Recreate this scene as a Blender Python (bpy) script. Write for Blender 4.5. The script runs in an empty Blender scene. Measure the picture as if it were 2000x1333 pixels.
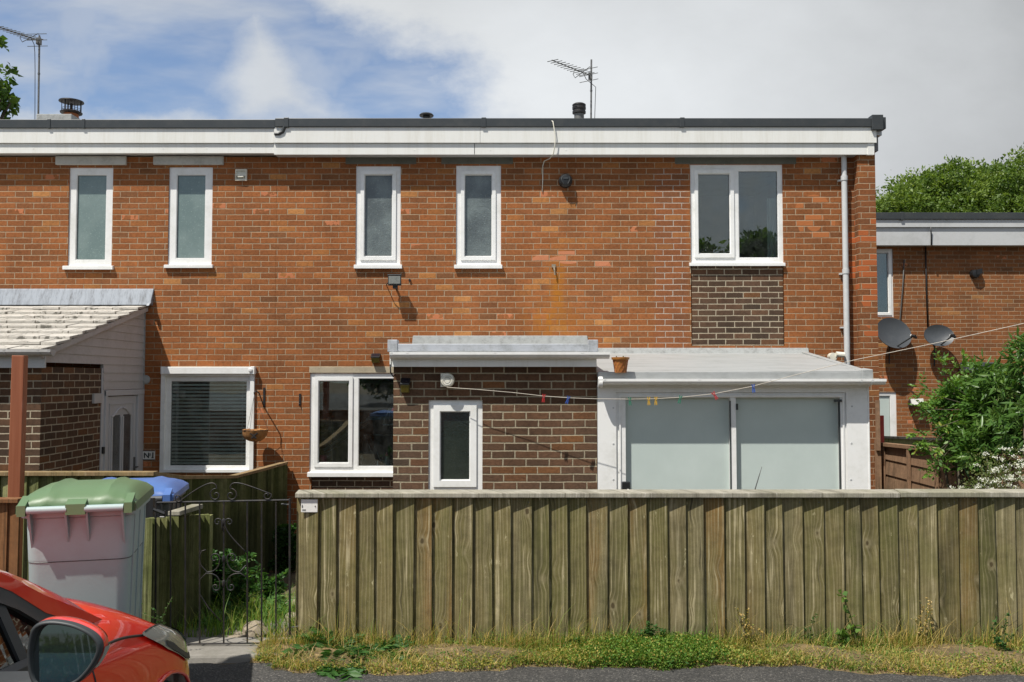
import bpy, bmesh, math, random
import numpy as np
from mathutils import Vector, Matrix, Euler
random.seed(7); RNG = np.random.default_rng(7)
S = bpy.context.scene
COL = S.collection
F = 1700.0; EYE = 1.48; PITCH = math.atan(72.0/F)
CP, SP = math.cos(PITCH), math.sin(PITCH)
WALL = 11.1
SUNK, SKYK, CLOUDK, EXPO = 5.0, .84, .84, 0.28

def at(px, py, Y):
    """world point on the vertical plane y=Y that the reference pixel looks at"""
    u = (px-1000)/F; v = (666.5-py)/F
    d = (u, CP - v*SP, SP + v*CP)
    t = Y/d[1]
    return Vector((u*t, Y, EYE + d[2]*t))
def X(px, Y, py=738): return at(px, py, Y).x
def Z(py, Y): return at(1000, py, Y).z

# ------------------------------------------------------------------ objects
def tag(o, label=None, cat=None, group=None, kind=None):
    if label: o['label'] = label
    if cat: o['category'] = cat
    if group: o['group'] = group
    if kind: o['kind'] = kind
    return o
def thing(name, loc, label, cat, group=None, rz=0.0):
    o = bpy.data.objects.new(name, None); COL.objects.link(o)
    o.empty_display_size = 0.1
    o.location = loc; o.rotation_euler = (0, 0, rz)
    return tag(o, label, cat, group)
def origin(o):
    v = Vector((0, 0, 0))
    while o is not None:
        v += Vector(o.location); o = o.parent
    return v
class MB:
    """collects geometry in world coordinates"""
    def __init__(s): s.v = []; s.f = []; s.r = []; s.rnd = None
    def add(s, vs, fs, rnd=0.0):
        b = len(s.v); s.v += [tuple(v) for v in vs]; s.f += [tuple(b+i for i in f) for f in fs]
        s.r += [rnd]*len(vs); return s
    def box(s, x0, x1, y0, y1, z0, z1, rnd=0.0):
        if x0 > x1: x0, x1 = x1, x0
        if y0 > y1: y0, y1 = y1, y0
        if z0 > z1: z0, z1 = z1, z0
        vs = [(x0,y0,z0),(x1,y0,z0),(x1,y1,z0),(x0,y1,z0),(x0,y0,z1),(x1,y0,z1),(x1,y1,z1),(x0,y1,z1)]
        return s.add(vs, BOXF, rnd)
    def hexa(s, vs, rnd=0.0): return s.add(vs, BOXF, rnd)
    def tube(s, pts, r, n=8, rnd=0.0, close=False):
        pts = [Vector(p) for p in pts]; m = len(pts)
        rs = r if isinstance(r, (list, tuple)) else [r]*m
        tan = []
        for i in range(m):
            a = pts[max(i-1, 0)]; b = pts[min(i+1, m-1)]
            if close: a = pts[(i-1) % m]; b = pts[(i+1) % m]
            t = (b-a); tan.append(t.normalized() if t.length > 1e-9 else Vector((0,0,1)))
        up = Vector((0,0,1)) if abs(tan[0].z) < .9 else Vector((0,1,0))
        nrm = (up - tan[0]*up.dot(tan[0])).normalized()
        vs = []
        for i in range(m):
            nrm = (nrm - tan[i]*nrm.dot(tan[i]))
            nrm = nrm.normalized() if nrm.length > 1e-6 else tan[i].orthogonal().normalized()
            bn = tan[i].cross(nrm)
            for k in range(n):
                a = 2*math.pi*k/n
                vs.append(pts[i] + (nrm*math.cos(a) + bn*math.sin(a))*rs[i])
        fs = []
        for i in range(m if close else m-1):
            j = (i+1) % m
            for k in range(n):
                fs.append((i*n+k, i*n+(k+1) % n, j*n+(k+1) % n, j*n+k))
        if not close:
            fs.append(tuple(reversed(range(n)))); fs.append(tuple(range((m-1)*n, m*n)))
        return s.add(vs, fs, rnd)
    def loft(s, rings, cap=True, rnd=0.0, close=True):
        n = len(rings[0]); vs = [p for r in rings for p in r]; fs = []
        for i in range(len(rings)-1):
            for k in range(n if close else n-1):
                fs.append((i*n+k, i*n+(k+1) % n, (i+1)*n+(k+1) % n, (i+1)*n+k))
        if cap:
            fs.append(tuple(reversed(range(n)))); fs.append(tuple(range((len(rings)-1)*n, len(rings)*n)))
        return s.add(vs, fs, rnd)
    def lathe(s, c, prof, n=24, axis='z', rnd=0.0):
        c = Vector(c); rings = []
        for (r, h) in prof:
            ring = []
            for k in range(n):
                a = 2*math.pi*k/n
                if axis == 'z': ring.append(c+Vector((r*math.cos(a), r*math.sin(a), h)))
                elif axis == 'y': ring.append(c+Vector((r*math.cos(a), h, r*math.sin(a))))
                else: ring.append(c+Vector((h, r*math.cos(a), r*math.sin(a))))
            rings.append(ring)
        return s.loft(rings, True, rnd)
    def prism(s, poly, y0, y1, rnd=0.0):
        """poly: (x,z) outline extruded between two y planes"""
        n = len(poly)
        vs = [(p[0], y0, p[1]) for p in poly] + [(p[0], y1, p[1]) for p in poly]
        fs = [tuple(range(n)), tuple(reversed(range(n, 2*n)))]
        fs += [(i, n+i, n+(i+1) % n, (i+1) % n) for i in range(n)]
        return s.add(vs, fs, rnd)
    def build(s, name, mat, parent=None, smooth=False, bevel=0.0, sub=0, auto=None, local=False):
        me = bpy.data.meshes.new(name)
        off = Vector((0,0,0)) if (parent is None or local) else origin(parent)
        me.from_pydata([(v[0]-off.x, v[1]-off.y, v[2]-off.z) for v in s.v], [], s.f)
        bm = bmesh.new(); bm.from_mesh(me); bmesh.ops.recalc_face_normals(bm, faces=bm.faces); bm.to_mesh(me); bm.free()
        at_ = me.attributes.new('rnd', 'FLOAT', 'POINT'); at_.data.foreach_set('value', s.r)
        if mat: me.materials.append(mat)
        o = bpy.data.objects.new(name, me); COL.objects.link(o)
        if parent: o.parent = parent
        if smooth: me.polygons.foreach_set('use_smooth', [True]*len(me.polygons))
        if smooth == 'auto' or auto:
            try: me.set_sharp_from_angle(angle=math.radians(auto or 35))
            except Exception: pass
        if sub:
            m = o.modifiers.new('sub', 'SUBSURF'); m.levels = sub; m.render_levels = sub
        if bevel:
            m = o.modifiers.new('bev', 'BEVEL'); m.width = bevel; m.segments = 2; m.limit_method = 'ANGLE'; m.angle_limit = math.radians(40)
        return o
BOXF = [(0,3,2,1),(4,5,6,7),(0,1,5,4),(1,2,6,5),(2,3,7,6),(3,0,4,7)]

def npmesh(name, V, Fc, rnd, mat, parent=None):
    me = bpy.data.meshes.new(name)
    off = origin(parent) if parent else Vector((0,0,0))
    V = V - np.array(off)
    k = Fc.shape[1]
    me.vertices.add(len(V)); me.vertices.foreach_set('co', V.astype(np.float32).ravel())
    me.loops.add(Fc.size); me.loops.foreach_set('vertex_index', Fc.astype(np.int32).ravel())
    me.polygons.add(len(Fc)); me.polygons.foreach_set('loop_start', np.arange(0, Fc.size, k, dtype=np.int32))
    me.polygons.foreach_set('loop_total', np.full(len(Fc), k, dtype=np.int32))
    me.update(); me.validate()
    a = me.attributes.new('rnd', 'FLOAT', 'POINT'); a.data.foreach_set('value', rnd.astype(np.float32))
    me.materials.append(mat)
    o = bpy.data.objects.new(name, me); COL.objects.link(o)
    if parent: o.parent = parent
    return o
def unit(a): return a/np.maximum(np.linalg.norm(a, axis=1, keepdims=True), 1e-9)
def leaf_arrays(C, D, L, W, rnd, fold=.25):
    """one folded diamond leaf per point: C base, D direction, L length, W width"""
    n = len(C); D = unit(D); R = unit(np.cross(D, RNG.normal(size=(n,3)))); N = np.cross(D, R)
    L = L[:,None]; W = W[:,None]
    a = C; b = C + D*L*.45 + R*W*.5 - N*W*fold; c = C + D*L; d = C + D*L*.45 - R*W*.5 - N*W*fold
    V = np.stack([a,b,c,d], 1).reshape(-1,3)
    i = np.arange(n)[:,None]*4
    Fc = np.concatenate([i+np.array([[0,1,2]]), i+np.array([[0,2,3]])], 0)
    return V, Fc, np.repeat(rnd, 4)
def merge(parts):
    Vs, Fs, Rs = [], [], []; o = 0
    for V, Fc, r in parts:
        Vs.append(V); Fs.append(Fc+o); Rs.append(r); o += len(V)
    return np.concatenate(Vs), np.concatenate(Fs), np.concatenate(Rs)

# ------------------------------------------------------------------ node helpers
class NT:
    def __init__(s, tree): s.t = tree; s.N = tree.nodes; s.L = tree.links
    def put(s, sock, val):
        if val is None: return
        if isinstance(val, bpy.types.NodeSocket): s.L.new(val, sock)
        else:
            if sock.type == 'RGBA' and not isinstance(val, (int, float)) and len(val) == 3: val = (*val, 1)
            if sock.type == 'RGBA' and isinstance(val, (int, float)): val = (val, val, val, 1)
            if sock.type == 'VECTOR' and isinstance(val, (int, float)): val = (val,)*3
            sock.default_value = val
    def node(s, typ, ins=None, **props):
        n = s.N.new(typ)
        for k, v in props.items(): setattr(n, k, v)
        for k, v in (ins or {}).items(): s.put(n.inputs[k], v)
        return n
    def m(s, op, a, b=None, c=None, clamp=False):
        n = s.N.new('ShaderNodeMath'); n.operation = op; n.use_clamp = clamp
        s.put(n.inputs[0], a); s.put(n.inputs[1], b); s.put(n.inputs[2], c); return n.outputs[0]
    def add(s, a, b): return s.m('ADD', a, b)
    def sub(s, a, b): return s.m('SUBTRACT', a, b)
    def mul(s, a, b): return s.m('MULTIPLY', a, b)
    def div(s, a, b): return s.m('DIVIDE', a, b)
    def mn(s, a, b): return s.m('MINIMUM', a, b)
    def mx(s, a, b): return s.m('MAXIMUM', a, b)
    def sstep(s, a, b, x, lo=0.0, hi=1.0):
        n = s.node('ShaderNodeMapRange', {'Value': x, 'From Min': a, 'From Max': b, 'To Min': lo, 'To Max': hi}); n.interpolation_type = 'SMOOTHSTEP'; return n.outputs[0]
    def ramp(s, x, stops, interp='LINEAR'):
        n = s.N.new('ShaderNodeValToRGB'); n.color_ramp.interpolation = interp
        e = n.color_ramp.elements
        while len(e) < len(stops): e.new(.5)
        for i, (p, c) in enumerate(stops):
            e[i].position = p; e[i].color = (*c, 1) if not isinstance(c, (int, float)) else (c, c, c, 1)
        s.put(n.inputs[0], x); return n.outputs[0]
    def mix(s, f, a, b, typ='MIX'):
        n = s.N.new('ShaderNodeMix'); n.data_type = 'RGBA'; n.blend_type = typ
        s.put(n.inputs[0], f); s.put(n.inputs[6], a); s.put(n.inputs[7], b); return n.outputs[2]
    def noise(s, vec, scale, detail=3, rough=.55, out=0, dist=0.0):
        n = s.node('ShaderNodeTexNoise', {'Vector': vec, 'Scale': scale, 'Detail': detail, 'Roughness': rough, 'Distortion': dist}); return n.outputs[out]
    def vor(s, vec, scale, out='Distance', feature='F1', dims='3D'):
        n = s.node('ShaderNodeTexVoronoi', None, feature=feature, voronoi_dimensions=dims); s.put(n.inputs['Vector'], vec); s.put(n.inputs['Scale'], scale); return n.outputs[out]
    def white(s, vec, out='Value'):
        n = s.node('ShaderNodeTexWhiteNoise', None, noise_dimensions='3D'); s.put(n.inputs['Vector'], vec); return n.outputs[out]
    def vec(s, x=0.0, y=0.0, z=0.0):
        return s.node('ShaderNodeCombineXYZ', {0: x, 1: y, 2: z}).outputs[0]
    def pos(s):
        g = s.node('ShaderNodeNewGeometry'); return g.outputs['Position'], g.outputs['Normal']
    def sep(s, v):
        n = s.node('ShaderNodeSeparateXYZ', {0: v}); return n.outputs[0], n.outputs[1], n.outputs[2]
    def attr(s, name='rnd'):
        n = s.N.new('ShaderNodeAttribute'); n.attribute_name = name; return n.outputs['Fac']
    def bump(s, h, strength=.3, dist=.01):
        return s.node('ShaderNodeBump', {'Height': h, 'Strength': strength, 'Distance': dist}).outputs[0]
def newmat(name):
    m = bpy.data.materials.new(name); m.use_nodes = True; t = m.node_tree; t.nodes.clear()
    return m, NT(t)
def surf(nt, **ins):
    b = nt.N.new('ShaderNodeBsdfPrincipled')
    for k, v in ins.items(): nt.put(b.inputs[k.replace('_', ' ')], v)
    o = nt.N.new('ShaderNodeOutputMaterial'); nt.L.new(b.outputs[0], o.inputs[0]); return b
def simple(name, col, rough=.5, var=.12, scale=8, bump=0.0, bscale=60, metal=0.0, coat=0.0, spec=.5, tint=None, stretch=None):
    """plain painted / moulded surface with mottling, dirt and a fine bump"""
    m, n = newmat(name)
    tc = n.node('ShaderNodeTexCoord').outputs['Object']
    p = tc
    if stretch: p = n.node('ShaderNodeMapping', {'Vector': tc, 'Scale': stretch}).outputs[0]
    f = n.noise(p, scale, 5, .65); f2 = n.noise(p, scale*7.3, 3)
    dark = tuple(c*(1-var*2) for c in col) if tint is None else tint
    c = n.mix(n.sstep(.42, .75, n.add(n.mul(f, .7), n.mul(f2, .3))), col, dark)
    kw = dict(Base_Color=c, Roughness=n.add(rough-.06, n.mul(f, .12)), Metallic=metal)
    if coat: kw['Coat_Weight'] = coat; kw['Coat_Roughness'] = .05
    if bump: kw['Normal'] = n.bump(n.add(n.noise(tc, bscale, 4), n.mul(n.noise(tc, bscale*.2, 2), .6)), bump, .004)
    b = surf(n, **kw); b.inputs['Specular IOR Level'].default_value = spec
    return m
def lin(r, g, b):
    f = lambda c: ((c/255+.055)/1.055)**2.4 if c > 10 else c/255/12.92
    return (f(r), f(g), f(b))
# ================================================================== MATERIALS
def brick_mat(name, stops, mortar, spall=.982, bw=.225, bh=.075, rowoff=0.0, z0=0.0, extra=None, ruggedness=.35, mw=.0055, bright=1.0, mortar2=None):
    m, n = newmat(name)
    P, N = n.pos(); x, y, z = n.sep(P); nx, ny, nz = n.sep(N)
    side = n.m('GREATER_THAN', n.m('ABSOLUTE', nx), .6)
    u = n.add(n.mul(x, n.sub(1.0, side)), n.mul(y, side))
    wob = n.noise(P, 1.1, 2); wob2 = n.noise(P, 9.0, 2)
    zz = n.add(n.add(z, 20.0-z0), n.add(n.mul(n.sub(wob, .5), .012), n.mul(n.sub(wob2, .5), .006)))
    uo = n.add(u, n.mul(n.sub(n.noise(P, 6.0, 2), .5), .010))
    rz = n.div(zz, bh); row = n.m('FLOOR', rz)
    rj = n.white(n.vec(row, 3.3, 1.7))
    uu = n.add(n.div(n.add(uo, 40.0), bw), n.add(n.mul(n.m('MODULO', row, 2.0), .5), n.mul(rj, .14)))
    col = n.m('FLOOR', uu)
    # each perpend joint wanders a little: shift by a random amount per joint
    fu = n.mul(n.m('FRACT', uu), bw); fz = n.mul(n.m('FRACT', rz), bh)
    idv = n.vec(col, row, 5.1)
    r1 = n.white(idv); r2 = n.white(n.vec(col, row, 9.7)); r3 = n.white(n.vec(col, row, 14.2))
    du = n.mn(fu, n.sub(bw, fu)); dz = n.mn(fz, n.sub(bh, fz))
    d = n.mn(n.sub(du, n.mul(r3, .0018)), n.sub(dz, n.mul(r2, .0012)))
    rag = n.noise(P, 46.0, 4, .65); rag2 = n.noise(P, 13.0, 2)
    thin = n.mul(n.sub(n.noise(P, 3.1, 3), .5), .005)
    d2 = n.add(n.add(d, n.mul(n.sub(rag, .5), .0085)), n.add(thin, n.mul(n.sub(rag2, .5), .003)))
    mask = n.sstep(mw-.0018, mw+.0022, d2)              # 1 on brick
    c = n.ramp(r1, stops)
    # large patches, in-brick mottling and streaks, weathering marks
    big = n.noise(P, .55, 3); c = n.mix(n.sstep(.30, .75, big), c, n.mix(.38, c, (.15, .062, .024)))
    mot = n.noise(P, 30.0, 5, .7); c = n.mix(1.0, c, n.ramp(mot, [(.25, .62), (.5, 1.0), (.8, 1.3)]), 'MULTIPLY')
    vr = n.ramp(r2, [(0, .84), (.3, .97), (.7, 1.03), (1, 1.13)]); c = n.mix(1.0, c, vr, 'MULTIPLY')
    run = n.noise(n.vec(n.mul(x, 1.3), n.mul(y, 1.3), n.mul(z, .32)), 1.7, 4, .6); c = n.mix(1.0, c, n.ramp(run, [(.28, .76), (.45, .96), (.60, 1.06), (.75, 1.22)]), 'MULTIPLY')
    # spalled faces, pale orange, on a few bricks
    sp = n.mul(n.m('GREATER_THAN', r3, spall), n.sstep(.47, .53, n.noise(P, 11.0, 3)))
    c = n.mix(sp, c, (.48, .17, .075))
    mo = n.mix(n.noise(P, 7.0, 4), mortar, tuple(k*.62 for k in mortar))
    if extra: c, mo = extra(n, c, mo, x, y, z, P, r1, r2, r3)
    if bright != 1.0: c = n.mix(1.0, c, (bright,)*3, 'MULTIPLY')
    colr = n.mix(mask, mo, c)
    soot = n.sstep(.55, .85, n.noise(P, 2.3, 5, .7)); colr = n.mix(n.mul(soot, .35), colr, (.06, .04, .025))
    h = n.add(n.mul(mask, .75), n.add(n.mul(rag, .22), n.mul(n.noise(P, 140.0, 3), ruggedness*.5)))
    h = n.add(h, n.mul(r2, .10))
    nrm = n.bump(h, .85, .008)
    b = surf(n, Base_Color=colr, Roughness=n.add(.82, n.mul(mot, .12)), Normal=nrm)
    b.inputs['Specular IOR Level'].default_value = .25
    return m

def main_extra(n, c, mo, x, y, z, P, r1, r2, r3):
    def blob(cx, cz, wx, wz):
        return n.m('EXPONENT', n.mul(n.add(n.m('POWER', n.div(n.sub(x, cx), wx), 2.0), n.m('POWER', n.div(n.sub(z, cz), wz), 2.0)), -1.0))
    # rust run below the old bolt
    a = at(1090, 560, WALL); bb = at(1095, 620, WALL)
    st = n.mx(blob(a.x, a.z, .10, .42), n.mul(blob(bb.x-.12, bb.z-.05, .30, .22), .85))
    st = n.mul(st, n.sstep(.25, .6, n.noise(n.vec(n.mul(x, 3.0), y, z), 5.0, 4)))
    c = n.mix(n.mul(st, .95), c, (.38, .14, .012)); mo = n.mix(n.mul(st, .85), mo, (.33, .14, .035))
    # streaks of pale salt, repointed strip with white joints
    pt = at(1315, 520, WALL)
    rp = n.mul(n.sstep(.26, .16, n.m('ABSOLUTE', n.sub(x, pt.x-.03))), n.m('LESS_THAN', z, at(0, 330, WALL).z))
    mo = n.mix(n.mul(rp, .5), mo, (.50, .46, .42)); c = n.mix(n.mul(rp, .22), c, (.17, .062, .038))
    # spalled orange faces to the right of the big bedroom window and near the gable
    q = at(1590, 430, WALL)
    ps = n.mul(n.m('GREATER_THAN', n.add(n.mul(blob(q.x, q.z, .40, .55), .72), n.mul(r2, .4)), .84), 1.0)
    c = n.mix(n.mul(ps, .7), c, (.46, .155, .05))
    q2 = at(1700, 520, 10.98)
    ps2 = n.mul(n.m('GREATER_THAN', n.add(n.mul(blob(q2.x, q2.z, .3, .95), .62), n.mul(r2, .6)), .82), 1.0)
    c = n.mix(ps2, c, (.50, .13, .035))
    q3 = at(1110, 510, WALL)
    ps3 = n.m('GREATER_THAN', n.add(n.mul(blob(q3.x, q3.z, .62, .16), .6), n.mul(r3, .6)), .88)
    c = n.mix(n.mul(ps3, .9), c, (.52, .20, .10))
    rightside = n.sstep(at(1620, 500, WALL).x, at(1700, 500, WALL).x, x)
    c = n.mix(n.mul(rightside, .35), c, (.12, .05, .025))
    return c, mo
RED = [(0, (.205, .086, .034)), (.09, (.25, .093, .033)), (.5, (.298, .102, .031)), (.93, (.318, .111, .034)), (.975, (.38, .15, .042)), (1, (.45, .20, .065))]
BROWN = [(0, (.060, .043, .030)), (.3, (.088, .057, .038)), (.6, (.110, .066, .042)), (.88, (.135, .075, .044)), (.96, (.16, .075, .035)), (1, (.18, .08, .03))]
M = {}
M['brick'] = brick_mat('red_brick', RED, (.46, .335, .215), mw=.0037, extra=main_extra, z0=at(0, 366, WALL).z-.005)
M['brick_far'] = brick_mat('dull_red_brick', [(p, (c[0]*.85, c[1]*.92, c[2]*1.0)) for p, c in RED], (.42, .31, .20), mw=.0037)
M['brown'] = brick_mat('rustic_brown_brick', BROWN, (.42, .36, .25), spall=1.1, ruggedness=1.6, mw=.0052)
M['brown_dark'] = brick_mat('sooty_brown_brick', [(p, tuple(k*.8 for k in c)) for p, c in BROWN], (.46, .39, .28), spall=1.1, mw=.0050)

M['upvc'] = simple('white_upvc', (.80, .80, .78), .32, .05, 3, bump=.05, tint=(.66, .66, .62))
M['fascia'] = simple('white_fascia_board', (.76, .76, .72), .4, .08, 1.6, tint=(.67, .66, .60), stretch=(4, 1, .35))
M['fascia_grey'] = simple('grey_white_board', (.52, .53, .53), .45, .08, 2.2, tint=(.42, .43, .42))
M['trim'] = simple('charcoal_roof_trim', (.035, .040, .042), .42, .1, 4, tint=(.055, .058, .056))
M['felt'] = simple('grey_roof_felt', (.20, .20, .20), .85, .2, 5, bump=.5, bscale=120)
M['grp'] = simple('grey_fibreglass_roof', (.35, .36, .355), .5, .14, 3.5, bump=.25, bscale=22, tint=(.24, .25, .24), stretch=(.5, 1.5, 1))
M['grp_trim'] = simple('grey_painted_trim', (.43, .45, .48), .5, .16, 6, tint=(.25, .26, .26), bump=.12, bscale=30)
M['lead'] = simple('weathered_lead', (.25, .28, .32), .5, .35, 6, tint=(.045, .048, .055), bump=.2, bscale=14, stretch=(2.5, 1, .35))
M['lead_rough'] = simple('mortared_flashing', (.34, .35, .34), .8, .25, 14, bump=.8, bscale=60, tint=(.20, .20, .19))
M['clad'] = simple('shade_grey_cladding', (.45, .44, .43), .55, .1, 3, tint=(.34, .33, .31), bump=.1)  # white boards; the grey puts their shade into the colour
M['door'] = simple('off_white_door', (.50, .50, .51), .4, .05, 3)
M['lintel_white'] = simple('painted_concrete', (.50, .50, .46), .8, .15, 5, bump=.3)
M['lintel_dark'] = simple('raw_concrete', (.125, .125, .10), .9, .2, 5, bump=.4, tint=(.075, .08, .065))
M['lintel_beige'] = simple('beige_concrete', (.40, .34, .24), .85, .15, 6, bump=.3)
M['concrete'] = simple('concrete', (.22, .205, .18), .9, .3, 5, bump=.6, bscale=70, tint=(.16, .15, .125))
M['iron'] = simple('black_iron', (.012, .012, .013), .5, .2, 20, bump=.2, tint=(.05, .035, .025))
M['iron_grey'] = simple('weathered_iron', (.10, .105, .10), .6, .3, 20, bump=.3, tint=(.05, .045, .04))
M['alu'] = simple('dull_aluminium', (.16, .16, .155), .5, .25, 30, metal=.3, tint=(.10, .085, .07))
M['black'] = simple('black_plastic', (.012, .013, .014), .42, .1, 10)
M['blackgrey'] = simple('charcoal_plastic', (.035, .04, .042), .5, .1, 10)
M['dish'] = simple('charcoal_dish', (.052, .058, .064), .5, .15, 6, tint=(.07, .075, .08))
M['lampglass'] = simple('dusty_lamp_glass', (.22, .23, .21), .3, .2, 20)
M['solar'] = simple('olive_plastic', (.13, .10, .015), .35, .2, 14, tint=(.07, .055, .01))
M['solarcell'] = simple('solar_cell', (.012, .011, .018), .15, .1, 30)
M['cream'] = simple('cream_plastic', (.70, .68, .58), .4, .1, 12, tint=(.45, .42, .32))
M['terracotta'] = simple('terracotta', (.40, .13, .045), .8, .25, 9, bump=.3, tint=(.22, .08, .03))
M['potglaze'] = simple('glazed_terracotta', (.42, .17, .035), .45, .3, 12, bump=.3, tint=(.22, .09, .02))
M['bin_grey'] = simple('faded_grey_plastic', (.335, .425, .42), .5, .10, 2.5, tint=(.31,.345,.335), bump=.1, bscale=90)
M['bin_green'] = simple('green_bin_plastic', (.10, .17, .078), .45, .12, 4, tint=(.095, .17, .08), bump=.08, bscale=90)
M['bin_blue'] = simple('blue_bin_plastic', (.07, .15, .38), .42, .1, 4, tint=(.06, .12, .32))
M['bin_dark'] = simple('dark_grey_plastic', (.075, .08, .085), .5, .12, 4)
M['rubber'] = simple('black_rubber', (.018, .018, .018), .85, .2, 20, bump=.3)
M['coir'] = simple('coir_fibre', (.36, .17, .055), .95, .5, 40, bump=1.0, bscale=150, tint=(.16, .075, .025))
M['twine'] = simple('pale_line', (.55, .50, .42), .8, .1, 40)
M['redpaint'] = simple('red_paint', (.45, .035, .02), .5, .3, 12, tint=(.25, .03, .02))
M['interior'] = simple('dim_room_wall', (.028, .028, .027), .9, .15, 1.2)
M['interior_mid'] = simple('grey_room_wall', (.16, .17, .17), .9, .15, 1.2)
M['curtain'] = simple('pale_curtain', (.55, .57, .54), .8, .15, 3)
M['blind'] = simple('pale_slats', (.85, .88, .86), .45, .05, 3)
M['pink'] = simple('pink_plastic', (.60, .08, .16), .4, .1, 10)
M['clearplastic'] = simple('grey_clear_plastic', (.28, .31, .30), .2, .3, 20)
M['bluecloth'] = simple('pale_blue_cloth', (.16, .34, .46), .9, .2, 8)
M['signwhite'] = simple('white_plate', (.72, .71, .67), .5, .1, 20)
M['stone'] = simple('rubble_stone', (.26, .215, .155), .9, .3, 9, bump=.7, bscale=40, tint=(.22, .19, .14))
for k, c in dict(red=(.55, .025, .03), blue=(.03, .10, .42), green=(.03, .20, .12), yellow=(.62, .36, .02)).items():
    M['peg_'+k] = simple(k+'_plastic', c, .4, .1, 30)

def glass_mat(name, tint=(.80, .85, .83), refl=2.9, rough=.0, bump=0.0, dirt=.05):
    m, n = newmat(name); P, N = n.pos()
    fr = n.node('ShaderNodeFresnel', {'IOR': 1.5}).outputs[0]
    f = n.m('MULTIPLY', fr, refl, clamp=True)
    tr = n.node('ShaderNodeBsdfTransparent', {'Color': (*tint, 1)})
    h = n.noise(P, 1.6, 2)
    gl = n.node('ShaderNodeBsdfGlossy', {'Color': (.9, .95, .95, 1), 'Roughness': rough, 'Normal': n.bump(h, .05, .02)})
    mx = n.node('ShaderNodeMixShader', {0: f, 1: tr.outputs[0], 2: gl.outputs[0]})
    df = n.node('ShaderNodeBsdfDiffuse', {'Color': (.4, .42, .40, 1)})
    mx2 = n.node('ShaderNodeMixShader', {0: n.mul(n.sstep(.3, .8, n.noise(P, 9, 5, .7)), dirt), 1: mx.outputs[0], 2: df.outputs[0]})
    o = n.N.new('ShaderNodeOutputMaterial'); n.L.new(mx2.outputs[0], o.inputs[0]); return m
M['glass'] = glass_mat('window_glass')
M['carglass'] = glass_mat('tinted_car_glass', (.22, .27, .25), 1.8, dirt=.0)

def frosted(name, col, col2, bscale=70, bump=.5, rough=.18, coat=.35):
    m, n = newmat(name); P, N = n.pos()
    f = n.noise(P, 2.5, 5, .6); sp = n.noise(P, bscale, 3, .7)
    c = n.mix(n.sstep(.35, .7, f), col, col2)
    c = n.mix(n.mul(n.sstep(.58, .72, sp), .5 if bump > .05 else 0.0), c, tuple(min(1, k*1.9+.02) for k in col2))
    surf(n, Base_Color=c, Roughness=rough, Normal=n.bump(n.add(sp, n.mul(n.noise(P, bscale*.35, 3), 1.2)), bump, .006), Coat_Weight=coat, Coat_Roughness=.12)
    return m
M['frost_a'] = frosted('teal_frosted_glass', (.14, .19, .175), (.19, .245, .225), 60, .18)
M['frost_b'] = frosted('dimpled_frosted_glass', (.085, .10, .10), (.16, .19, .185), 55, .7)
M['frost_dark'] = frosted('dark_obscure_glass', (.012, .018, .014), (.028, .036, .028), 110, .35)
M['frost_door'] = frosted('pale_frosted_film', (.47, .54, .51), (.51, .58, .55), 3, .01, .35, .12)
M['frost_slot'] = frosted('grey_door_light', (.06, .06, .06), (.10, .10, .10), 50, .3)

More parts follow.
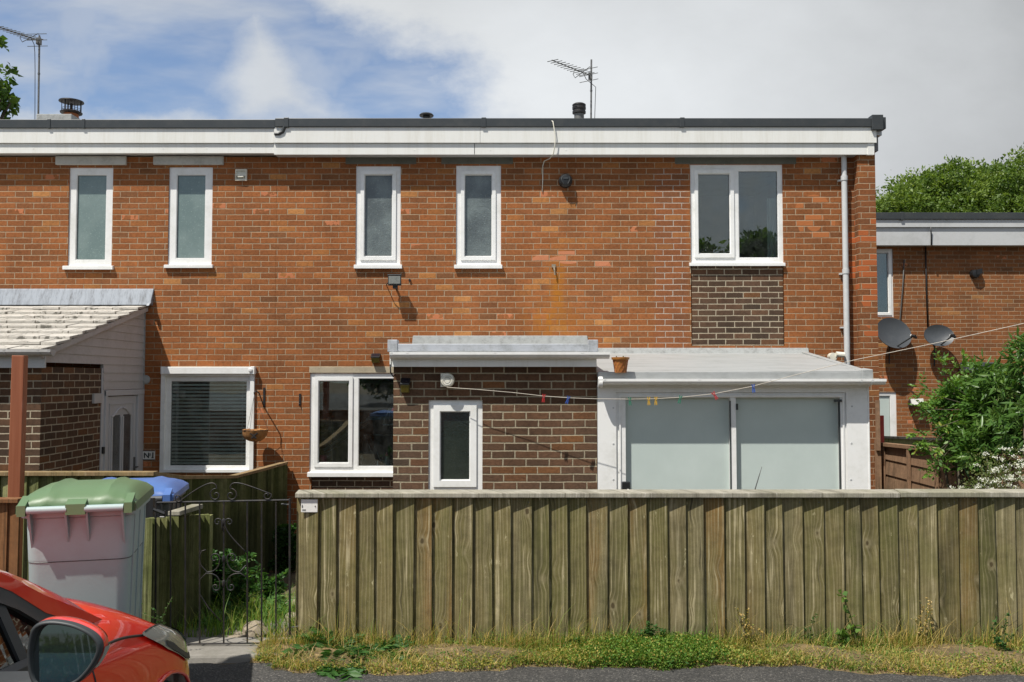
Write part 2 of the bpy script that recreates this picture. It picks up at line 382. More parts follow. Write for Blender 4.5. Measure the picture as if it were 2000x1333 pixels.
def board_mat(name, pal, streak=(.34, .30, .20), moss=(.075, .095, .022), mossamt=.5, knots=True, dark=(.035, .03, .018)):
    """feather-edge boards: every board has its own tone, grain, knots and algae"""
    m, n = newmat(name); P, N = n.pos(); x, y, z = n.sep(P); nx, ny, nz = n.sep(N)
    r = n.attr('rnd'); h = n.add(x, y)
    base = n.ramp(n.white(n.vec(r, 1.0, 2.0)), pal)
    off = n.mul(r, 37.0)
    kx = n.vec(n.mul(n.add(h, off), 9.0), n.mul(n.add(z, off), 4.6), off)
    kd = n.vor(kx, 1.0, dims='3D'); warp = n.sstep(.42, .0, kd)
    g = n.add(n.mul(h, 1.0), n.mul(warp, .016))
    gr = n.noise(n.vec(n.mul(n.add(g, off), 75.0), off, n.mul(z, 1.6)), 1.0, 4, .6)
    gr2 = n.noise(n.vec(n.mul(n.add(g, off), 20.0), off, n.mul(z, .7)), 1.0, 3, .6)
    lines = n.m('SINE', n.add(n.mul(g, 420.0), n.mul(n.noise(n.vec(n.mul(h, 7.0), off, n.mul(z, .9)), 1.0, 3), 30.0)))
    c = n.mix(n.mul(n.sstep(.55, .70, gr), .9), base, streak)
    c = n.mix(n.mul(n.sstep(.60, .85, gr2), .55), c, tuple(k*.9 for k in streak))
    c = n.mix(n.mul(n.sstep(.44, .30, gr), .65), c, dark)
    c = n.mix(n.mul(n.sstep(.2, .95, lines), .22), c, streak)
    mo = n.noise(n.vec(n.mul(n.add(h, off), 3.0), off, n.mul(z, 2.2)), 1.3, 5, .65)
    mo = n.add(mo, n.mul(n.noise(P, .45, 2), .35))
    c = n.mix(n.mul(n.sstep(.58, .86, mo), mossamt), c, moss); c = n.mix(n.mul(n.sstep(.52, .74, n.noise(n.vec(n.mul(n.add(h, off), 9.0), off, n.mul(z, .8)), 1.0, 4)), .5), c, dark)
    crack = n.noise(n.vec(n.mul(n.add(h, off), 30.0), off, n.mul(z, 9.0)), 1.0, 5, .7)
    c = n.mix(n.mul(n.sstep(.63, .72, crack), .5), c, tuple(min(.6, k*1.5) for k in streak))
    c = n.mix(1.0, c, n.ramp(n.noise(P, 14, 5, .7), [(.25, .68), (.5, 1), (.8, 1.3)]), 'MULTIPLY')
    if knots:
        rare = n.m('GREATER_THAN', n.white(n.vor(kx, 1.0, 'Position'), 'Value'), .22)
        ring = n.m('SINE', n.mul(kd, 130.0))
        c = n.mix(n.mul(rare, n.mul(n.sstep(.20, .10, kd), .45)), c, n.mix(n.noise(P, 60, 2), (.11, .085, .04), streak))
        c = n.mix(n.mul(rare, n.mul(n.sstep(.095, .05, n.add(kd, n.mul(n.sub(n.noise(P, 45, 3), .5), .06))), .85)), c, (.05, .035, .016))
    low = n.sstep(.30, .02, n.add(z, n.mul(n.noise(P, 9, 4), .16))); c = n.mix(n.mul(low, .55), c, (.035, .042, .018))
    hh = n.add(n.mul(gr, .8), n.mul(n.noise(P, 160, 2), .25))
    b = surf(n, Base_Color=c, Roughness=.88, Normal=n.bump(n.add(hh, n.mul(lines, .06)), .7, .004)); b.inputs['Specular IOR Level'].default_value = .2
    return m
M['boards'] = board_mat('weathered_fence_boards', [(0, (.125, .112, .042)), (.2, (.16, .132, .056)), (.4, (.100, .094, .036)), (.55, (.18, .145, .062)), (.7, (.090, .082, .036)), (.82, (.205, .175, .10)), (.93, (.15, .118, .046)), (1, (.215, .112, .036))], streak=(.42, .36, .22), moss=(.095, .100, .026), mossamt=.42)
M['boards_dark'] = board_mat('light_striped_mossy_boards', [(0, (.045, .055, .018)), (.3, (.11, .12, .04)), (.6, (.26, .26, .11)), (.8, (.09, .10, .03)), (1, (.36, .34, .17))], streak=(.27, .27, .13), mossamt=.5, knots=False)  # wide palette paints lit and dark stripes onto the mossy boards
M['boards_brown'] = board_mat('brown_stained_boards', [(0, (.17, .075, .03)), (.5, (.20, .09, .035)), (1, (.15, .07, .03))], streak=(.22, .11, .05), mossamt=0.0)
M['panel_brown'] = board_mat('brown_panel_boards', [(0, (.22, .135, .08)), (.5, (.25, .15, .09)), (1, (.21, .125, .075))], streak=(.30, .20, .12), mossamt=0.0)
M['cap'] = board_mat('bleached_cap_rail', [(0, (.27, .25, .20)), (1, (.31, .29, .23))], streak=(.42, .39, .33), moss=(.13, .13, .06), mossamt=.45, knots=False, dark=(.09, .08, .055))
M['rail_brown'] = board_mat('old_brown_rail', [(0, (.24, .16, .08)), (1, (.27, .19, .10))], streak=(.30, .23, .14), mossamt=.25, knots=False)
def redwood():
    m, n = newmat('red_stained_post'); P, N = n.pos(); x, y, z = n.sep(P)
    g = n.noise(n.vec(n.mul(x, 40.0), n.mul(y, 40.0), n.mul(z, 1.2)), 1.0, 4)
    kd = n.vor(n.vec(n.mul(x, 7.0), n.mul(y, 7.0), n.mul(z, 3.0)), 1.0)
    c = n.mix(n.sstep(.3, .75, g), (.26, .075, .028), (.34, .115, .05))
    c = n.mix(n.mul(n.sstep(.2, .08, kd), .6), c, (.40, .16, .10))
    surf(n, Base_Color=c, Roughness=.6, Normal=n.bump(g, .3, .003)); return m
M['redwood'] = redwood()

def tile_mat():
    m, n = newmat('pale_concrete_tile'); P, N = n.pos(); r = n.attr('rnd')
    c = n.mix(n.white(n.vec(r, 0.0, 0.0)), (.40, .375, .33), (.50, .47, .42))
    c = n.mix(n.mul(n.sstep(.5, .8, n.noise(P, 16, 6, .75)), .8), c, (.17, .15, .12)); c = n.mix(n.mul(n.sstep(.57, .63, n.noise(P, 10, 4, .6)), .75), c, (.05, .045, .03))
    c = n.mix(n.mul(n.sstep(.62, .7, n.noise(P, 42, 3)), .8), c, (.62, .59, .52))
    surf(n, Base_Color=c, Roughness=.9, Normal=n.bump(n.noise(P, 50, 5, .7), .8, .008)); return m
M['tile'] = tile_mat()

def asphalt():
    m, n = newmat('worn_asphalt'); P, N = n.pos()
    v = n.vor(P, 140.0, 'Color'); vd = n.vor(P, 140.0)
    g = n.node('ShaderNodeSeparateColor', {0: v}).outputs[0]
    c = n.ramp(g, [(0, (.026, .025, .024)), (.5, (.046, .044, .041)), (.85, (.066, .063, .058)), (1, (.14, .13, .115))])
    c = n.mix(1.0, c, n.ramp(n.noise(P, 3.0, 5), [(.3, .75), (.55, 1.0), (.8, 1.25)]), 'MULTIPLY')
    c = n.mix(n.mul(n.sstep(.62, .8, n.noise(P, 1.1, 5)), .5), c, (.14, .12, .09))
    surf(n, Base_Color=c, Roughness=.85, Normal=n.bump(n.add(vd, n.mul(n.noise(P, 60, 4), .8)), .8, .006)); return m
M['asphalt'] = asphalt()
def soil(name, a, b, c3):
    m, n = newmat(name); P, N = n.pos()
    c = n.mix(n.sstep(.35, .65, n.noise(P, 5, 5, .7)), a, b); c = n.mix(n.sstep(.58, .7, n.noise(P, 28, 4)), c, c3)
    surf(n, Base_Color=c, Roughness=.95, Normal=n.bump(n.noise(P, 45, 5, .7), 1.0, .02)); return m
M['soil'] = soil('garden_soil', (.085, .065, .040), (.13, .10, .06), (.07, .085, .03))
M['verge'] = soil('dry_verge_litter', (.22, .155, .07), (.10, .075, .038), (.34, .24, .11))
M['slab'] = soil('old_path_concrete', (.24, .215, .18), (.16, .145, .115), (.31, .285, .24))

def leafmat(name, stops, rough=.45, trans=.35):
    m, n = newmat(name); r = n.attr('rnd')
    c = n.ramp(r, stops)
    b = n.N.new('ShaderNodeBsdfPrincipled'); n.put(b.inputs['Base Color'], c); b.inputs['Roughness'].default_value = rough
    b.inputs['Specular IOR Level'].default_value = .35
    t = n.node('ShaderNodeBsdfTranslucent', {'Color': n.mix(1.0, c, (1.3, 1.35, .6), 'MULTIPLY')})
    mx = n.node('ShaderNodeMixShader', {0: trans, 1: b.outputs[0], 2: t.outputs[0]})
    o = n.N.new('ShaderNodeOutputMaterial'); n.L.new(mx.outputs[0], o.inputs[0]); return m
M['leaf_tree'] = leafmat('tree_leaves', [(0, (.055, .105, .018)), (.5, (.11, .18, .028)), (1, (.20, .27, .05))])
M['leaf_dark'] = leafmat('maple_leaves', [(0, (.04, .09, .014)), (.6, (.075, .15, .024)), (1, (.14, .22, .04))])
M['leaf_elder'] = leafmat('shrub_leaves', [(0, (.05, .12, .022)), (.5, (.10, .21, .035)), (.93, (.19, .31, .05)), (1, (.26, .26, .05))])
M['leaf_laurel'] = leafmat('glossy_leaves', [(0, (.045, .11, .022)), (.6, (.09, .18, .034)), (1, (.18, .26, .08))], rough=.3)
M['leaf_spiraea'] = leafmat('fine_shrub_leaves', [(0, (.06, .09, .025)), (.6, (.11, .15, .04)), (1, (.18, .19, .07))])
M['petal'] = leafmat('white_petals', [(0, (.62, .62, .54)), (1, (.80, .80, .76))], trans=.2)
M['grass'] = leafmat('verge_grass', [(0, (.08, .18, .025)), (.3, (.14, .26, .04)), (.5, (.28, .30, .06)), (.7, (.48, .34, .10)), (1, (.60, .44, .20))], rough=.6)
M['clover'] = leafmat('ground_cover_leaves', [(0, (.06, .15, .018)), (.4, (.12, .24, .03)), (.65, (.22, .30, .05)), (1, (.46, .33, .09))], rough=.6)
M['weed'] = leafmat('weed_leaves', [(0, (.035, .095, .02)), (.6, (.06, .15, .035)), (1, (.14, .24, .05))], rough=.5)
M['bark'] = simple('bark', (.10, .08, .055), .95, .3, 12, bump=1.0, bscale=30, tint=(.05, .045, .03))
M['stem'] = simple('green_stem', (.10, .11, .04), .8, .3, 12)

def carpaint():
    m, n = newmat('glossy_red_paint'); P, N = n.pos()
    c = n.mix(n.noise(P, 3, 2), (.74, .011, .003), (.80, .015, .004))
    surf(n, Base_Color=c, Roughness=.28, Coat_Weight=1.0, Coat_Roughness=.03, Specular_IOR_Level=.5); return m
M['carpaint'] = carpaint()
m, n = newmat('mirror_glass'); surf(n, Base_Color=(.27, .31, .31), Metallic=1.0, Roughness=.02); M['mirror'] = m
m, n = newmat('lamp_lens'); surf(n, Base_Color=(.36, .37, .33), Metallic=.35, Roughness=.12, Coat_Weight=1.0, Coat_Roughness=.02); M['lens'] = m
m, n = newmat('chrome_reflector'); surf(n, Base_Color=(.55, .56, .54), Metallic=1.0, Roughness=.15); M['chrome'] = m
m, n = newmat('amber_lens'); surf(n, Base_Color=(.60, .22, .02), Roughness=.2, Coat_Weight=1.0); M['amber'] = m
M['tyre'] = simple('tyre_rubber', (.02, .02, .02), .8, .1, 20, bump=.2)
M['rim'] = simple('alloy_silver', (.42, .43, .44), .35, .05, 10, metal=.8)
# ================================================================== BUILDING HELPERS
def slab(mb, x0, x1, z0, z1, y0, y1, holes, rnd=0.0):
    """upright slab between planes y0 (front) and y1 with rectangular holes (x0,x1,z0,z1)"""
    e = 1e-5
    xs = sorted({x0, x1, *[min(max(h[0], x0), x1) for h in holes], *[min(max(h[1], x0), x1) for h in holes]})
    zs = sorted({z0, z1, *[min(max(h[2], z0), z1) for h in holes], *[min(max(h[3], z0), z1) for h in holes]})
    xs = [a for i, a in enumerate(xs) if i == 0 or a-xs[i-1] > e]; zs = [a for i, a in enumerate(zs) if i == 0 or a-zs[i-1] > e]
    def inh(cx, cz): return any(h[0] < cx < h[1] and h[2] < cz < h[3] for h in holes)
    solid = {(i, k): not inh((xs[i]+xs[i+1])/2, (zs[k]+zs[k+1])/2) for i in range(len(xs)-1) for k in range(len(zs)-1)}
    for (i, k), on in solid.items():
        if not on: continue
        a, b, c, d = xs[i], xs[i+1], zs[k], zs[k+1]
        mb.add([(a,y0,c),(b,y0,c),(b,y0,d),(a,y0,d)], [(0,1,2,3)], rnd)
        mb.add([(a,y1,c),(b,y1,c),(b,y1,d),(a,y1,d)], [(3,2,1,0)], rnd)
        if not solid.get((i-1,k), False): mb.add([(a,y0,c),(a,y0,d),(a,y1,d),(a,y1,c)], [(0,1,2,3)], rnd)
        if not solid.get((i+1,k), False): mb.add([(b,y0,c),(b,y1,c),(b,y1,d),(b,y0,d)], [(0,1,2,3)], rnd)
        if not solid.get((i,k-1), False): mb.add([(a,y0,c),(a,y1,c),(b,y1,c),(b,y0,c)], [(0,1,2,3)], rnd)
        if not solid.get((i,k+1), False): mb.add([(a,y0,d),(b,y0,d),(b,y1,d),(a,y1,d)], [(0,1,2,3)], rnd)
    return mb
def rect(x0, y0, x1, y1, Y):
    ym = (y0+y1)/2; xm = (x0+x1)/2
    return (at(x0, ym, Y).x, at(x1, ym, Y).x, at(xm, y1, Y).z, at(xm, y0, Y).z)
def sash(mb, r, w, y0, y1):
    x0, x1, z0, z1 = r
    slab(mb, x0-w, x1+w, z0-w, z1+w, y0, y1, [r])
def window(parent, outer, Y, panes, sill=None, label=None, recess=.018, holes_out=None, bead=.028, sashw=.045):
    """outer / panes in reference pixels; panes: (x0,y0,x1,y1,material,opening?)"""
    o = rect(*outer, Y)
    if holes_out is not None: holes_out.append((o[0]+.004, o[1]-.004, o[2]+.004, o[3]-.004))
    yf = Y+recess; mb = MB(); prs = [rect(*p[:4], Y) for p in panes]
    slab(mb, o[0], o[1], o[2], o[3], yf, yf+.07, prs)
    fr = mb.build('window', M['upvc'], parent, bevel=.004)
    if label: fr['label'] = label
    sm = MB()
    for p, r in zip(panes, prs):
        if p[5]: sash(sm, (r[0]-.002, r[1]+.002, r[2]-.002, r[3]+.002), sashw, yf-.016, yf+.003)
        # glazing bead just inside the opening
        slab(sm, r[0]-.001, r[1]+.001, r[2]-.001, r[3]+.001, yf+.006, yf+.02, [(r[0]+.008, r[1]-.008, r[2]+.008, r[3]-.008)])
    sm.build('frame', M['upvc'], fr, bevel=.004)
    gk = MB()
    for r in prs: slab(gk, r[0]+.006, r[1]-.006, r[2]+.006, r[3]-.006, yf+.018, yf+.021, [(r[0]+.011, r[1]-.011, r[2]+.011, r[3]-.011)])
    gk.build('gasket', M['blackgrey'], fr)
    for p, r in zip(panes, prs):
        MB().box(r[0]+.002, r[1]-.002, yf+.024, yf+.03, r[2]+.002, r[3]-.002).build('pane', M[p[4]], fr)
    if sill:
        s = rect(*sill, Y-.04); h = s[3]-s[2]
        mb = MB()
        mb.loft([[(s[0], Y+.05, s[2]+.012), (s[0], Y-.045, s[2]), (s[0], Y-.045, s[3]-.012), (s[0], Y+.05, s[3]+.004)],
                 [(s[1], Y+.05, s[2]+.012), (s[1], Y-.045, s[2]), (s[1], Y-.045, s[3]-.012), (s[1], Y+.05, s[3]+.004)]])
        mb.build('sill', M['upvc'], fr, bevel=.003)
    return fr, o
def room(parent, o, Y, depth=2.2, mat='interior', mx=.35, mz=.3, name='room'):
    """dim box behind a see-through window"""
    x0, x1, z0, z1 = o[0]-mx, o[1]+mx, o[2]-mz, o[3]+mz
    b = MB(); y0 = Y+.13; y1 = Y+depth
    b.add([(x0,y0,z0),(x1,y0,z0),(x1,y1,z0),(x0,y1,z0),(x0,y0,z1),(x1,y0,z1),(x1,y1,z1),(x0,y1,z1)],
          [(0,1,2,3),(7,6,5,4),(1,5,6,2),(2,6,7,3),(3,7,4,0)])
    # a ring closing the gap between the opening and the room
    slab(b, x0, x1, z0, z1, y0-.004, y0, [o])
    return b.build(name, M[mat], parent)
def gutter(mb, x0, x1, Y, z, r=.055, n=8):
    """half-round gutter seen from outside, open top; z = top edge, Y = centre"""
    for (xa, xb, rr) in [(x0, x1, r)]:
        ring = lambda x, q: [(x, Y - q*math.cos(math.pi*k/n), z - q*1.0*math.sin(math.pi*k/n)) for k in range(n+1)]
        A, B = ring(xa, rr), ring(xb, rr); A2, B2 = ring(xa, rr-.004), ring(xb, rr-.004)
        mb.loft([A, B], cap=False, close=False); mb.loft([A2, B2], cap=False, close=False)
        for R_, R2 in ((A, A2), (B, B2)):
            mb.add(list(R_), [tuple(range(n+1))])
        mb.box(x0, x1, Y-rr-.006, Y-rr+.004, z-.012, z+.013)
def bracket(mb, x, Y, z, r=.055, w=.022, n=8):
    rr = r+.008
    ring = lambda xx: [(xx, Y-rr*math.cos(math.pi*k/n), z+.004-rr*math.sin(math.pi*k/n)) for k in range(n+1)] + [(xx, Y+rr, z+.012), (xx, Y-rr, z+.012)]
    mb.loft([ring(x-w/2), ring(x+w/2)])

# ================================================================== GROUND
def gz(x, y):
    """garden falls away from the fence line towards the houses"""
    if y < 4.95: return 0.0
    if y > 9.6: return -.77
    t = (y-4.95)/4.65; return -.77*(t*t*(3-2*t)*.55 + t*.45)
ys = [-250,-60,-20,-8,-2,2,3.5,4.3,4.5,4.7,4.95]+[4.95+.25*i for i in range(1,20)]+[9.8,10.3,11,12,14,18,30,80,300]
xs = [-300,-80,-30,-12,-8]+[-6+.5*i for i in range(0,29)]+[9,12,20,40,100,300]
b = MB(); vs = []; 
for yy in ys:
    for xx in xs:
        near = 4.6 < yy < 11 and -6 < xx < 8
        vs.append((xx, yy, gz(xx, yy) + (random.uniform(-.012, .012) if near else 0)))
fs = [(i*len(xs)+j, i*len(xs)+j+1, (i+1)*len(xs)+j+1, (i+1)*len(xs)+j) for i in range(len(ys)-1) for j in range(len(xs)-1)]
b.add(vs, fs); g = b.build('ground', M['soil'], smooth=True); tag(g, kind='structure')
# asphalt with a ragged edge towards the verge
def road_edge(x): return 4.50 + .05*math.sin(x*1.7) + .03*math.sin(x*5.1+1) + .018*math.sin(x*13.7) + (.12 if x < -1.22 else 0) - max(0, (x-1.2))*.055 + .012*math.sin(x*31)
rx = [-60,-20,-8]+[-5+.04*i for i in range(0, 300)]+[10,20,60]
b = MB(); vs = []; fs = []
for x in rx: vs += [(x, -60, .006), (x, 0, .006), (x, road_edge(x)-.06, .006), (x, road_edge(x), .003)]
n_ = 4
for i in range(len(rx)-1):
    for j in range(3): fs.append((i*n_+j, (i+1)*n_+j, (i+1)*n_+j+1, i*n_+j+1))
b.add(vs, fs); tag(b.build('road', M['asphalt']), kind='structure')
# concrete threshold under the gate and broken path behind it
b = MB(); x0 = X(352, 4.8, 1260); x1 = X(560, 4.8, 1260)
b.add(*(lambda v: (v, BOXF))([(x0-.6,4.56,-.05),(x1+.02,4.60,-.05),(x1+.02,4.95,-.05),(x0-.6,4.95,-.05),(x0-.6,4.58,.035),(x1+.02,4.62,.035),(x1+.02,4.93,.035),(x0-.6,4.93,.035)]))
tag(b.build('kerb', M['concrete'], bevel=.015), kind='structure')
b = MB(); yy = 4.96; i = 0
while yy < 10.9:
    L = random.uniform(.5, .7); xa, xb = -2.0, -1.32
    z0, z1 = gz(0, yy)+.02, gz(0, yy+L-.03)+.02
    j = [random.uniform(-.03, .03) for _ in range(4)]
    b.hexa([(xa+j[0],yy,z0-.15),(xb+j[1],yy,z0-.15),(xb+j[2],yy+L-.03,z1-.15),(xa+j[3],yy+L-.03,z1-.15),(xa+j[0],yy,z0),(xb+j[1],yy,z0+j[1]*.3),(xb+j[2],yy+L-.03,z1),(xa+j[3],yy+L-.03,z1+j[0]*.3)])
    yy += L
tag(b.build('path', M['slab'], bevel=.01), kind='structure')

# ================================================================== MAIN HOUSE (right-hand terrace)
HX0 = X(540, WALL, 400); HX1 = X(1674, WALL, 500)
main = thing('terraced_house', ((HX0+HX1)/2, WALL, -.77), 'red brick terraced house with brown brick extension and white glazed lean-to', 'house', 'houses of the terrace')
soffz = at(1000, 303, 10.93).z
TOPZ = at(1000, 232, 10.9).z
GZ = -.85
holes = []
winC, _ = window(main, (694,324,783,523), WALL, [(711,341,766,501,'frost_b',True)], (691,516,785,525), holes_out=holes, label='narrow upstairs window with dimpled glass, nearest the party line')
winD, _ = window(main, (890,323,979,523), WALL, [(907,341,961,501,'frost_b',True)], (887,516,981,525), holes_out=holes, label='narrow upstairs window with dimpled glass above the extension')
winE, oE = window(main, (1348,321,1530,516), WALL, [(1364,339,1427,496,'glass',True),(1443,333,1521,504,'glass',False)], (1347,512,1534,520), holes_out=holes, label='wide two-pane bedroom window')
# kitchen window, its right end hidden by the extension
winK, oK = window(main, (604,729,800,924), WALL, [(621,744,681,905,'glass',True),(699,739,790,912,'glass',False)], (600,922,800,932), holes_out=holes, label='kitchen window partly hidden by the extension')
PANEL = rect(1350,519,1532,676,WALL)
KB = rect(607,932,800,1100,WALL)
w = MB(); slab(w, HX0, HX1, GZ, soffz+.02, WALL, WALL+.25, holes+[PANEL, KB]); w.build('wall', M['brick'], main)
b = MB(); b.box(HX0+.01, HX0+.2, WALL+.25, 17, GZ, soffz); b.box(HX1+.02, 4.64, WALL+.25, 17, GZ, soffz); b.box(HX0+.2, HX1+.02, 16.8, 17, GZ, soffz); b.build('wall', M['brick'], main)
b = MB(); b.box(PANEL[0]+.012, PANEL[1]-.012, WALL+.012, WALL+.12, PANEL[2], PANEL[3]-.002); b.build('infill_brickwork', M['brown_dark'], main); b = MB(); b.box(KB[0]+.01, KB[1], WALL+.02, WALL+.12, KB[2], KB[3]-.002)
b.build('infill_brickwork', M['brown_dark'], main)
# pier at the gable
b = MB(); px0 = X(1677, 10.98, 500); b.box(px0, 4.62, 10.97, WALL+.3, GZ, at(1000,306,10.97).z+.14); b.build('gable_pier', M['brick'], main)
# lintels
for (a, c) in ((675,813),(862,1002),(1318,1555)):
    b = MB(); r = rect(a, 304, c, 321, WALL); b.box(r[0], r[1], WALL-.006, WALL+.1, r[2], r[3]+.01); b.build('lintel', M['lintel_dark'], main, bevel=.004)
b = MB(); r = rect(604,717,800,729,WALL); b.box(r[0], r[1], WALL-.004, WALL+.1, r[2]+.001, r[3]); b.build('lintel', M['lintel_beige'], main, bevel=.003)
# rainwater edge boards
fx1 = X(1711, 10.92, 280)
b = MB(); ytop = 10.925
def fascia(b, xa, xb, y, ztop, zbot, t=.02):
    b.box(xa, xb, y, y+t, zbot, ztop)
zA, zB, zC = at(1000,248,10.92).z, at(1000,280,10.92).z, at(1000,303,10.94).z
seam1 = X(938, 10.92, 265)
fascia(b, HX0+.012, seam1-.0015, 10.90, zA, zB); fascia(b, seam1+.0015, fx1, 10.90, zA, zB)
seam2 = X(927, 10.94, 292)
fascia(b, HX0+.008, seam2-.004, 10.925, zB-.002, zC); fascia(b, seam2+.004, X(1705,10.925,292), 10.925, zB-.002, zC)
b.box(X(1693,10.945,292), X(1706,10.945,292), 10.918, 10.975, zC-.004, zB-.002)
for i in range(14):     # fixing screws
    xx = HX0+.25+i*.48
    for (yy, zz) in ((10.90, zA-.045), (10.925, zC+.055)):
        if zz > zC+.1 or i % 2: b.lathe((xx+(.1 if yy > 10.91 else 0), yy, zz), [(.0075,.003),(.0075,-.003)], 8, 'y')
b.build('fascia', M['fascia'], main, bevel=.0015)
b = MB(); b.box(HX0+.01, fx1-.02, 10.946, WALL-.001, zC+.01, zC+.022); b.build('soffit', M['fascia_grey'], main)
b = MB(); zt0 = TOPZ
b.box(HX0+.03, X(1702,10.9,240), 10.878, 10.96, zA-.012, TOPZ)
for pxx in (560, 945, 1332): b.box(X(pxx,10.9,240)-.03, X(pxx,10.9,240)+.03, 10.871, 10.97, zA-.018, TOPZ+.008)
b.box(X(1701,10.9,240), X(1723,10.9,240), 10.86, 10.99, at(1000,250,10.88).z-.03, at(1000,225,10.88).z)
b.box(X(1703,10.9,240), 4.74, 10.9, 17, zA-.03, TOPZ+.02)
b.build('roof_trim', M['trim'], main, bevel=.006)
b = MB(); b.box(HX0, 4.66, 10.96, 17, soffz+.06, TOPZ-.03); b.build('roof', M['felt'], main)
# small bracket below the corner of the trim
b = MB(); c = at(1712, 258, 10.95); b.box(c.x-.03, c.x+.06, 10.93, 11.2, c.z-.05, c.z+.02); b.build('verge_bracket', M['fascia_grey'], main, bevel=.004)
# flue pipe and roof vent
def flue(parent, px, ytop, ybot, Y, r, capmat='iron'):
    a = at(px, ytop, Y); zb = TOPZ-.05
    MB().lathe((a.x, Y, 0), [(r*.82, zb), (r*.82, a.z-.04)], 24).build('flue_pipe', M['alu'], parent, smooth='auto')
    b = MB(); z = a.z
    b.lathe((a.x, Y, 0), [(r*.85, z-.14), (r*1.12, z-.13), (r*1.12, z-.10), (r*1.04, z-.095), (r*1.04,z-.075), (r*1.14, z-.07), (r*1.14, z-.035), (r*1.05,z-.03), (r*1.05,z-.018),(r*1.14,z-.014), (r*1.12, z), (r*.9, z+.013)], 24)
    return b.build('flue_cowl', M[capmat], parent, smooth='auto')
flue(main, 1131, 205, 232, 12.6, .088)
b = MB(); a = at(833, 223, 12.4); b.lathe((a.x, 12.4, 0), [(.05, TOPZ-.1), (.05, a.z-.03), (.10, a.z-.035), (.105, a.z-.02), (.085, a.z), (.04, a.z+.012)], 24); b.build('roof_vent', M['black'], main, smooth='auto')
# extractor vent cowl on the wall, hood pointing down
def wall_cowl(parent, px, py, Y, r):
    c = at(px, py, Y); b = MB()
    b.lathe((c.x, Y, c.z), [(r, .0), (r, -.03), (r*.96, -.075), (r*.7, -.10), (r*.3, -.105)], 28, 'y')
    b.build('vent_cowl', M['black'], parent, smooth='auto')
    b = MB(); b.tube([(c.x-r*.5, Y-.10, c.z+r*.45), (c.x-r*.62, Y-.107, c.z), (c.x-r*.3, Y-.11, c.z-r*.6)], .006, 6); b.tube([(c.x+r*.5, Y-.10, c.z+r*.45), (c.x+r*.62, Y-.107, c.z), (c.x+r*.3, Y-.11, c.z-r*.6)], .006, 6)
    b.box(c.x-.03, c.x+.03, Y-.112, Y-.10, c.z+.01, c.z+.03)
    b.build('vent_grille', M['blackgrey'], parent)
wall_cowl(main, 1104, 355, WALL, .088)
# downpipe
b = MB(); pa = X(1650, 11.03, 400); r = .036
b.tube([(pa, 11.035, at(0,296,11.03).z), (pa, 11.035, at(0,352,11.03).z)], .033, 16); b.tube([(pa, 11.035, at(0,345,11.03).z), (pa, 11.035, at(0,712,11.03).z)], .036, 16)
for py in (350, 532): z = at(0,py,11.03).z; b.tube([(pa,11.035,z-.02),(pa,11.035,z+.04)], .043, 16)
b.build('downpipe', M['fascia_grey'], main, smooth='auto')
for py in (352, 535, 640): z = at(0,py,11.03).z; b = MB(); b.box(pa-.065, pa+.05, 11.06, WALL+.001, z-.008, z+.012); b.build('pipe_bracket', M['fascia_grey'], main)
# old bolt that rusts
b = MB(); c = at(1082, 520, WALL); b.box(c.x-.03, c.x+.02, WALL-.02, WALL+.01, c.z-.02, c.z+.02); b.tube([(c.x, WALL-.01, c.z-.01), (c.x+.005, WALL-.04, c.z-.06), (c.x+.01, WALL-.035, c.z-.12)], .010, 8); b.build('rusty_bolt', M['stone'], main)
# cable hanging from the roof edge
pts = [(1073,233,10.93),(1080,238,10.86),(1084,262,10.87),(1084,282,10.88),(1081,300,10.90),(1074,310,10.99),(1063,315,11.07),(1060,325,11.085),(1060,352,11.085),(1059,375,11.09)]
b = MB(); b.tube([at(*p) for p in pts], .0065, 6); b.build('cable', M['cream'], main, smooth=True)

# ---- brown brick extension
EY = 8.46
ex0, ex1 = X(768, EY, 850), X(1166, EY, 850)
ezt = at(1000, 712, EY).z
wh = []
winX, oX = window(main, (836,781,943,962), EY, [(859,804,918,939,'frost_dark',True)], None, holes_out=wh, label='small obscured window in the brown extension', sashw=.06)
b = MB(); slab(b, ex0, ex1, GZ, ezt, EY, EY+.22, wh); b.box(ex0, ex0+.22, EY+.22, WALL-.002, GZ, ezt); b.box(ex1-.22, ex1, EY+.22, WALL-.002, GZ, ezt)
b.build('extension_wall', M['brown'], main)
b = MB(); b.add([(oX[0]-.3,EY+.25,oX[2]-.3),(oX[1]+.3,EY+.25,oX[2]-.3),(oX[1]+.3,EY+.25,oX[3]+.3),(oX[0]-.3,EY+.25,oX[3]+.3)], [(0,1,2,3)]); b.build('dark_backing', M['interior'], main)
Yt = 8.33
b = MB(); t0, t1 = X(757,Yt,678), X(1168,Yt,678); zt, zbm = at(0,672,Yt).z, at(0,688,Yt).z
b.box(t0+.05, t1-.05, Yt, Yt+.03, zbm+.004, zt)
zh = at(0,664,Yt).z
for (a, c) in ((t0, t0+.095), (t1-.095, t1)):
    b.box(a, c, Yt-.008, Yt+.12, zbm, zh)
b.build('roof_trim', M['grp_trim'], main, bevel=.006)
b = MB(); zw = at(0,671,WALL).z - .04
b.add([(t0+.02,Yt+.03,zt-.01),(t1-.02,Yt+.03,zt-.01),(t1-.02,WALL,zw),(t0+.02,WALL,zw),(t0+.02,Yt+.03,zt-.06),(t1-.02,Yt+.03,zt-.06),(t1-.02,WALL,zw-.06),(t0+.02,WALL,zw-.06)], BOXF)
b.build('extension_roof', M['grp'], main)
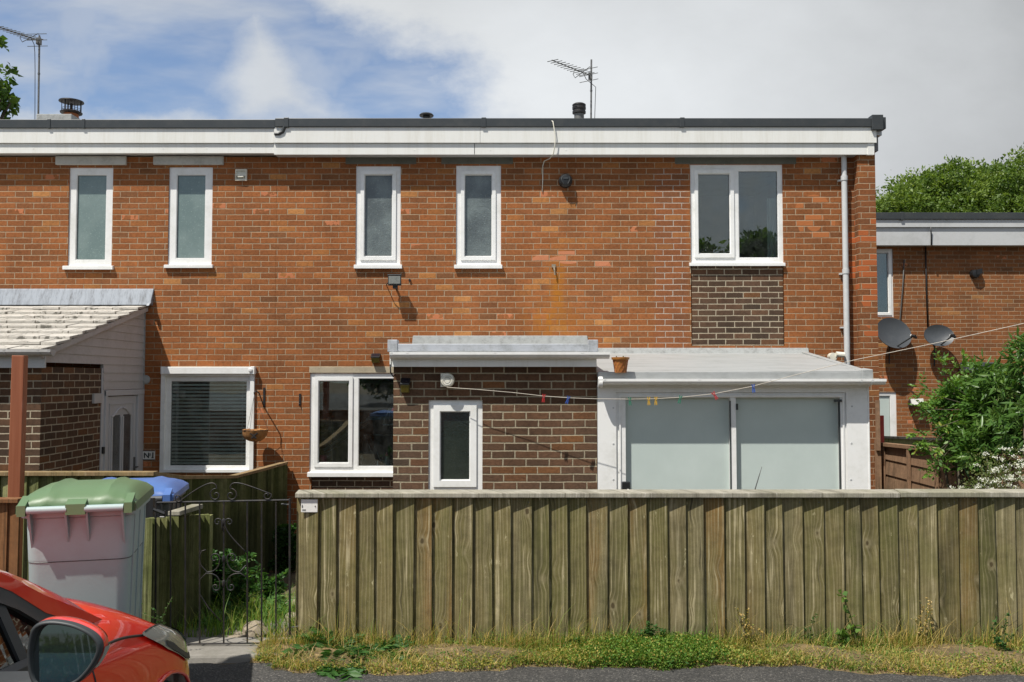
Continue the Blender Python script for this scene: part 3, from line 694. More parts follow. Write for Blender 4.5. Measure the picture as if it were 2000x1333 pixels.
b = MB(); r = rect(805,656,1150,674,WALL); b.hexa([(r[0],WALL-.035,r[2]-.03),(r[1],WALL-.035,r[2]-.03),(r[1],WALL+.005,r[2]-.03),(r[0],WALL+.005,r[2]-.03),(r[0]+.01,WALL-.012,r[3]),(r[1]-.02,WALL-.012,r[3]),(r[1]-.02,WALL+.005,r[3]),(r[0]+.01,WALL+.005,r[3])]); b.build('flashing', M['lead_rough'], main, bevel=.006)
b = MB(); s0, s1 = X(764,Yt+.04,705), X(1165,Yt+.04,705)
b.box(s0, s1, Yt+.03, Yt+.05, at(0,717,Yt+.05).z, zbm+.02); b.box(s0, s1-.001, Yt+.05, EY+.02, at(0,717,Yt+.05).z+.004, at(0,717,Yt+.05).z+.014)
b.box(s0-.012, s0, Yt+.02, WALL-.001, at(0,717,Yt+.05).z-.0, zbm+.012)
b.build('fascia', M['fascia'], main, bevel=.002)
gz1 = at(0,691,Yt).z
b = MB(); gutter(b, X(762,Yt-.02,697), X(1190,Yt-.02,697), Yt-.015, gz1, .05)
for p in (766, 797, 967, 1136): bracket(b, X(p,Yt,697), Yt-.015, gz1, .05)
b.build('gutter', M['upvc'], main, smooth='auto')
# loose cable under the eave
b = MB(); b.tube([at(762,712,8.35), at(763,728,8.37), at(768,736,8.39), at(772,733,8.42)], .007, 6); b.build('cable', M['black'], main, smooth=True)

# ---- glazed lean-to
LY = 8.46; con = main
lx0, lx1 = X(1166.5,LY,850), X(1697,LY,850)
o_out = (lx0, lx1, GZ, at(1000,753,LY).z)
fr_in = rect(1204,767,1655,1150,LY)
b = MB(); slab(b, lx0+.003, lx1, GZ, o_out[3], LY-.01, LY+.06, [fr_in]); b.box(lx1-.05, lx1, LY+.06, WALL-.002, GZ, at(0,735,LY).z+.05)
b.box(lx1-.012, lx1+.004, LY-.016, LY+.02, GZ, at(0,752,LY).z)
b.build('lean_to_frame', M['upvc'], con, bevel=.004)
for (pxx, py) in ((1198,797),(1198,867),(1198,937),(1664,794),(1663,866),(1662,937)):
    b = MB(); c = at(pxx, py, LY-.01); b.lathe((c.x, c.y, c.z), [(.009,.002),(.009,-.003),(.004,-.004)], 10, 'y'); b.build('screw_cap', M['fascia_grey'], con)
p1 = rect(1222,777,1427,1150,LY+.03); p2 = rect(1438,777,1642,1150,LY+.03)
b = MB(); slab(b, fr_in[0]+.002, fr_in[1]-.002, GZ, fr_in[3]-.002, LY+.008, LY+.105, [p1, p2]); d1 = b.build('sliding_door', M['upvc'], con, bevel=.003)
b = MB(); slab(b, fr_in[0]+.03, fr_in[1]-.02, GZ, fr_in[3]-.025, LY-.004, LY+.01, [(fr_in[0]+.045, fr_in[1]-.035, GZ-1, fr_in[3]-.045)])
b.build('door_track', M['upvc'], d1, bevel=.002)
for p in (p1, p2): MB().box(p[0]+.001, p[1]-.001, LY+.075, LY+.081, p[2], p[3]-.001).build('pane', M['frost_door'], d1)
b = MB()
c = at(1224,955,LY+.0); b.box(c.x-.045, c.x+.03, LY-.03, LY+.01, c.z-.06, c.z+.07)
b.build('handle', M['black'], d1, bevel=.008)
b = MB(); b.tube([(c.x+.008, LY-.035, c.z-.05), (c.x+.008, LY-.045, c.z-.0)], .010, 8); b.build('lever', M['signwhite'], d1)
b = MB(); c = at(1440,795,LY); b.box(c.x-.012, c.x+.008, LY-.002, LY+.02, c.z-.03, c.z+.03); c = at(1638,783,LY); b.box(c.x-.04, c.x+.03, LY-.002, LY+.02, c.z-.012, c.z+.012); 
for xx in (p1[1]-.004, p2[1]-.012): b.box(xx, xx+.008, LY+.002, LY+.034, GZ, p1[3]-.03)
b.build('latch', M['blackgrey'], d1)
# roof: back edge wider than the front, falling towards the garden
Yr = 8.375; zf = at(0,728,Yr).z; zbk = at(0,690,WALL-.03).z
rx0 = ex1+.003; bx1 = X(1575,WALL,690); fx = X(1701,Yr,725)
b = MB(); t = .05
vsr = [(rx0,Yr,zf-t),(fx,Yr,zf-t+.01),(bx1,WALL-.001,zbk-t),(rx0,WALL-.001,zbk-t),(rx0,Yr,zf),(fx,Yr,zf+.015),(bx1,WALL-.001,zbk),(rx0,WALL-.001,zbk)]
b.add(vsr, BOXF); b.build('lean_to_roof', M['grp'], con)
b = MB(); b.box(rx0+.001, fx-.08, Yr-.012, Yr+.0, at(0,742,Yr).z, zf+.006)
b.hexa([(fx-.09,Yr-.02,at(0,743,Yr).z),(fx+.012,Yr-.02,at(0,743,Yr).z),(fx+.012,Yr+.18,at(0,743,Yr).z),(fx-.09,Yr+.18,at(0,743,Yr).z),(fx-.09,Yr-.02,zf+.022),(fx+.012,Yr-.02,zf+.03),(fx+.012,Yr+.18,zf+.045),(fx-.09,Yr+.18,zf+.035)])
# raised verge along the right edge
A = Vector((fx-.01, Yr+.16, zf+.012)); B = Vector((bx1-.02, WALL-.002, zbk+.0)); 
b.hexa([(A.x-.05,A.y,A.z-.06),(A.x+.02,A.y,A.z-.06),(B.x+.02,B.y,B.z-.06),(B.x-.05,B.y,B.z-.06),(A.x-.05,A.y,A.z+.02),(A.x+.02,A.y,A.z+.02),(B.x+.02,B.y,B.z+.02),(B.x-.05,B.y,B.z+.02)])
b.build('roof_trim', M['grp'], con, bevel=.004)
b = MB(); r = rect(1166,680,1578,692,WALL); b.hexa([(r[0],WALL-.05,r[2]-.005),(r[1],WALL-.05,r[2]-.005),(r[1],WALL+.005,r[2]-.005),(r[0],WALL+.005,r[2]-.005),(r[0],WALL-.02,r[3]),(r[1],WALL-.02,r[3]),(r[1],WALL+.005,r[3]),(r[0],WALL+.005,r[3])]); b.build('flashing', M['lead_rough'], con, bevel=.005)
zg = at(0,743,Yr-.06).z
b = MB(); b.box(lx0+.004, lx1, Yr+.03, LY-.005, at(0,753,LY).z-.012, at(0,753,LY).z); b.box(lx0+.004, fx-.03, Yr+.005, Yr+.025, at(0,753,Yr).z-.012, at(0,742,Yr).z); b.build('soffit', M['fascia'], con)
b = MB(); gutter(b, X(1168,Yr-.03,748), X(1726,Yr-.03,748), Yr-.045, zg, .045)
for p in (1180, 1363, 1501, 1678, 1699): bracket(b, X(p,Yr-.03,748), Yr-.045, zg, .045)
b.lathe((X(1170,Yr-.03,748), Yr-.045, zg-.02), [(.05,-.01),(.055,.0),(.055,.03)], 12, 'x')
b.build('gutter', M['upvc'], con, smooth='auto')
# overflow elbow beside the downpipe
b = MB(); c = at(1636,697,11.0); b.tube([(c.x-.05,11.09,c.z+.0),(c.x-.05,11.0,c.z)], .05, 12); b.tube([(c.x-.02,11.0,c.z+.03),(c.x+.08,10.99,c.z+.02)], .035, 10); b.build('waste_pipe', M['cream'], main, smooth='auto')
# interiors seen through the clear glass
room(main, oE, WALL, 2.6, 'interior_mid'); room(main, oK, WALL, 2.6, 'interior', mx=.5)
b = MB()  # bedroom curtain edge and sill ornaments
c = at(1507, 430, WALL+.25)
ring = []
xa, xb = X(1498,WALL+.12,430), X(1528,WALL+.12,430); zz0, zz1 = at(0,512,WALL+.12).z, at(0,388,WALL+.12).z
pts = [(xa+(xb-xa)*i/24, WALL+.12+.012*math.sin(i*1.3)) for i in range(25)]
for i in range(24): b.add([(pts[i][0],pts[i][1],zz0),(pts[i+1][0],pts[i+1][1],zz0),(pts[i+1][0],pts[i+1][1],zz1),(pts[i][0],pts[i][1],zz1)], [(0,1,2,3)])
tag(b.build('curtain', M['curtain']), 'pale curtain hanging inside the right side of the wide bedroom window', 'curtain')

# ================================================================== LEFT HOUSE (number 1)
LX0 = -9.2
left = thing('terraced_house', ((LX0+HX0)/2, WALL, -.77), 'red brick terraced house numbered 1 with a tiled porch and white cladding toned grey for shade', 'house', 'houses of the terrace')
lh = []
window(left, (133,327,220,522), WALL, [(147,341,206,508,'frost_a',False)], (122,518,220,527), holes_out=lh, label='teal frosted upstairs window furthest left')
window(left, (328,326,415,520), WALL, [(343,341,400,505,'frost_a',False)], (320,516,415,524), holes_out=lh, label='teal frosted upstairs window above the blinds')
# living room window: deep frame with a roller-shutter box
winL, oL = window(left, (316,730,496,922), WALL, [(331,744,481,911,'glass',False)], None, holes_out=lh, label='square window with slatted blind')
b = MB(); slab(b, oL[0]-.006, oL[1]+.006, oL[2]-.004, oL[3]+.0, WALL-.035, WALL+.02, [(oL[0]+.045, oL[1]-.045, oL[2]+.03, oL[3]-.03)]); b.build('surround', M['upvc'], winL, bevel=.004)
b = MB(); r = rect(315,717,498,731,WALL-.06); b.box(r[0], r[1]-.05, WALL-.075, WALL-.001, r[2], r[3]); b.box(r[1]-.05, r[1], WALL-.085, WALL-.001, r[2]-.004, r[3]+.006)
cc = at(489,723,WALL-.085); b.lathe((cc.x,WALL-.085,cc.z), [(.028,.0),(.028,-.012),(.012,-.016)], 16, 'y'); b.box(r[0]-.004, r[0]+.03, WALL-.08, WALL-.001, r[2]-.002, r[3]+.004)
b.build('shutter_box', M['upvc'], winL, bevel=.006)
wallx1 = HX0-.002
w = MB(); slab(w, LX0, wallx1, GZ, soffz+.02, WALL, WALL+.25, lh); w.build('wall', M['brick'], left)
b = MB(); b.box(LX0, LX0+.2, WALL+.25, 17, GZ, soffz); b.box(wallx1-.2, wallx1, WALL+.25, 17, GZ, soffz); b.box(LX0+.2, wallx1-.2, 16.8, 17, GZ, soffz); b.build('wall', M['brick'], left)
for (a, c) in ((108,246),(299,436)):
    b = MB(); r = rect(a, 308, c, 322, WALL-.03); b.box(r[0], r[1], WALL-.035, WALL+.1, r[2], r[3]+.02); b.build('lintel', M['lintel_white'], left, bevel=.008)
zA2, zB2, zC2 = at(1000,251,10.95).z, at(1000,281,10.95).z, at(1000,301,10.97).z
b = MB(); fascia(b, LX0, HX0+.006, 10.915, zA2, zB2); fascia(b, LX0, HX0+.004, 10.938, zB2-.002, zC2)
for i in range(9): b.lathe((HX0-.35-i*.47, 10.915, zA2-.04), [(.0075,.003),(.0075,-.003)], 8, 'y'); b.lathe((HX0-.3-i*.55, 10.938, zC2+.06), [(.0075,.003),(.0075,-.003)], 8, 'y')
b.build('fascia', M['fascia'], left, bevel=.0015)
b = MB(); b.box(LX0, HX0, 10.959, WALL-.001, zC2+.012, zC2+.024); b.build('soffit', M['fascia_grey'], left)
b = MB(); zt_ = at(0,233,10.92).z; b.box(LX0, HX0+.028, 10.893, 10.985, zA2-.012, zt_-.012)
for pxx in (98, 165): b.box(X(pxx,10.92,240)-.02, X(pxx,10.92,240)+.02, 10.886, 10.99, zA2-.016, zt_-.006)
c = at(546,258,10.9); ring = [(.075*math.cos(a), .065*math.sin(a)) for a in [math.pi*(1+ k/10) + math.pi*.0 for k in range(6,11)]]
b.tube([at(536,262,10.9), at(545,262,10.9), at(552,258,10.9), at(556,248,10.9), at(556,240,10.9)], [.022,.024,.026,.026,.02], 8)
b.build('roof_trim', M['trim'], left, bevel=.005)
b = MB(); b.box(LX0, HX0-.002, 10.985, 17, soffz+.06, zt_-.04); b.build('roof', M['felt'], left)
# chimney: slab, terracotta pot, black cowl
c = at(132, 226, 12.3); zr = at(0,231,12.3).z
b = MB(); b.box(c.x-.34, c.x+.16, 12.1, 12.9, zr-.4, zr); b.build('chimney', M['lead_rough'], left, bevel=.01)
b = MB(); b.lathe((c.x, 12.4, 0), [(.12, zr), (.115, zr+.02), (.10, zr+.05), (.10, zr+.11), (.115, zr+.13)], 24); b.build('chimney_pot', M['terracotta'], left, smooth='auto')
b = MB(); b.lathe((c.x, 12.4, 0), [(.08, zr+.08), (.145, zr+.095), (.15, zr+.11), (.12, zr+.125)], 24); b.lathe((c.x, 12.4, 0), [(.168, zr+.262), (.165, zr+.275), (.10, zr+.292), (.02, zr+.30)], 24)
for k in range(6):
    a = k*math.pi/3+.3; b.tube([(c.x+.125*math.cos(a), 12.4+.125*math.sin(a), zr+.11), (c.x+.125*math.cos(a), 12.4+.125*math.sin(a), zr+.268)], .005 if k % 2 else .010, 6)
b.lathe((c.x,12.4,0), [(.02,zr+.1),(.02,zr+.24)], 8)
for h in (.14, .165): b.tube([(c.x+.12*math.cos(k*math.pi/8), 12.4+.12*math.sin(k*math.pi/8), zr+h) for k in range(16)], .003, 4, close=True)
b.build('chimney_cowl', M['iron'], left, smooth='auto')
# square air vent
c = at(472, 343, WALL); b = MB(); h = .073
slab(b, c.x-h, c.x+h, c.z-h, c.z+h, WALL-.03, WALL+.001, [(c.x-h*.8, c.x+h*.8, c.z-h*.75, c.z-.012), (c.x-h*.8, c.x+h*.8, c.z+.008, c.z+h*.75)])
b.box(c.x-h*.8, c.x+h*.8, WALL-.012, WALL-.001, c.z-h*.75, c.z+h*.75)
b.hexa([(c.x-h*.5,WALL-.05,c.z-.035),(c.x+h*.5,WALL-.05,c.z-.035),(c.x+h*.5,WALL-.02,c.z-.035),(c.x-h*.5,WALL-.02,c.z-.035),(c.x-h*.5,WALL-.05,c.z-.02),(c.x+h*.5,WALL-.05,c.z-.02),(c.x+h*.5,WALL-.02,c.z-.01),(c.x-h*.5,WALL-.02,c.z-.01)])
b.build('air_vent', M['cream'], left, bevel=.003)
# blind inside the living room window
room(left, oL, WALL, 2.4, 'interior')
b = MB(); n_s = 23; zt = oL[3]-.10; zb_ = oL[2]+.14
for i in range(n_s):
    z = zt - (zt-zb_)*i/(n_s-1) ; t = .0
    b.hexa([(oL[0]+.075,WALL+.058,z-.012),(oL[1]-.075,WALL+.058,z-.012),(oL[1]-.075,WALL+.083,z+.007),(oL[0]+.075,WALL+.083,z+.007),(oL[0]+.075,WALL+.058,z+.013),(oL[1]-.075,WALL+.058,z+.013),(oL[1]-.075,WALL+.083,z+.012),(oL[0]+.075,WALL+.083,z+.012)])
b.box(oL[0]+.075, oL[1]-.075, WALL+.058, WALL+.083, zb_-.05, zb_-.025)
bl = b.build('blind', M['blind']); tag(bl, 'horizontal slatted blind lowered inside the square living room window', 'blind')
b = MB()
for f in (.14, .5, .86):
    x = oL[0]+(oL[1]-oL[0])*f; b.tube([(x,WALL+.056,zt+.03),(x,WALL+.056,zb_-.03)], .0022, 4)
b.build('cord', M['blind'], bl)
for f in (.06, .94):   # dim curtains at either side
    b = MB(); x = oL[0]+(oL[1]-oL[0])*f
    pts = [(x-.09+.18*i/14, WALL+.30+.025*math.sin(i*1.6)) for i in range(15)]
    for i in range(14): b.add([(pts[i][0],pts[i][1],oL[2]-.1),(pts[i+1][0],pts[i+1][1],oL[2]-.1),(pts[i+1][0],pts[i+1][1],oL[3]),(pts[i][0],pts[i][1],oL[3])], [(0,1,2,3)])
    tag(b.build('curtain', M['interior_mid']), 'dim grey curtain behind the %s end of the slatted blind' % ('left' if f < .5 else 'right'), 'curtain', 'curtains behind the blind')

# ---- porch
PX = X(278, WALL, 738); PYF = 8.72
zbr = at(0,717,PYF).z
D0, D1 = PX*F/-(1000-200), PX*F/-(1000-271)
b = MB(); b.box(PX-.22, PX, PYF, abs(D0), GZ, zbr); b.box(LX0, PX-.22, PYF, PYF+.22, GZ, zbr); b.build('porch_wall', M['brown_dark'], left)
D0, D1 = abs(D0), abs(D1)
# roof plane
ye = 8.60; ze = at(0,688,ye).z+.01; zwl = at(0,594,WALL).z-.02
def roofz(y): return ze + (zwl-ze)*(y-ye)/(WALL-ye)
rxe = at(290,596,WALL).x
# cladding: lapped boards on the side wall, cut by the roof slope
b = MB(); z = at(0,762,D0).z; dz = .098; k = 0
while z < zwl:
    z2 = z+dz-.004; ya = D0 if z < zbr-.02 else PYF-.02
    def ycut(zz): return max(ya, ye+(zz+.05-ze)*(WALL-ye)/(zwl-ze))
    y1_, y2_ = ycut(z), ycut(z2)
    if y1_ < WALL-.05:
        y2_ = min(y2_, WALL-.01); o1 = .022; o2 = .013
        xo = PX
        b.hexa([(xo+o1,y1_,z),(xo-.02,y1_,z),(xo-.02,WALL-.002,z),(xo+o1,WALL-.002,z),(xo+o2,y2_,z2+.004),(xo-.02,y2_,z2+.004),(xo-.02,WALL-.002,z2+.004),(xo+o2,WALL-.002,z2+.004)])
    z += dz; k += 1
b.build('cladding', M['clad'], left)
b = MB(); b.box(PX-.02, PX+.012, D0-.02, D0+.045, GZ, zbr); b.build('corner_post', M['door'], left, bevel=.003)
# door in the side wall
zdt = at(0,764,D0).z
b = MB()
for (ya, yb_, za, zb2, o) in ((D0+.046,D0+.10,GZ,zdt,.03),(D1-.06,WALL-.003,GZ,zdt,.03),(D0+.046,WALL-.003,zdt-.06,zdt+.006,.034)): b.box(PX-.03, PX+o, ya, yb_, za, zb2)
fr = b.build('door_frame', M['door'], left, bevel=.004)
ya, yb2 = D0+.11, D1-.07
b = MB(); b.box(PX-.03, PX+.005, ya, yb2, GZ, zdt-.07); dr = b.build('door', M['door'], left)
def sidering(b, y0, y1, z0, z1, w, xo, xi):
    for (a, c, d, e) in ((y0,y1,z1-w,z1),(y0,y1,z0,z0+w),(y0,y0+w,z0+w,z1-w),(y1-w,y1,z0+w,z1-w)): b.box(xi, xo, a, c, d, e)
b = MB(); sidering(b, ya+.07, yb2-.07, GZ+.2, zdt-.15, .018, PX+.016, PX+.005); ym = (ya+yb2)/2
slots = [(ya+.16, ym-.05), (ym+.05, yb2-.16)]
zs1 = at(0,815,10.3).z
for (a, c) in slots:
    for (p, q) in ((a-.035, a-.01), (c+.01, c+.035)): b.box(PX+.004, PX+.02, p, q, GZ+.3, zs1)
for (a, c, dirn) in ((slots[0][0]-.035, slots[0][1]+.035, 1), (slots[1][0]-.035, slots[1][1]+.035, -1)):
    ztip = zs1+.10
    pts = [(a, zs1), (a+(c-a)*.3, zs1+.03), (a+(c-a)*.7, zs1+.09), (c, ztip)] if dirn > 0 else [(a, ztip), (a+(c-a)*.3, zs1+.09), (a+(c-a)*.7, zs1+.03), (c, zs1)]
    b.tube([(PX+.012, p, q) for p, q in pts], .014, 6)
b.build('moulding', M['door'], dr, bevel=.004)
for (a, c) in slots:
    b = MB(); b.box(PX+.003, PX+.011, a, c, GZ+.3, zs1+.02); b.build('pane', M['frost_slot'], dr)
b = MB(); zh_ = at(0,915,10.7).z; b.box(PX+.005, PX+.02, yb2-.055, yb2-.02, zh_-.1, zh_+.12); b.tube([(PX+.02,yb2-.04,zh_),(PX+.06,yb2-.04,zh_),(PX+.06,yb2-.15,zh_)], .009, 8); b.build('handle', M['iron_grey'], dr)
b = MB(); zz = at(0,880,D0).z; b.box(PX+.012, PX+.035, D0-.005, D0+.04, zz-.04, zz+.04); b.build('door_bell', M['black'], fr, bevel=.006)
# junk notice box on the dark brick
b = MB(); c0 = abs(PX*F/(1000-181)); c1 = abs(PX*F/(1000-197)); b.box(PX, PX+.03, c0, c1, at(0,788,9.9).z, at(0,769,9.9).z); b.build('meter_cover', M['clad'], left, bevel=.004)
# fascia board, barge board, gutter
b = MB(); fz0, fz1 = at(0,719,ye+.02).z, at(0,690,ye+.02).z
b.box(LX0, X(88,ye+.05,700), ye+.05, ye+.075, fz0, fz1+.02)
b.build('fascia', M['fascia_grey'], left, bevel=.003)
b = MB(); 
b.hexa([(rxe-.05,ye+.0,roofz(ye)-.075),(rxe+.0,ye+.0,roofz(ye)-.075),(rxe+.0,WALL-.002,roofz(WALL)-.075),(rxe-.05,WALL-.002,roofz(WALL)-.075),(rxe-.05,ye+.0,roofz(ye)-.015),(rxe+.0,ye+.0,roofz(ye)-.015),(rxe+.0,WALL-.002,roofz(WALL)-.015),(rxe-.05,WALL-.002,roofz(WALL)-.015)])
b.build('barge_board', M['clad'], left, bevel=.003)
b = MB(); gutter(b, LX0, X(104,ye-.04,690), ye-.04, ze+.0, .05)
for p in (14, 80, 100): bracket(b, X(p,ye-.04,690), ye-.04, ze+.0, .05)
b.build('gutter', M['clad'], left, smooth='auto')
b = MB(); rows = 9; 
for i in range(rows):
    ya_ = ye-.02 + (WALL-ye-.02)*i/rows; yb_ = ye-.02+(WALL-ye-.02)*(i+1)/rows+.03
    x = rxe-.0 + (0 if i % 2 else -.165); first = True
    xr = rxe+.015
    while xr > LX0:
        wd = .165 if (first and i % 2) else .33
        xl = max(xr-wd, LX0); first = False
        g1 = random.uniform(.002,.010); j = random.uniform(-.008,.008); k_ = random.uniform(0,.008); ry = random.uniform(-.014,.010)
        za, zb_ = roofz(ya_)+.012+k_, roofz(yb_)-.006+k_*.4
        b.hexa([(xl+g1,ya_+ry,za-.014),(xr-g1,ya_+ry+j,za-.014),(xr-g1,yb_,zb_-.018),(xl+g1,yb_,zb_-.018),(xl+g1,ya_+ry,za+.016),(xr-g1,ya_+ry+j,za+.016),(xr-g1,yb_,zb_+.004),(xl+g1,yb_,zb_+.004)], random.random())
        xr = xl
b.build('porch_roof', M['tile'], left, bevel=.003)
b = MB(); b.add([(LX0,ye,roofz(ye)-.02),(rxe-.01,ye,roofz(ye)-.02),(rxe-.01,WALL,roofz(WALL)-.02),(LX0,WALL,roofz(WALL)-.02)], [(0,1,2,3)]); b.build('roof_underlay', M['black'], left)
r = rect(-400,564,299,594,WALL-.03)
b = MB(); b.hexa([(LX0,WALL-.09,r[2]-.02),(r[1]-.01,WALL-.09,r[2]-.02),(r[1]-.01,WALL+.004,r[2]-.02),(LX0,WALL+.004,r[2]-.02),(LX0,WALL-.012,r[3]),(r[1],WALL-.012,r[3]),(r[1],WALL+.004,r[3]),(LX0,WALL+.004,r[3])])
b.hexa([(r[1]-.05,WALL-.13,r[2]-.035),(r[1]-.01,WALL-.13,r[2]-.035),(r[1]-.01,WALL-.09,r[2]-.02),(r[1]-.05,WALL-.09,r[2]-.02),(r[1]-.05,WALL-.11,r[2]-.0),(r[1],WALL-.11,r[2]-.0),(r[1],WALL-.06,r[2]+.03),(r[1]-.05,WALL-.06,r[2]+.03)])
b.build('flashing', M['lead'], left, bevel=.008)
b = MB(); c = at(281,742,WALL-.01); b.lathe((c.x+.02,WALL,c.z), [(.06,.0),(.055,-.012),(.03,-.018)], 10, 'y'); c = at(279,760,WALL); b.box(c.x-.01,c.x+.02,WALL-.012,WALL,at(0,1060,WALL).z,at(0,610,WALL).z); b.build('mortar_patch', M['lead_rough'], left)

# ================================================================== FAR HOUSE on the right
FY = 16.2
fx0 = 4.75
far = thing('terraced_house', (8.6, FY, -.9), 'duller brick house set back on the right beyond the garden', 'house', 'houses of the terrace')
fh = []
window(far, (1690,486,1745,620), FY, [(1702,494,1736,611,'glass',True)], None, holes_out=fh, label='upstairs window partly hidden by the gable pier')
window(far, (1690,766,1752,858), FY, [(1702,773,1741,905,'frost_door',False)], None, holes_out=fh)
_, = (0,)
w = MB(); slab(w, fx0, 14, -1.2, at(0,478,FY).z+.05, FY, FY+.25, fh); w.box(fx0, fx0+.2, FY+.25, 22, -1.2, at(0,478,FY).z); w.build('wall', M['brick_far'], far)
o_ = rect(1690,486,1745,620,FY); room(far, o_, FY, 2.0, 'interior_mid')
z1, z2, z3, z4 = (at(0,p,FY-.25).z for p in (416,427,444,479))
b = MB(); b.box(fx0-.1, 14, FY-.28, FY-.2, z2-.02, z1); b.box(X(1762,FY-.28,420)-.03, X(1762,FY-.28,420)+.03, FY-.29, FY-.2, z2-.035, z1+.008); b.build('roof_trim', M['trim'], far, bevel=.006)
b = MB(); b.box(fx0-.1, 14, FY-.25, FY-.225, z3, z2-.021); sx = X(1818,FY-.2,460)
b.box(fx0-.1, sx-.006, FY-.215, FY-.19, z4, z3-.002); b.box(sx+.006, 14, FY-.215, FY-.19, z4, z3-.002); b.build('fascia', M['fascia_grey'], far, bevel=.002)
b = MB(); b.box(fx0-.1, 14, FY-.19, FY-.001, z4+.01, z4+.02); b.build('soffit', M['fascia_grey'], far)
b = MB(); b.box(fx0, 14, FY-.2, 22, z3, z1-.03); b.build('roof', M['felt'], far)
b = MB(); cb = [(1818,444,15.93),(1819,462,15.96),(1819,479,15.97)]; b.tube([at(*p) for p in cb], .012, 6)
b.tube([at(1808,480,16.17), at(1809,560,16.17), at(1812,640,16.17)], .013, 6); b.build('cable', M['black'], far, smooth=True)
b = MB(); b.tube([at(1766,508,16.18), at(1763,560,16.17), at(1758,620,16.17), at(1757,650,16.17)], .010, 6); b.build('cable', M['iron_grey'], far, smooth=True)
c = at(1902,536,FY); b = MB(); b.lathe((c.x,FY,c.z), [(.085,.0),(.08,-.05),(.07,-.09),(.03,-.10)], 20, 'y'); b.hexa([(c.x,FY-.12,c.z-.02),(c.x+.11,FY-.10,c.z+.0),(c.x+.11,FY,c.z+.0),(c.x,FY,c.z-.02),(c.x,FY-.12,c.z+.07),(c.x+.11,FY-.10,c.z+.10),(c.x+.11,FY,c.z+.10),(c.x,FY,c.z+.07)]); b.build('vent_cowl', M['black'], far, smooth='auto')
r = rect(1886,708,1952,729,16.0); b = MB(); b.box(r[0], r[1], 16.0, FY, r[2], r[3]); b.box(r[0]-.05, r[1]+.02, 15.97, FY, r[2]+.04, r[2]+.07); b.build('canopy', M['dish'], far, bevel=.01)
# ================================================================== FENCES
def fence_run(b, A, B, zt, zb, pitch, thick=.018, lap=.014, side=1, jit=.004, seed=1, wjit=.05):
    """feather-edge boards from A to B (x,y); zt/zb functions of distance; side=+1: outer face to the right of A->B"""
    rr = random.Random(seed); A = Vector((*A, 0)); B = Vector((*B, 0)); L = (B-A).length; d = (B-A)/L
    nrm = Vector((d.y, -d.x, 0))*side; s = 0.0; i = 0
    while s < L-.01:
        w = pitch*(1+rr.uniform(-wjit, wjit)); e = min(s+w, L)
        s0 = s-lap; s1 = e; t0 = zt(s)+rr.uniform(-jit, jit)*.3; b0, b1 = zb(s)+rr.uniform(-jit, jit)*2, zb(e)+rr.uniform(-jit, jit)*2
        lean = rr.uniform(-.006, .006)
        fa, fb = .004, thick+rr.uniform(0, .005)
        P = lambda q, o, z: (A+d*q+nrm*o+Vector((0,0,z)))
        r = rr.random()
        vs = [P(s0, fa, b0), P(s1, fb, b1), P(s1, 0.0, b1), P(s0, -.004, b0), P(s0+lean, fa, t0), P(s1+lean, fb, zt(e)), P(s1+lean, 0.0, zt(e)), P(s0+lean, -.004, t0)]
        b.add(vs, BOXF, r); s = e; i += 1
FYF = 4.80
fxa, fxb = X(583, FYF, 1100), 5.3
ff = thing('fence', ((fxa+fxb)/2, FYF, 0), 'long low fence of weathered green-brown boards beside the road', 'fence')
ztop = at(1000, 971, FYF).z
b = MB(); fence_run(b, (fxa, FYF-.0), (fxb, FYF), lambda s: ztop+.003, lambda s: .025-.004*s, .1056, seed=5, thick=.024, wjit=.085)
b.build('boards', M['boards'], ff, bevel=.0015)
jx = X(1752, FYF, 965)
b = MB(); b.hexa([(fxa-.012,FYF-.045,ztop),(jx-.001,FYF-.045,ztop),(jx-.001,FYF+.035,ztop),(fxa-.012,FYF+.035,ztop),(fxa-.012,FYF-.045,ztop+.026),(jx-.001,FYF-.045,ztop+.028),(jx-.001,FYF+.035,ztop+.038),(fxa-.012,FYF+.035,ztop+.036)], .2)
b.build('cap_rail', M['cap'], ff, bevel=.004)
b = MB(); b.hexa([(jx+.001,FYF-.043,ztop+.002),(fxb,FYF-.043,ztop+.002),(fxb,FYF+.035,ztop+.002),(jx+.001,FYF+.035,ztop+.002),(jx+.001,FYF-.043,ztop+.031),(fxb,FYF-.043,ztop+.031),(fxb,FYF+.035,ztop+.040),(jx+.001,FYF+.035,ztop+.040)], .7)
b.build('cap_rail', M['cap'], ff, bevel=.004)
for zz in (.2, .62):
    b = MB(); b.box(fxa, fxb, FYF+.006, FYF+.06, zz, zz+.075, .5); b.build('rail', M['boards'], ff)
for k in range(3):
    b = MB(); x = fxa+.05+k*3.1; b.box(x-.04, x+.04, FYF+.062, FYF+.14, -.3, ztop-.02, .3); b.build('post', M['boards'], ff)
b = MB(); rr = random.Random(4); s = fxa+.1056
while s < fxb-.1:
    b.lathe((s-.012, FYF-.0225, ztop-.026), [(.0035,.004),(.0035,-.001)], 6, 'y'); s += .1056
b.build('nails', M['iron_grey'], ff)
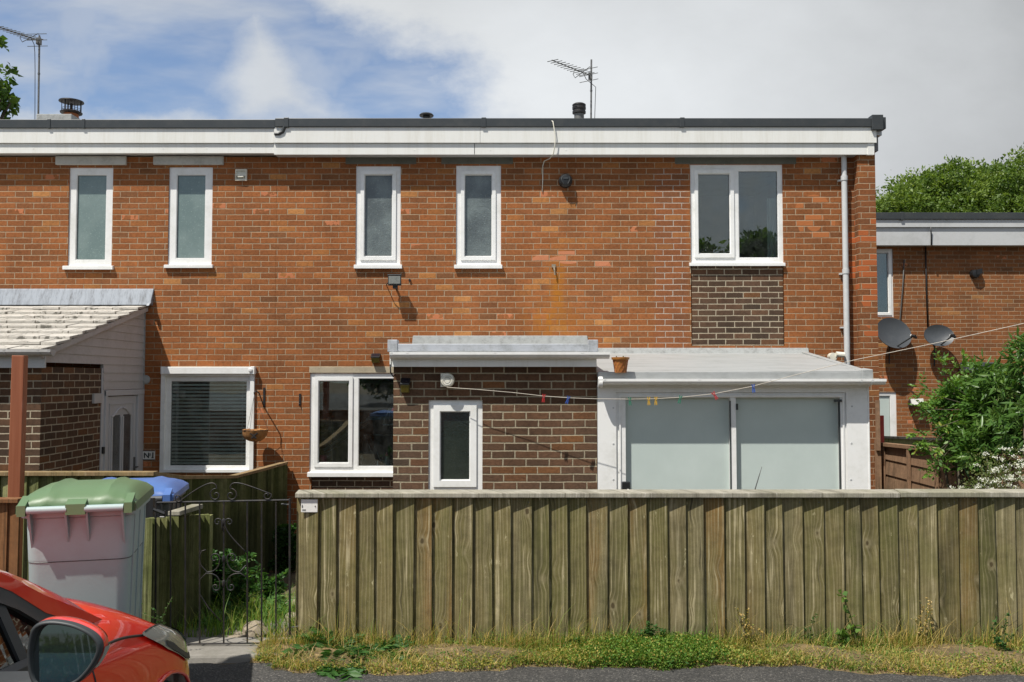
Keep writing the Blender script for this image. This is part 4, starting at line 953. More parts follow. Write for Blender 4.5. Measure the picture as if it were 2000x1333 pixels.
# small notice
c0, c1 = at(588, 976, FYF-.03), at(620, 1001, FYF-.03)
sg = thing('fence_notice', ((c0.x+c1.x)/2, FYF-.03, c1.z), 'small faded white notice at the left end of the long fence', 'sign')
b = MB(); b.box(c0.x, c1.x, FYF-.030, FYF-.026, c1.z, c0.z); b.build('plate', M['signwhite'], sg, bevel=.001)
b = MB(); w_ = c1.x-c0.x
for (u0, u1, v0, v1) in ((.05,.12,.45,.62),(.05,.10,.66,.74)): b.box(c0.x+w_*u0, c0.x+w_*u1, FYF-.0312, FYF-.030, c1.z+(c0.z-c1.z)*v0*.8, c1.z+(c0.z-c1.z)*v1*.8)
for v in (.12, .2): b.box(c0.x+w_*.08, c0.x+w_*.3, FYF-.0312, FYF-.030, c1.z+(c0.z-c1.z)*v, c1.z+(c0.z-c1.z)*(v+.03))
b.build('print', M['iron_grey'], sg)
b = MB(); b.lathe((c1.x-.012, FYF-.031, (c0.z+c1.z)/2-.002), [(.003,.001),(.003,-.002)], 8, 'y'); b.build('screw', M['iron'], sg)

# dividing fence between the two gardens
DXX = X(556, 11.05, 1000)
df = thing('fence', (DXX, 9, -.6), 'dark mossy fence with a brown top rail running back to the house wall', 'fence')
tops = [(6.93,at(294,925,6.93).z),(7.53,at(350,932,7.53).z),(8.98,at(455,931,8.98).z),(9.9,at(510,918,9.9).z),(11.05,at(557,904,11.05).z)]
def lerp(tab, q):
    if q <= tab[0][0]: return tab[0][1]
    for (a, c), (d, e) in zip(tab, tab[1:]):
        if q <= d: return c+(e-c)*(q-a)/(d-a)
    return tab[-1][1]
b = MB(); fence_run(b, (DXX, 11.08), (DXX, 6.93), lambda s: lerp(tops, 11.08-s)-.02, lambda s: gz(0, 11.08-s)-.02, .105, side=-1, seed=9, thick=.045, jit=.006)
fence_run(b, (DXX-1.4, 6.95), (DXX, 6.95), lambda s: tops[0][1]-.02, lambda s: gz(0, 6.9)-.02, .105, side=1, seed=10, thick=.025)
b.build('boards', M['boards_dark'], df)
b = MB(); pp = [(DXX-.012, y, z) for y, z in tops]
for (p, q) in zip(pp, pp[1:]):
    b.hexa([(p[0]-.03,p[1],p[2]-.02),(p[0]+.05,p[1],p[2]-.02),(q[0]+.05,q[1],q[2]-.02),(q[0]-.03,q[1],q[2]-.02),(p[0]-.03,p[1],p[2]+.012),(p[0]+.05,p[1],p[2]+.012),(q[0]+.05,q[1],q[2]+.012),(q[0]-.03,q[1],q[2]+.012)], .4)
b.box(DXX-1.4, DXX+.04, 6.90, 6.985, tops[0][1]-.018, tops[0][1]+.014, .6)
b.build('cap_rail', M['rail_brown'], df, bevel=.003)

# short fence beside the gate
sf = thing('fence', (-2.08, 5.4, 0), 'short mossy fence of narrow boards between the gate and the bins', 'fence')
q0 = at(300,1010,4.66); q1 = at(410,1005,5.62)
b = MB(); fence_run(b, (-1.955, 5.62), (-1.955, 4.66), lambda s: q1.z+(.735-q1.z)*s/.96, lambda s: gz(0, 5.62-s)-.03, .086, side=-1, seed=12, thick=.045, jit=.012)
b.build('boards', M['boards_dark'], sf, bevel=.001)
e0, e1 = at(338,999,5.02), at(384,999,5.39)
b = MB(); b.hexa([(e0.x-.03,5.02,e0.z-.025),(e0.x+.04,5.02,e0.z-.025),(e1.x+.04,5.39,e0.z-.04),(e1.x-.03,5.39,e0.z-.04),(e0.x-.03,5.02,e0.z+.0),(e0.x+.04,5.02,e0.z+.0),(e1.x+.04,5.39,e0.z-.012),(e1.x-.03,5.39,e0.z-.012)], .3)
b.build('cap_rail', M['cap'], sf, bevel=.003)
b = MB(); b.box(q1.x-.07, q1.x-.0, 5.62, 5.68, -.3, q1.z-.01, .9); b.build('post', M['boards_dark'], sf)

# brown fence behind the bins, left edge
lf = thing('fence', (-3.6, 4.72, 0), 'brown stained fence at the left edge behind the red car', 'fence')
b = MB(); xr = X(38, 4.72, 1040); zt_ = at(20, 981, 4.72).z
fence_run(b, (-12.2, 4.72), (xr, 4.72), lambda s: zt_, lambda s: -.02, .15, seed=15, thick=.016)
b.build('boards', M['boards_brown'], lf)
b = MB(); b.box(-12.2, xr+.01, 4.68, 4.75, zt_-.001, zt_+.022, .4); b.build('cap_rail', M['boards_brown'], lf, bevel=.003)
b = MB(); b.box(xr+.012, xr+.062, 4.74, 4.80, -.1, zt_-.03, .8); b.build('post', M['boards_dark'], lf)

# tall stained post
pa, pb = at(23,695,6.1), at(49,695,6.1)
b = MB(); w_ = pb.x-pa.x
b.box(-w_*.42, w_*.42, -.05, .05, 0, pa.z+.35)
pm = (pa.x+pb.x)/2
o = b.build('wooden_post', M['redwood'], None, bevel=.004); o.location = (pm-.0, 6.1, -.35); o.rotation_euler = (0, math.radians(.3), math.radians(14))
tag(o, 'tall reddish stained square post standing in front of the tiled porch', 'post')

# fences in the right-hand garden
rf = thing('fence', (4.7, 9.6, -.8), 'brown overlapped garden panel fence beside the gable pier', 'fence')
ax = 4.70
def rtop(y): return .62+(11.05-y)*.045
b = MB(); y = 11.02; z0 = -.85
hgt = 1.5; n_b = 8
for i in range(n_b):
    za = z0+i*hgt/n_b; zc = za+hgt/n_b+.02
    b.hexa([(ax-.022,8.0,za),(ax-.022,11.02,za),(ax+.0,11.02,za),(ax+.0,8.0,za),(ax-.008,8.0,zc),(ax-.008,11.02,zc-.02),(ax+.004,11.02,zc-.02),(ax+.004,8.0,zc)], i*.07+.1)
b.build('boards', M['panel_brown'], rf)
b = MB()
for yy in (10.98, 10.28, 9.60, 8.9, 8.2): b.box(ax-.055, ax-.024, yy-.025, yy+.025, z0, .65, .3)
b.hexa([(ax-.06,8.0,.62+.10),(ax-.06,11.02,.62),(ax+.03,11.02,.62),(ax+.03,8.0,.72),(ax-.06,8.0,.665+.10),(ax-.06,11.02,.665),(ax+.03,11.02,.665),(ax+.03,8.0,.765)], .6)
b.build('battens', M['panel_brown'], rf, bevel=.003)
b = MB(); b.box(X(1712,10.9,880), X(1721,10.9,880), 10.90, 10.96, -.85, at(0,812,10.9).z-.3, .2); b.box(X(1712,10.9,880)-.01, X(1718,10.9,880), 10.87, 10.897, at(0,880,10.9).z, at(0,782,10.9).z, .9); b.build('post', M['panel_brown'], rf)
b = MB(); b.box(X(1716,11.2,840), X(1727,11.2,840), 11.2, 11.23, at(0,866,11.2).z, at(0,812,11.2).z); o = b.build('painted_board', M['redpaint'], rf, bevel=.003)
gf = thing('fence', (7.0, 13.2, -.8), 'old grey plank fence behind the brown garden panel', 'fence')
b = MB(); c0, c1 = at(1722,856,13.0), at(1850,866,12.4); b.hexa([(c0.x,13.0,-.85),(c1.x+1.5,12.4,-.85),(c1.x+1.5,12.44,-.85),(c0.x,13.04,-.85),(c0.x,13.0,c0.z),(c1.x+1.5,12.4,c0.z-.05),(c1.x+1.5,12.44,c0.z-.05),(c0.x,13.04,c0.z)], .4); b.build('boards', M['boards_dark'], gf)
b = MB(); b.hexa([(c0.x,12.96,c0.z),(c1.x+1.5,12.36,c0.z-.05),(c1.x+1.5,12.46,c0.z-.05),(c0.x,13.06,c0.z),(c0.x,12.96,c0.z+.03),(c1.x+1.5,12.36,c0.z-.02),(c1.x+1.5,12.46,c0.z-.02),(c0.x,13.06,c0.z+.03)], .4); b.build('cap_rail', M['cap'], gf)

# ================================================================== GATE
GY = 4.76
gt = thing('garden_gate', (X(440,GY,1250), GY, 0), 'low black wrought iron gate with scrollwork at the gap in the fences', 'gate')
def G(px, py): p = at(px, py, GY); return Vector((p.x, GY, p.z))
b = MB(); r = .0052
tl, tr, bl_, br_ = G(304,982), G(567,977), G(304,1259), G(567,1256)
b.tube([tl, tr], r, 8); b.tube([bl_, br_], r, 8); b.tube([G(305,978), G(304,1262)], r*1.2, 8); b.tube([G(566,974), G(566,1240)], r*1.2, 8)
b.build('frame', M['iron'], gt, smooth='auto')
for pxx in (333, 362, 390, 437, 483, 511, 539):
    b = MB(); b.tube([G(pxx, 981), G(pxx, 1257)], .0045, 6)
    if pxx == 437:
        for py in (1020, 1092, 1140): c = G(pxx, py); b.lathe((c.x, c.y, c.z), [(.004,-.02),(.010,-.012),(.010,.012),(.004,.02)], 8)
    b.build('bar', M['iron'], gt, smooth='auto')
def spiral(cx, cy, r0, a0, turns, sgn, m=22):
    return [(cx + r0*(1-.82*i/m)*math.cos(a0+sgn*turns*2*math.pi*i/m), cy + r0*(1-.82*i/m)*math.sin(a0+sgn*turns*2*math.pi*i/m)) for i in range(m+1)]
def scroll(p_in, path, p_out, name='scroll', mat='iron', rr_=.0034):
    pts = list(reversed(p_in))+path+p_out; b = MB(); b.tube([G(*p)+Vector((0,-.006,0)) for p in pts], rr_, 6); return b.build(name, M[mat], gt, smooth=True)
def bez(p0, p1, p2, p3, m=12): return [tuple((1-t)**3*a+3*t*(1-t)**2*b_+3*t*t*(1-t)*c+t**3*d for a, b_, c, d in zip(p0,p1,p2,p3)) for t in [i/m for i in range(1, m)]]
for sgn in (-1, 1):
    cx = lambda v: 437+sgn*v
    # crest above the top bar
    s_in = [(cx(p[0]), p[1]) for p in spiral(15, 967, 13, -math.pi*.55, 1.25, 1)]
    far_ = 85 if sgn > 0 else 88
    s_out = [(cx(p[0]), p[1]) for p in spiral(far_, 968, 9, -math.pi*.1, 1.1, 1)] if sgn > 0 else [(cx(p[0]), p[1]) for p in spiral(far_, 972, 9, math.pi*.9, 1.1, -1)]
    k = bez(s_in[0], (cx(14), 934), (cx(38), 944), s_out[0])
    scroll(s_in, k, s_out, mat='iron')
    # centre scrolls
    s1_ = [(cx(p[0]), p[1]) for p in spiral(11, 1020, 8, -math.pi*.9, 1.1, 1)]
    scroll(s1_, bez(s1_[0], (cx(2), 1030), (cx(4), 1040), (cx(46), 1080)), [(cx(46), 1080)]) if sgn > 0 else scroll(s1_, [(cx(3), 1030)], [(cx(1), 1036)])
    s2 = [(cx(p[0]), p[1]) for p in spiral(17, 1090, 10, -math.pi*.9, 1.1, 1)]
    scroll(s2, bez(s2[0], (cx(5), 1112), (cx(22), 1120), (cx(36), 1116)), [(cx(44), 1104)] if sgn > 0 else [(cx(44), 1104), (cx(47), 1088), (cx(42), 1076), (cx(34), 1074)])
    s3 = [(cx(p[0]), p[1]) for p in spiral(15, 1146, 8, math.pi*.9, 1.1, -1)]
    scroll(s3, bez(s3[0], (cx(3), 1124), (cx(20), 1118), (cx(38), 1120)), [(cx(46), 1128)] if sgn > 0 else [(cx(46), 1132), (cx(46), 1160), (cx(30), 1186), (cx(4), 1214)])
b = MB(); c = G(300, 995); b.box(c.x-.03, c.x+.0, GY-.01, GY+.02, c.z-.04, c.z+.06); b.tube([c+Vector((0,0,.0)), G(322,1004)+Vector((0,0,0))], .010, 8); b.tube([G(312,998), G(312,1010), G(322,1010), G(322,998)], .006, 6); b.build('latch', M['black'], gt)
b = MB(); b.tube([G(566,986), G(548,986)+Vector((0,.02,0))], .004, 6); b.tube([G(566,1226), G(582,1226)+Vector((0,.02,0))], .004, 6); b.build('hinge', M['iron_grey'], gt)

# ================================================================== WHEELIE BINS
def rrect(w, d, r, cx, cy, z, n=5):
    pts = []
    for (sx, sy, a0) in ((1,1,0),(-1,1,.5),(-1,-1,1),(1,-1,1.5)):
        for k in range(n+1):
            a = (a0+.5*k/n)*math.pi; pts.append((cx+sx*(w/2-r)+r*math.cos(a), cy+sy*(d/2-r)+r*math.sin(a), z))
    return pts
def bin_(name, loc, rz, label, bodym, lidm, w=.54, d=.60, h=.965, hand=True):
    t = thing(name, loc, label, 'wheelie bin', None, rz)
    def bl(mb, nm, mat, parent=t, **k): return mb.build(nm, mat, parent, local=True, **k)
    b = MB()   # tapered body, a step round the middle, rim; y- is the side with wheels and handles
    b.loft([rrect(w*.82, d*.82, .05, 0, -.00, .05), rrect(w*.84, d*.84, .05, 0, -.00, .10), rrect(w*.895, d*.90, .05, 0, -.0, .705), rrect(w*.903, d*.908, .05, 0, -.0, .712), rrect(w*.907, d*.912, .05, 0, 0, .72), rrect(w*.93, d*.945, .045, 0, 0, h-.075), rrect(w*1.0, d*1.0, .04, 0, 0, h-.068), rrect(w*1.01, d*1.01, .04, 0, 0, h-.02), rrect(w*.99, d*.99, .04, 0, 0, h-.018), rrect(w*.92, d*.92, .04, 0, 0, h-.02), rrect(w*.90, d*.90, .04, 0, 0, h-.2)], True)
    # two pockets of the grip: cheek plates under each handle bar
    for cx in (-.245*w, .245*w):
        for sx in (-.155*w, .155*w):
            x = cx+sx; b.hexa([(x-.004,-d*.44,h-.20),(x+.004,-d*.44,h-.20),(x+.004,-d*.40,h-.20),(x-.004,-d*.40,h-.20),(x-.004,-d*.5-.045,h-.045),(x+.004,-d*.5-.045,h-.045),(x+.004,-d*.45,h-.03),(x-.004,-d*.45,h-.03)])
    # moulded ribs down the sides
    for sx in (-1, 1):
        for sy in (-.3, 0, .3): b.hexa([(sx*w*.40,sy*d-.008,.15),(sx*w*.428,sy*d-.008,.15),(sx*w*.428,sy*d+.008,.15),(sx*w*.40,sy*d+.008,.15),(sx*w*.44,sy*d-.008,h-.07),(sx*w*.475,sy*d-.008,h-.07),(sx*w*.475,sy*d+.008,h-.07),(sx*w*.44,sy*d+.008,h-.07)])
    bl(b, 'body', bodym, smooth='auto')
    b = MB(); ring = rrect(w*.900, d*.904, .05, 0, 0, .708); b.tube(ring, .0022, 4, close=True); bl(b, 'seam', M['iron_grey'])
    for cx in (-.245*w, .245*w):
        b = MB(); b.tube([(cx-.168*w,-d*.5-.045,h-.03),(cx+.168*w,-d*.5-.045,h-.03)], .0155, 14); bl(b, 'handle', bodym, smooth='auto')
    # lid: shallow dome with a flat skirt, hinge tongues reaching the handle bar
    b = MB(); L = []; nx_ = 16
    for i in range(nx_+1):
        u = -1+2*i/nx_; x = u*w*.515
        prof = []
        for (v, zz) in ((-1.10,-.018),(-1.08,.0),(-1.0,.018),(-.75,.045),(-.3,.052),(.2,.052),(.7,.040),(1.02,.020),(1.06,-.012),(1.04,-.035)):
            crown = (1-abs(u)**6); prof.append((x, v*d*.5*(1 if v > -1 else 1), h+zz*crown+(-.012 if abs(u) > .97 else 0) + (.010 if abs(abs(u)-.5) < .07 else 0)))
        L.append(prof)
    b.loft(L, cap=False, close=False)
    low = [[(p[0]*.985, p[1]*.985, min(p[2]-.012, p[2]-.006)) for p in q] for q in L]; b.loft(low, cap=False, close=False)
    # skirt
    e0 = [(p[0], p[1], p[2]) for p in L[0]]; 
    for q, sx in ((L[0], -1), (L[-1], 1)):
        b.loft([q, [(p[0]+sx*.004, p[1], h-.045) for p in q]], cap=False, close=False)
    bk = [q[0] for q in L]
    b.loft([bk, [(p[0], p[1]-.002, h-.048) for p in bk]], cap=False, close=False)
    fr = [q[-1] for q in L]; b.loft([fr, [(p[0], p[1]+.012, h-.05) for p in fr]], cap=False, close=False)
    for cx in (-.455*w, .0, .455*w):
        ww = .035*w if abs(cx) > .1 else .085*w
        b.hexa([(cx-ww,-d*.5-.058,h-.052),(cx+ww,-d*.5-.058,h-.052),(cx+ww,-d*.5+.02,h-.05),(cx-ww,-d*.5+.02,h-.05),(cx-ww,-d*.5-.058,h-.008),(cx+ww,-d*.5-.058,h-.008),(cx+ww,-d*.5+.03,h+.022),(cx-ww,-d*.5+.03,h+.022)])
    bl(b, 'lid', lidm, smooth='auto')
    for sx in (-1, 1):
        b = MB(); b.lathe((sx*(w*.40+.03), -d*.36, .10), [(.03,-.025),(.10,-.024),(.10,.024),(.03,.025)], 20, 'x'); bl(b, 'wheel', M['rubber'], smooth='auto')
    return t
BR = math.radians(15)
bin_('wheelie_bin', (X(168,3.9,1100), 3.93, -.0), BR, 'faded grey wheelie bin with a green lid, nearest the red car', M['bin_grey'], M['bin_green'], w=.445, d=.50)
bin_('wheelie_bin', (-2.36, 5.42, -.115), math.radians(12), 'dark wheelie bin with a blue lid behind the green-lidded bin', M['bin_dark'], M['bin_blue'], w=.58, d=.54, h=.915)

# ================================================================== WALL LAMPS, HOOKS, SIGN
c = at(771, 548, 10.93)
fl = thing('floodlight', (c.x, WALL, c.z), 'black halogen floodlight on the brick wall below the narrow windows', 'light')
b = MB(); w_, h_ = .085, .062
def tilted(b, cx, cy, cz, w, h, d0, d1, ang):
    ca, sa = math.cos(ang), math.sin(ang)
    f = lambda x, y, z: (cx+x, cy+y*ca-z*sa*-1*0 + z*sa, cz+z*ca - y*sa*-1*0 + y*sa*-1)
    f = lambda x, y, z: (cx+x, cy+y*ca+z*sa, cz-y*sa*-1*-1+z*ca)
    b.hexa([f(-w,d0,-h),f(w,d0,-h),f(w*.7,d1,-h*.7),f(-w*.7,d1,-h*.7),f(-w,d0,h),f(w,d0,h),f(w*.7,d1,h*.7),f(-w*.7,d1,h*.7)])
tilted(b, c.x, 10.95, c.z, w_, h_, -.035, .06, math.radians(-12)); b.box(c.x-w_-.004, c.x+w_+.004, 10.90, 10.93, c.z+h_-.004, c.z+h_+.012)
b.tube([(c.x, 11.0, c.z-.03), (c.x, 11.03, c.z-.08), (c.x, WALL, c.z-.09)], .016, 8); b.box(c.x-.03, c.x+.03, 10.96, 11.02, c.z-.10, c.z-.055)
b.tube([(c.x-.085,10.96,c.z-.02),(c.x-.115,11.0,c.z-.05),(c.x-.13,WALL,c.z-.04)], .007, 6)
b.build('housing', M['blackgrey'], fl, bevel=.006)
b = MB(); b.hexa([(c.x-w_*.86,10.905,c.z-h_*.75),(c.x+w_*.86,10.905,c.z-h_*.75),(c.x+w_*.86,10.913,c.z-h_*.75),(c.x-w_*.86,10.913,c.z-h_*.75),(c.x-w_*.86,10.902,c.z+h_*.8),(c.x+w_*.86,10.902,c.z+h_*.8),(c.x+w_*.86,10.91,c.z+h_*.8),(c.x-w_*.86,10.91,c.z+h_*.8)]); b.build('glass', M['lampglass'], fl, bevel=.003)
b = MB(); b.lathe((c.x+.17, WALL, c.z+.02), [(.016,.0),(.016,-.02)], 10, 'y'); b.build('junction', M['black'], fl)

def solar_lamp(px, py, Y, label, w=.055, h=.062):
    c = at(px, py, Y-.06); t = thing('solar_lamp', (c.x, Y, c.z), label, 'light', 'solar lamps')
    b = MB(); b.hexa([(c.x-w,Y-.085,c.z+h*.25),(c.x+w,Y-.085,c.z+h*.25),(c.x+w,Y,c.z+h*.5),(c.x-w,Y,c.z+h*.5),(c.x-w,Y-.085,c.z+h*.45),(c.x+w,Y-.085,c.z+h*.45),(c.x+w,Y,c.z+h*1.35),(c.x-w,Y,c.z+h*1.35)]); b.build('cap', M['black'], t, bevel=.004)
    b = MB(); b.hexa([(c.x-w*.75,Y-.075,c.z+h*.53),(c.x+w*.75,Y-.075,c.z+h*.53),(c.x+w*.75,Y-.012,c.z+h*1.24),(c.x-w*.75,Y-.012,c.z+h*1.24),(c.x-w*.75,Y-.077,c.z+h*.56),(c.x+w*.75,Y-.077,c.z+h*.56),(c.x+w*.75,Y-.014,c.z+h*1.28),(c.x-w*.75,Y-.014,c.z+h*1.28)]); b.build('solar_cell', M['solarcell'], t)
    b = MB(); b.hexa([(c.x-w*.82,Y-.055,c.z-h),(c.x+w*.82,Y-.055,c.z-h),(c.x+w*.8,Y,c.z-h),(c.x-w*.8,Y,c.z-h),(c.x-w*.92,Y-.08,c.z+h*.25),(c.x+w*.92,Y-.08,c.z+h*.25),(c.x+w*.9,Y,c.z+h*.3),(c.x-w*.9,Y,c.z+h*.3)]); b.build('lens', M['solar'], t, bevel=.006)
solar_lamp(733, 701, WALL, 'square solar lamp on the red brick above the kitchen window', .058, .052)
solar_lamp(791, 755, 8.46, 'square solar lamp on the brown brick wall under the gutter', .046, .062)

# retractable washing line reel with its line
c = at(874, 743, 8.40)
rl = thing('line_reel', (c.x, 8.46, c.z), 'cream plastic washing line reel on the brown brick wall', 'reel')
b = MB(); b.lathe((c.x, 8.46, c.z), [(.05,.0),(.05,-.015),(.068,-.02),(.068,-.085),(.060,-.10),(.04,-.104),(.035,-.098),(.012,-.10)], 28, 'y'); b.box(c.x-.066, c.x-.02, 8.40, 8.455, c.z-.066, c.z+.066); b.build('housing', M['cream'], rl, smooth='auto')
b = MB()
for r_ in (.028, .048): b.tube([(c.x+r_*math.cos(k*math.pi/10), 8.359, c.z+r_*math.sin(k*math.pi/10)) for k in range(20)], .0035, 5, close=True)
b.tube([(c.x-.06,8.372,c.z+.035),(c.x+.02,8.364,c.z+.036)], .005, 5); b.build('grille', M['clad'], rl)
LP = [(873,757,8.36),(930,761,8.30),(1000,767,8.26),(1062,774,8.22),(1110,777.5,8.19),(1165,779.5,8.16),(1230,780,8.12),(1276,779.5,8.08),(1330,776.5,8.04),(1395,769.5,8.0),(1470,755,7.93),(1560,731,7.82),(1667,704,7.7),(1830,670,7.45),(2000,632,7.2),(2150,596,7.0)]
lpts = [at(*p) for p in LP]
b = MB(); b.tube(lpts, .0026, 6); o = b.build('washing_line', M['twine'], None, smooth=True)
tag(o, 'thin pale washing line strung across the front of the house', 'line')
def peg(px, col, lean, label):
    y = None
    for p, q in zip(LP, LP[1:]):
        if p[0] <= px <= q[0]: t = (px-p[0])/(q[0]-p[0]); y = p[1]+(q[1]-p[1])*t; Y = p[2]+(q[2]-p[2])*t; break
    c = at(px, y, Y); t = thing('clothes_peg', (c.x, c.y, c.z), label, 'peg', 'pegs on the washing line')
    dirv = Vector((math.sin(lean), 0, -math.cos(lean))); pr = Vector((dirv.z, 0, -dirv.x))
    for sgn in (-1, 1):
        b = MB(); A = c-dirv*.018+pr*sgn*.011; Bm = c+dirv*.012+pr*sgn*.0045; C_ = c+dirv*.058+pr*sgn*.009
        for (p, q) in ((A, Bm), (Bm, C_)):
            b.hexa([p-pr*.0035+Vector((0,-.006,0)), p+pr*.0035+Vector((0,-.006,0)), p+pr*.0035+Vector((0,.006,0)), p-pr*.0035+Vector((0,.006,0)), q-pr*.0035+Vector((0,-.006,0)), q+pr*.0035+Vector((0,-.006,0)), q+pr*.0035+Vector((0,.006,0)), q-pr*.0035+Vector((0,.006,0))])
        b.build('peg_arm', M['peg_'+col], t)
    b = MB(); b.tube([c+dirv*.012+Vector((0,-.009,0)), c+dirv*.012+Vector((0,.009,0))], .005, 8); b.build('spring', M['alu'], t)
for px, col, lean, lab in ((1062,'red',-.12,'red clothes peg on the line against the brown brick'),(1110,'blue',-.32,'blue clothes peg on the line against the brown brick'),(1230,'green',.05,'pale green peg hanging at the left edge of the glazed doors'),
    (1267,'yellow',.03,'orange-yellow peg, left one of the close pair'),(1281,'yellow',-.02,'yellow peg, right one of the close pair'),(1329,'green',-.25,'dark green peg on the line above the left door panel'),(1394,'red',.55,'tilted red peg on the rising part of the line'),(1471,'blue',.1,'blue clothes peg hanging over the lean-to gutter')):
    peg(px, col, lean, lab)

# iron hooks on the wall, hanging basket
b = MB(); c = at(586, 781, WALL); b.box(c.x-.012, c.x+.012, WALL-.012, WALL, c.z-.075, c.z+.075); b.tube([(c.x,WALL-.012,c.z-.06),(c.x-.005,WALL-.035,c.z-.05)], .006, 6)
tag(b.build('wall_hook', M['iron']), 'short black iron hook plate left of the kitchen window', 'hook')
hb = thing('basket_bracket', (at(516,760,WALL).x, WALL, at(516,775,WALL).z), 'black iron bracket on the brick beside the blinds', 'bracket')
c = at(516, 776, WALL); hk = at(501, 770, 10.84)
b = MB(); b.box(c.x-.012, c.x+.012, WALL-.012, WALL, c.z-.13, c.z+.12); b.build('back_plate', M['iron'], hb)
b = MB(); b.tube([(c.x,WALL-.01,c.z-.12),(hk.x+.02,10.88,hk.z+.01),(hk.x,10.84,hk.z+.035),(hk.x-.025,10.82,hk.z+.02),(hk.x-.02,10.82,hk.z-.005)], .008, 8); b.build('arm', M['iron'], hb, smooth=True)
bc = at(498, 841, 10.84); R_ = .158
bk = thing('hanging_basket', (bc.x, 10.84, bc.z-.14), 'empty coir-lined hanging basket below the black bracket', 'basket')
b = MB(); prof = [(.02,-.135),(.07,-.128),(.115,-.10),(.145,-.055),(R_,.0),(R_-.004,.012),(R_-.018,.008),(R_-.03,-.02),(.11,-.06),(.03,-.09)]
b.lathe((bc.x,10.84,bc.z), prof, 32); 
rr = random.Random(3); b.v = [(v[0]+rr.uniform(-.006,.006), v[1]+rr.uniform(-.006,.006), v[2]+rr.uniform(-.007,.007)) for v in b.v]
b.build('liner', M['coir'], bk, smooth='auto')
b = MB(); b.tube([(bc.x+R_*math.cos(k*math.pi/14), 10.84+R_*math.sin(k*math.pi/14), bc.z+.004) for k in range(28)], .0035, 5, close=True)
bx, bz = bc.x+.03, bc.z-.06; by = 10.84-.135
for (x1_, z1_, x2_, z2_, rr_) in ((-.045,.035,0,0,.010),(.045,.035,0,0,.010),(-.03,-.03,0,0,.009),(.03,-.03,0,0,.009),(0,.03,0,-.03,.007)):
    b.tube([(bx+x1_,by-.012-.04*z1_*0,bz+z1_),(bx+x2_,by-.010,bz+z2_)], rr_, 6)
b.build('wire_frame', M['iron'], bk)
for a_ in (.4, 2.5, 4.6):
    b = MB(); e = Vector((bc.x+R_*math.cos(a_), 10.84+R_*math.sin(a_), bc.z+.005)); tpt = Vector((hk.x-.02, 10.82, hk.z-.005)); b.tube([tpt, (tpt+e)/2+Vector((0,0,-.004)), e], .0022, 5); b.build('chain', M['iron_grey'], bk)

# house number
c0, c1 = at(280,880,WALL), at(303,899,WALL)
hn = thing('house_number', ((c0.x+c1.x)/2, WALL, c1.z), 'small white house number plate beside the porch door', 'sign')
b = MB(); b.box(c0.x, c1.x, WALL-.012, WALL-.001, c1.z, c0.z); b.build('plate', M['signwhite'], hn, bevel=.002)
b = MB(); b.box(c0.x-.0, c1.x, WALL-.014, WALL-.012, c0.z-.010, c0.z); b.box(c0.x, c1.x, WALL-.014, WALL-.012, c1.z, c1.z+.010); b.build('border', M['iron'], hn)
def text(s, x, z, y, size, mat, parent, name='lettering', ext=.002, bold=.0):
    cu = bpy.data.curves.new('t', 'FONT'); cu.body = s; cu.size = size; cu.extrude = ext; cu.offset = bold; cu.resolution_u = 3
    tmp = bpy.data.objects.new('t', cu); COL.objects.link(tmp)
    bpy.context.view_layer.update(); dg = bpy.context.evaluated_depsgraph_get()
    me = bpy.data.meshes.new_from_object(tmp.evaluated_get(dg)); bpy.data.objects.remove(tmp)
    me.transform(Matrix.Rotation(math.pi/2, 4, 'X')); off = origin(parent)
    me.transform(Matrix.Translation(Vector((x, y, z))-off)); me.materials.clear(); me.materials.append(mat); me.name = name
    o = bpy.data.objects.new(name, me); COL.objects.link(o); o.parent = parent; return o
H_ = c0.z-c1.z
text('N', c0.x+.010, c1.z+.028, WALL-.0145, .095, M['iron'], hn, bold=.002)
text('o', c0.x+.076, c1.z+.062, WALL-.0145, .050, M['iron'], hn, bold=.001)
text('1', c0.x+.103, c1.z+.028, WALL-.0145, .098, M['iron'], hn, bold=.003)
b = MB(); b.box(c0.x+.108, c0.x+.138, WALL-.0165, WALL-.0122, c1.z+.026, c1.z+.034); b.build('serif', M['iron'], hn)
b = MB(); b.box(c0.x+.078, c0.x+.102, WALL-.0165, WALL-.0122, c1.z+.052, c1.z+.057); b.build('underline', M['iron'], hn)

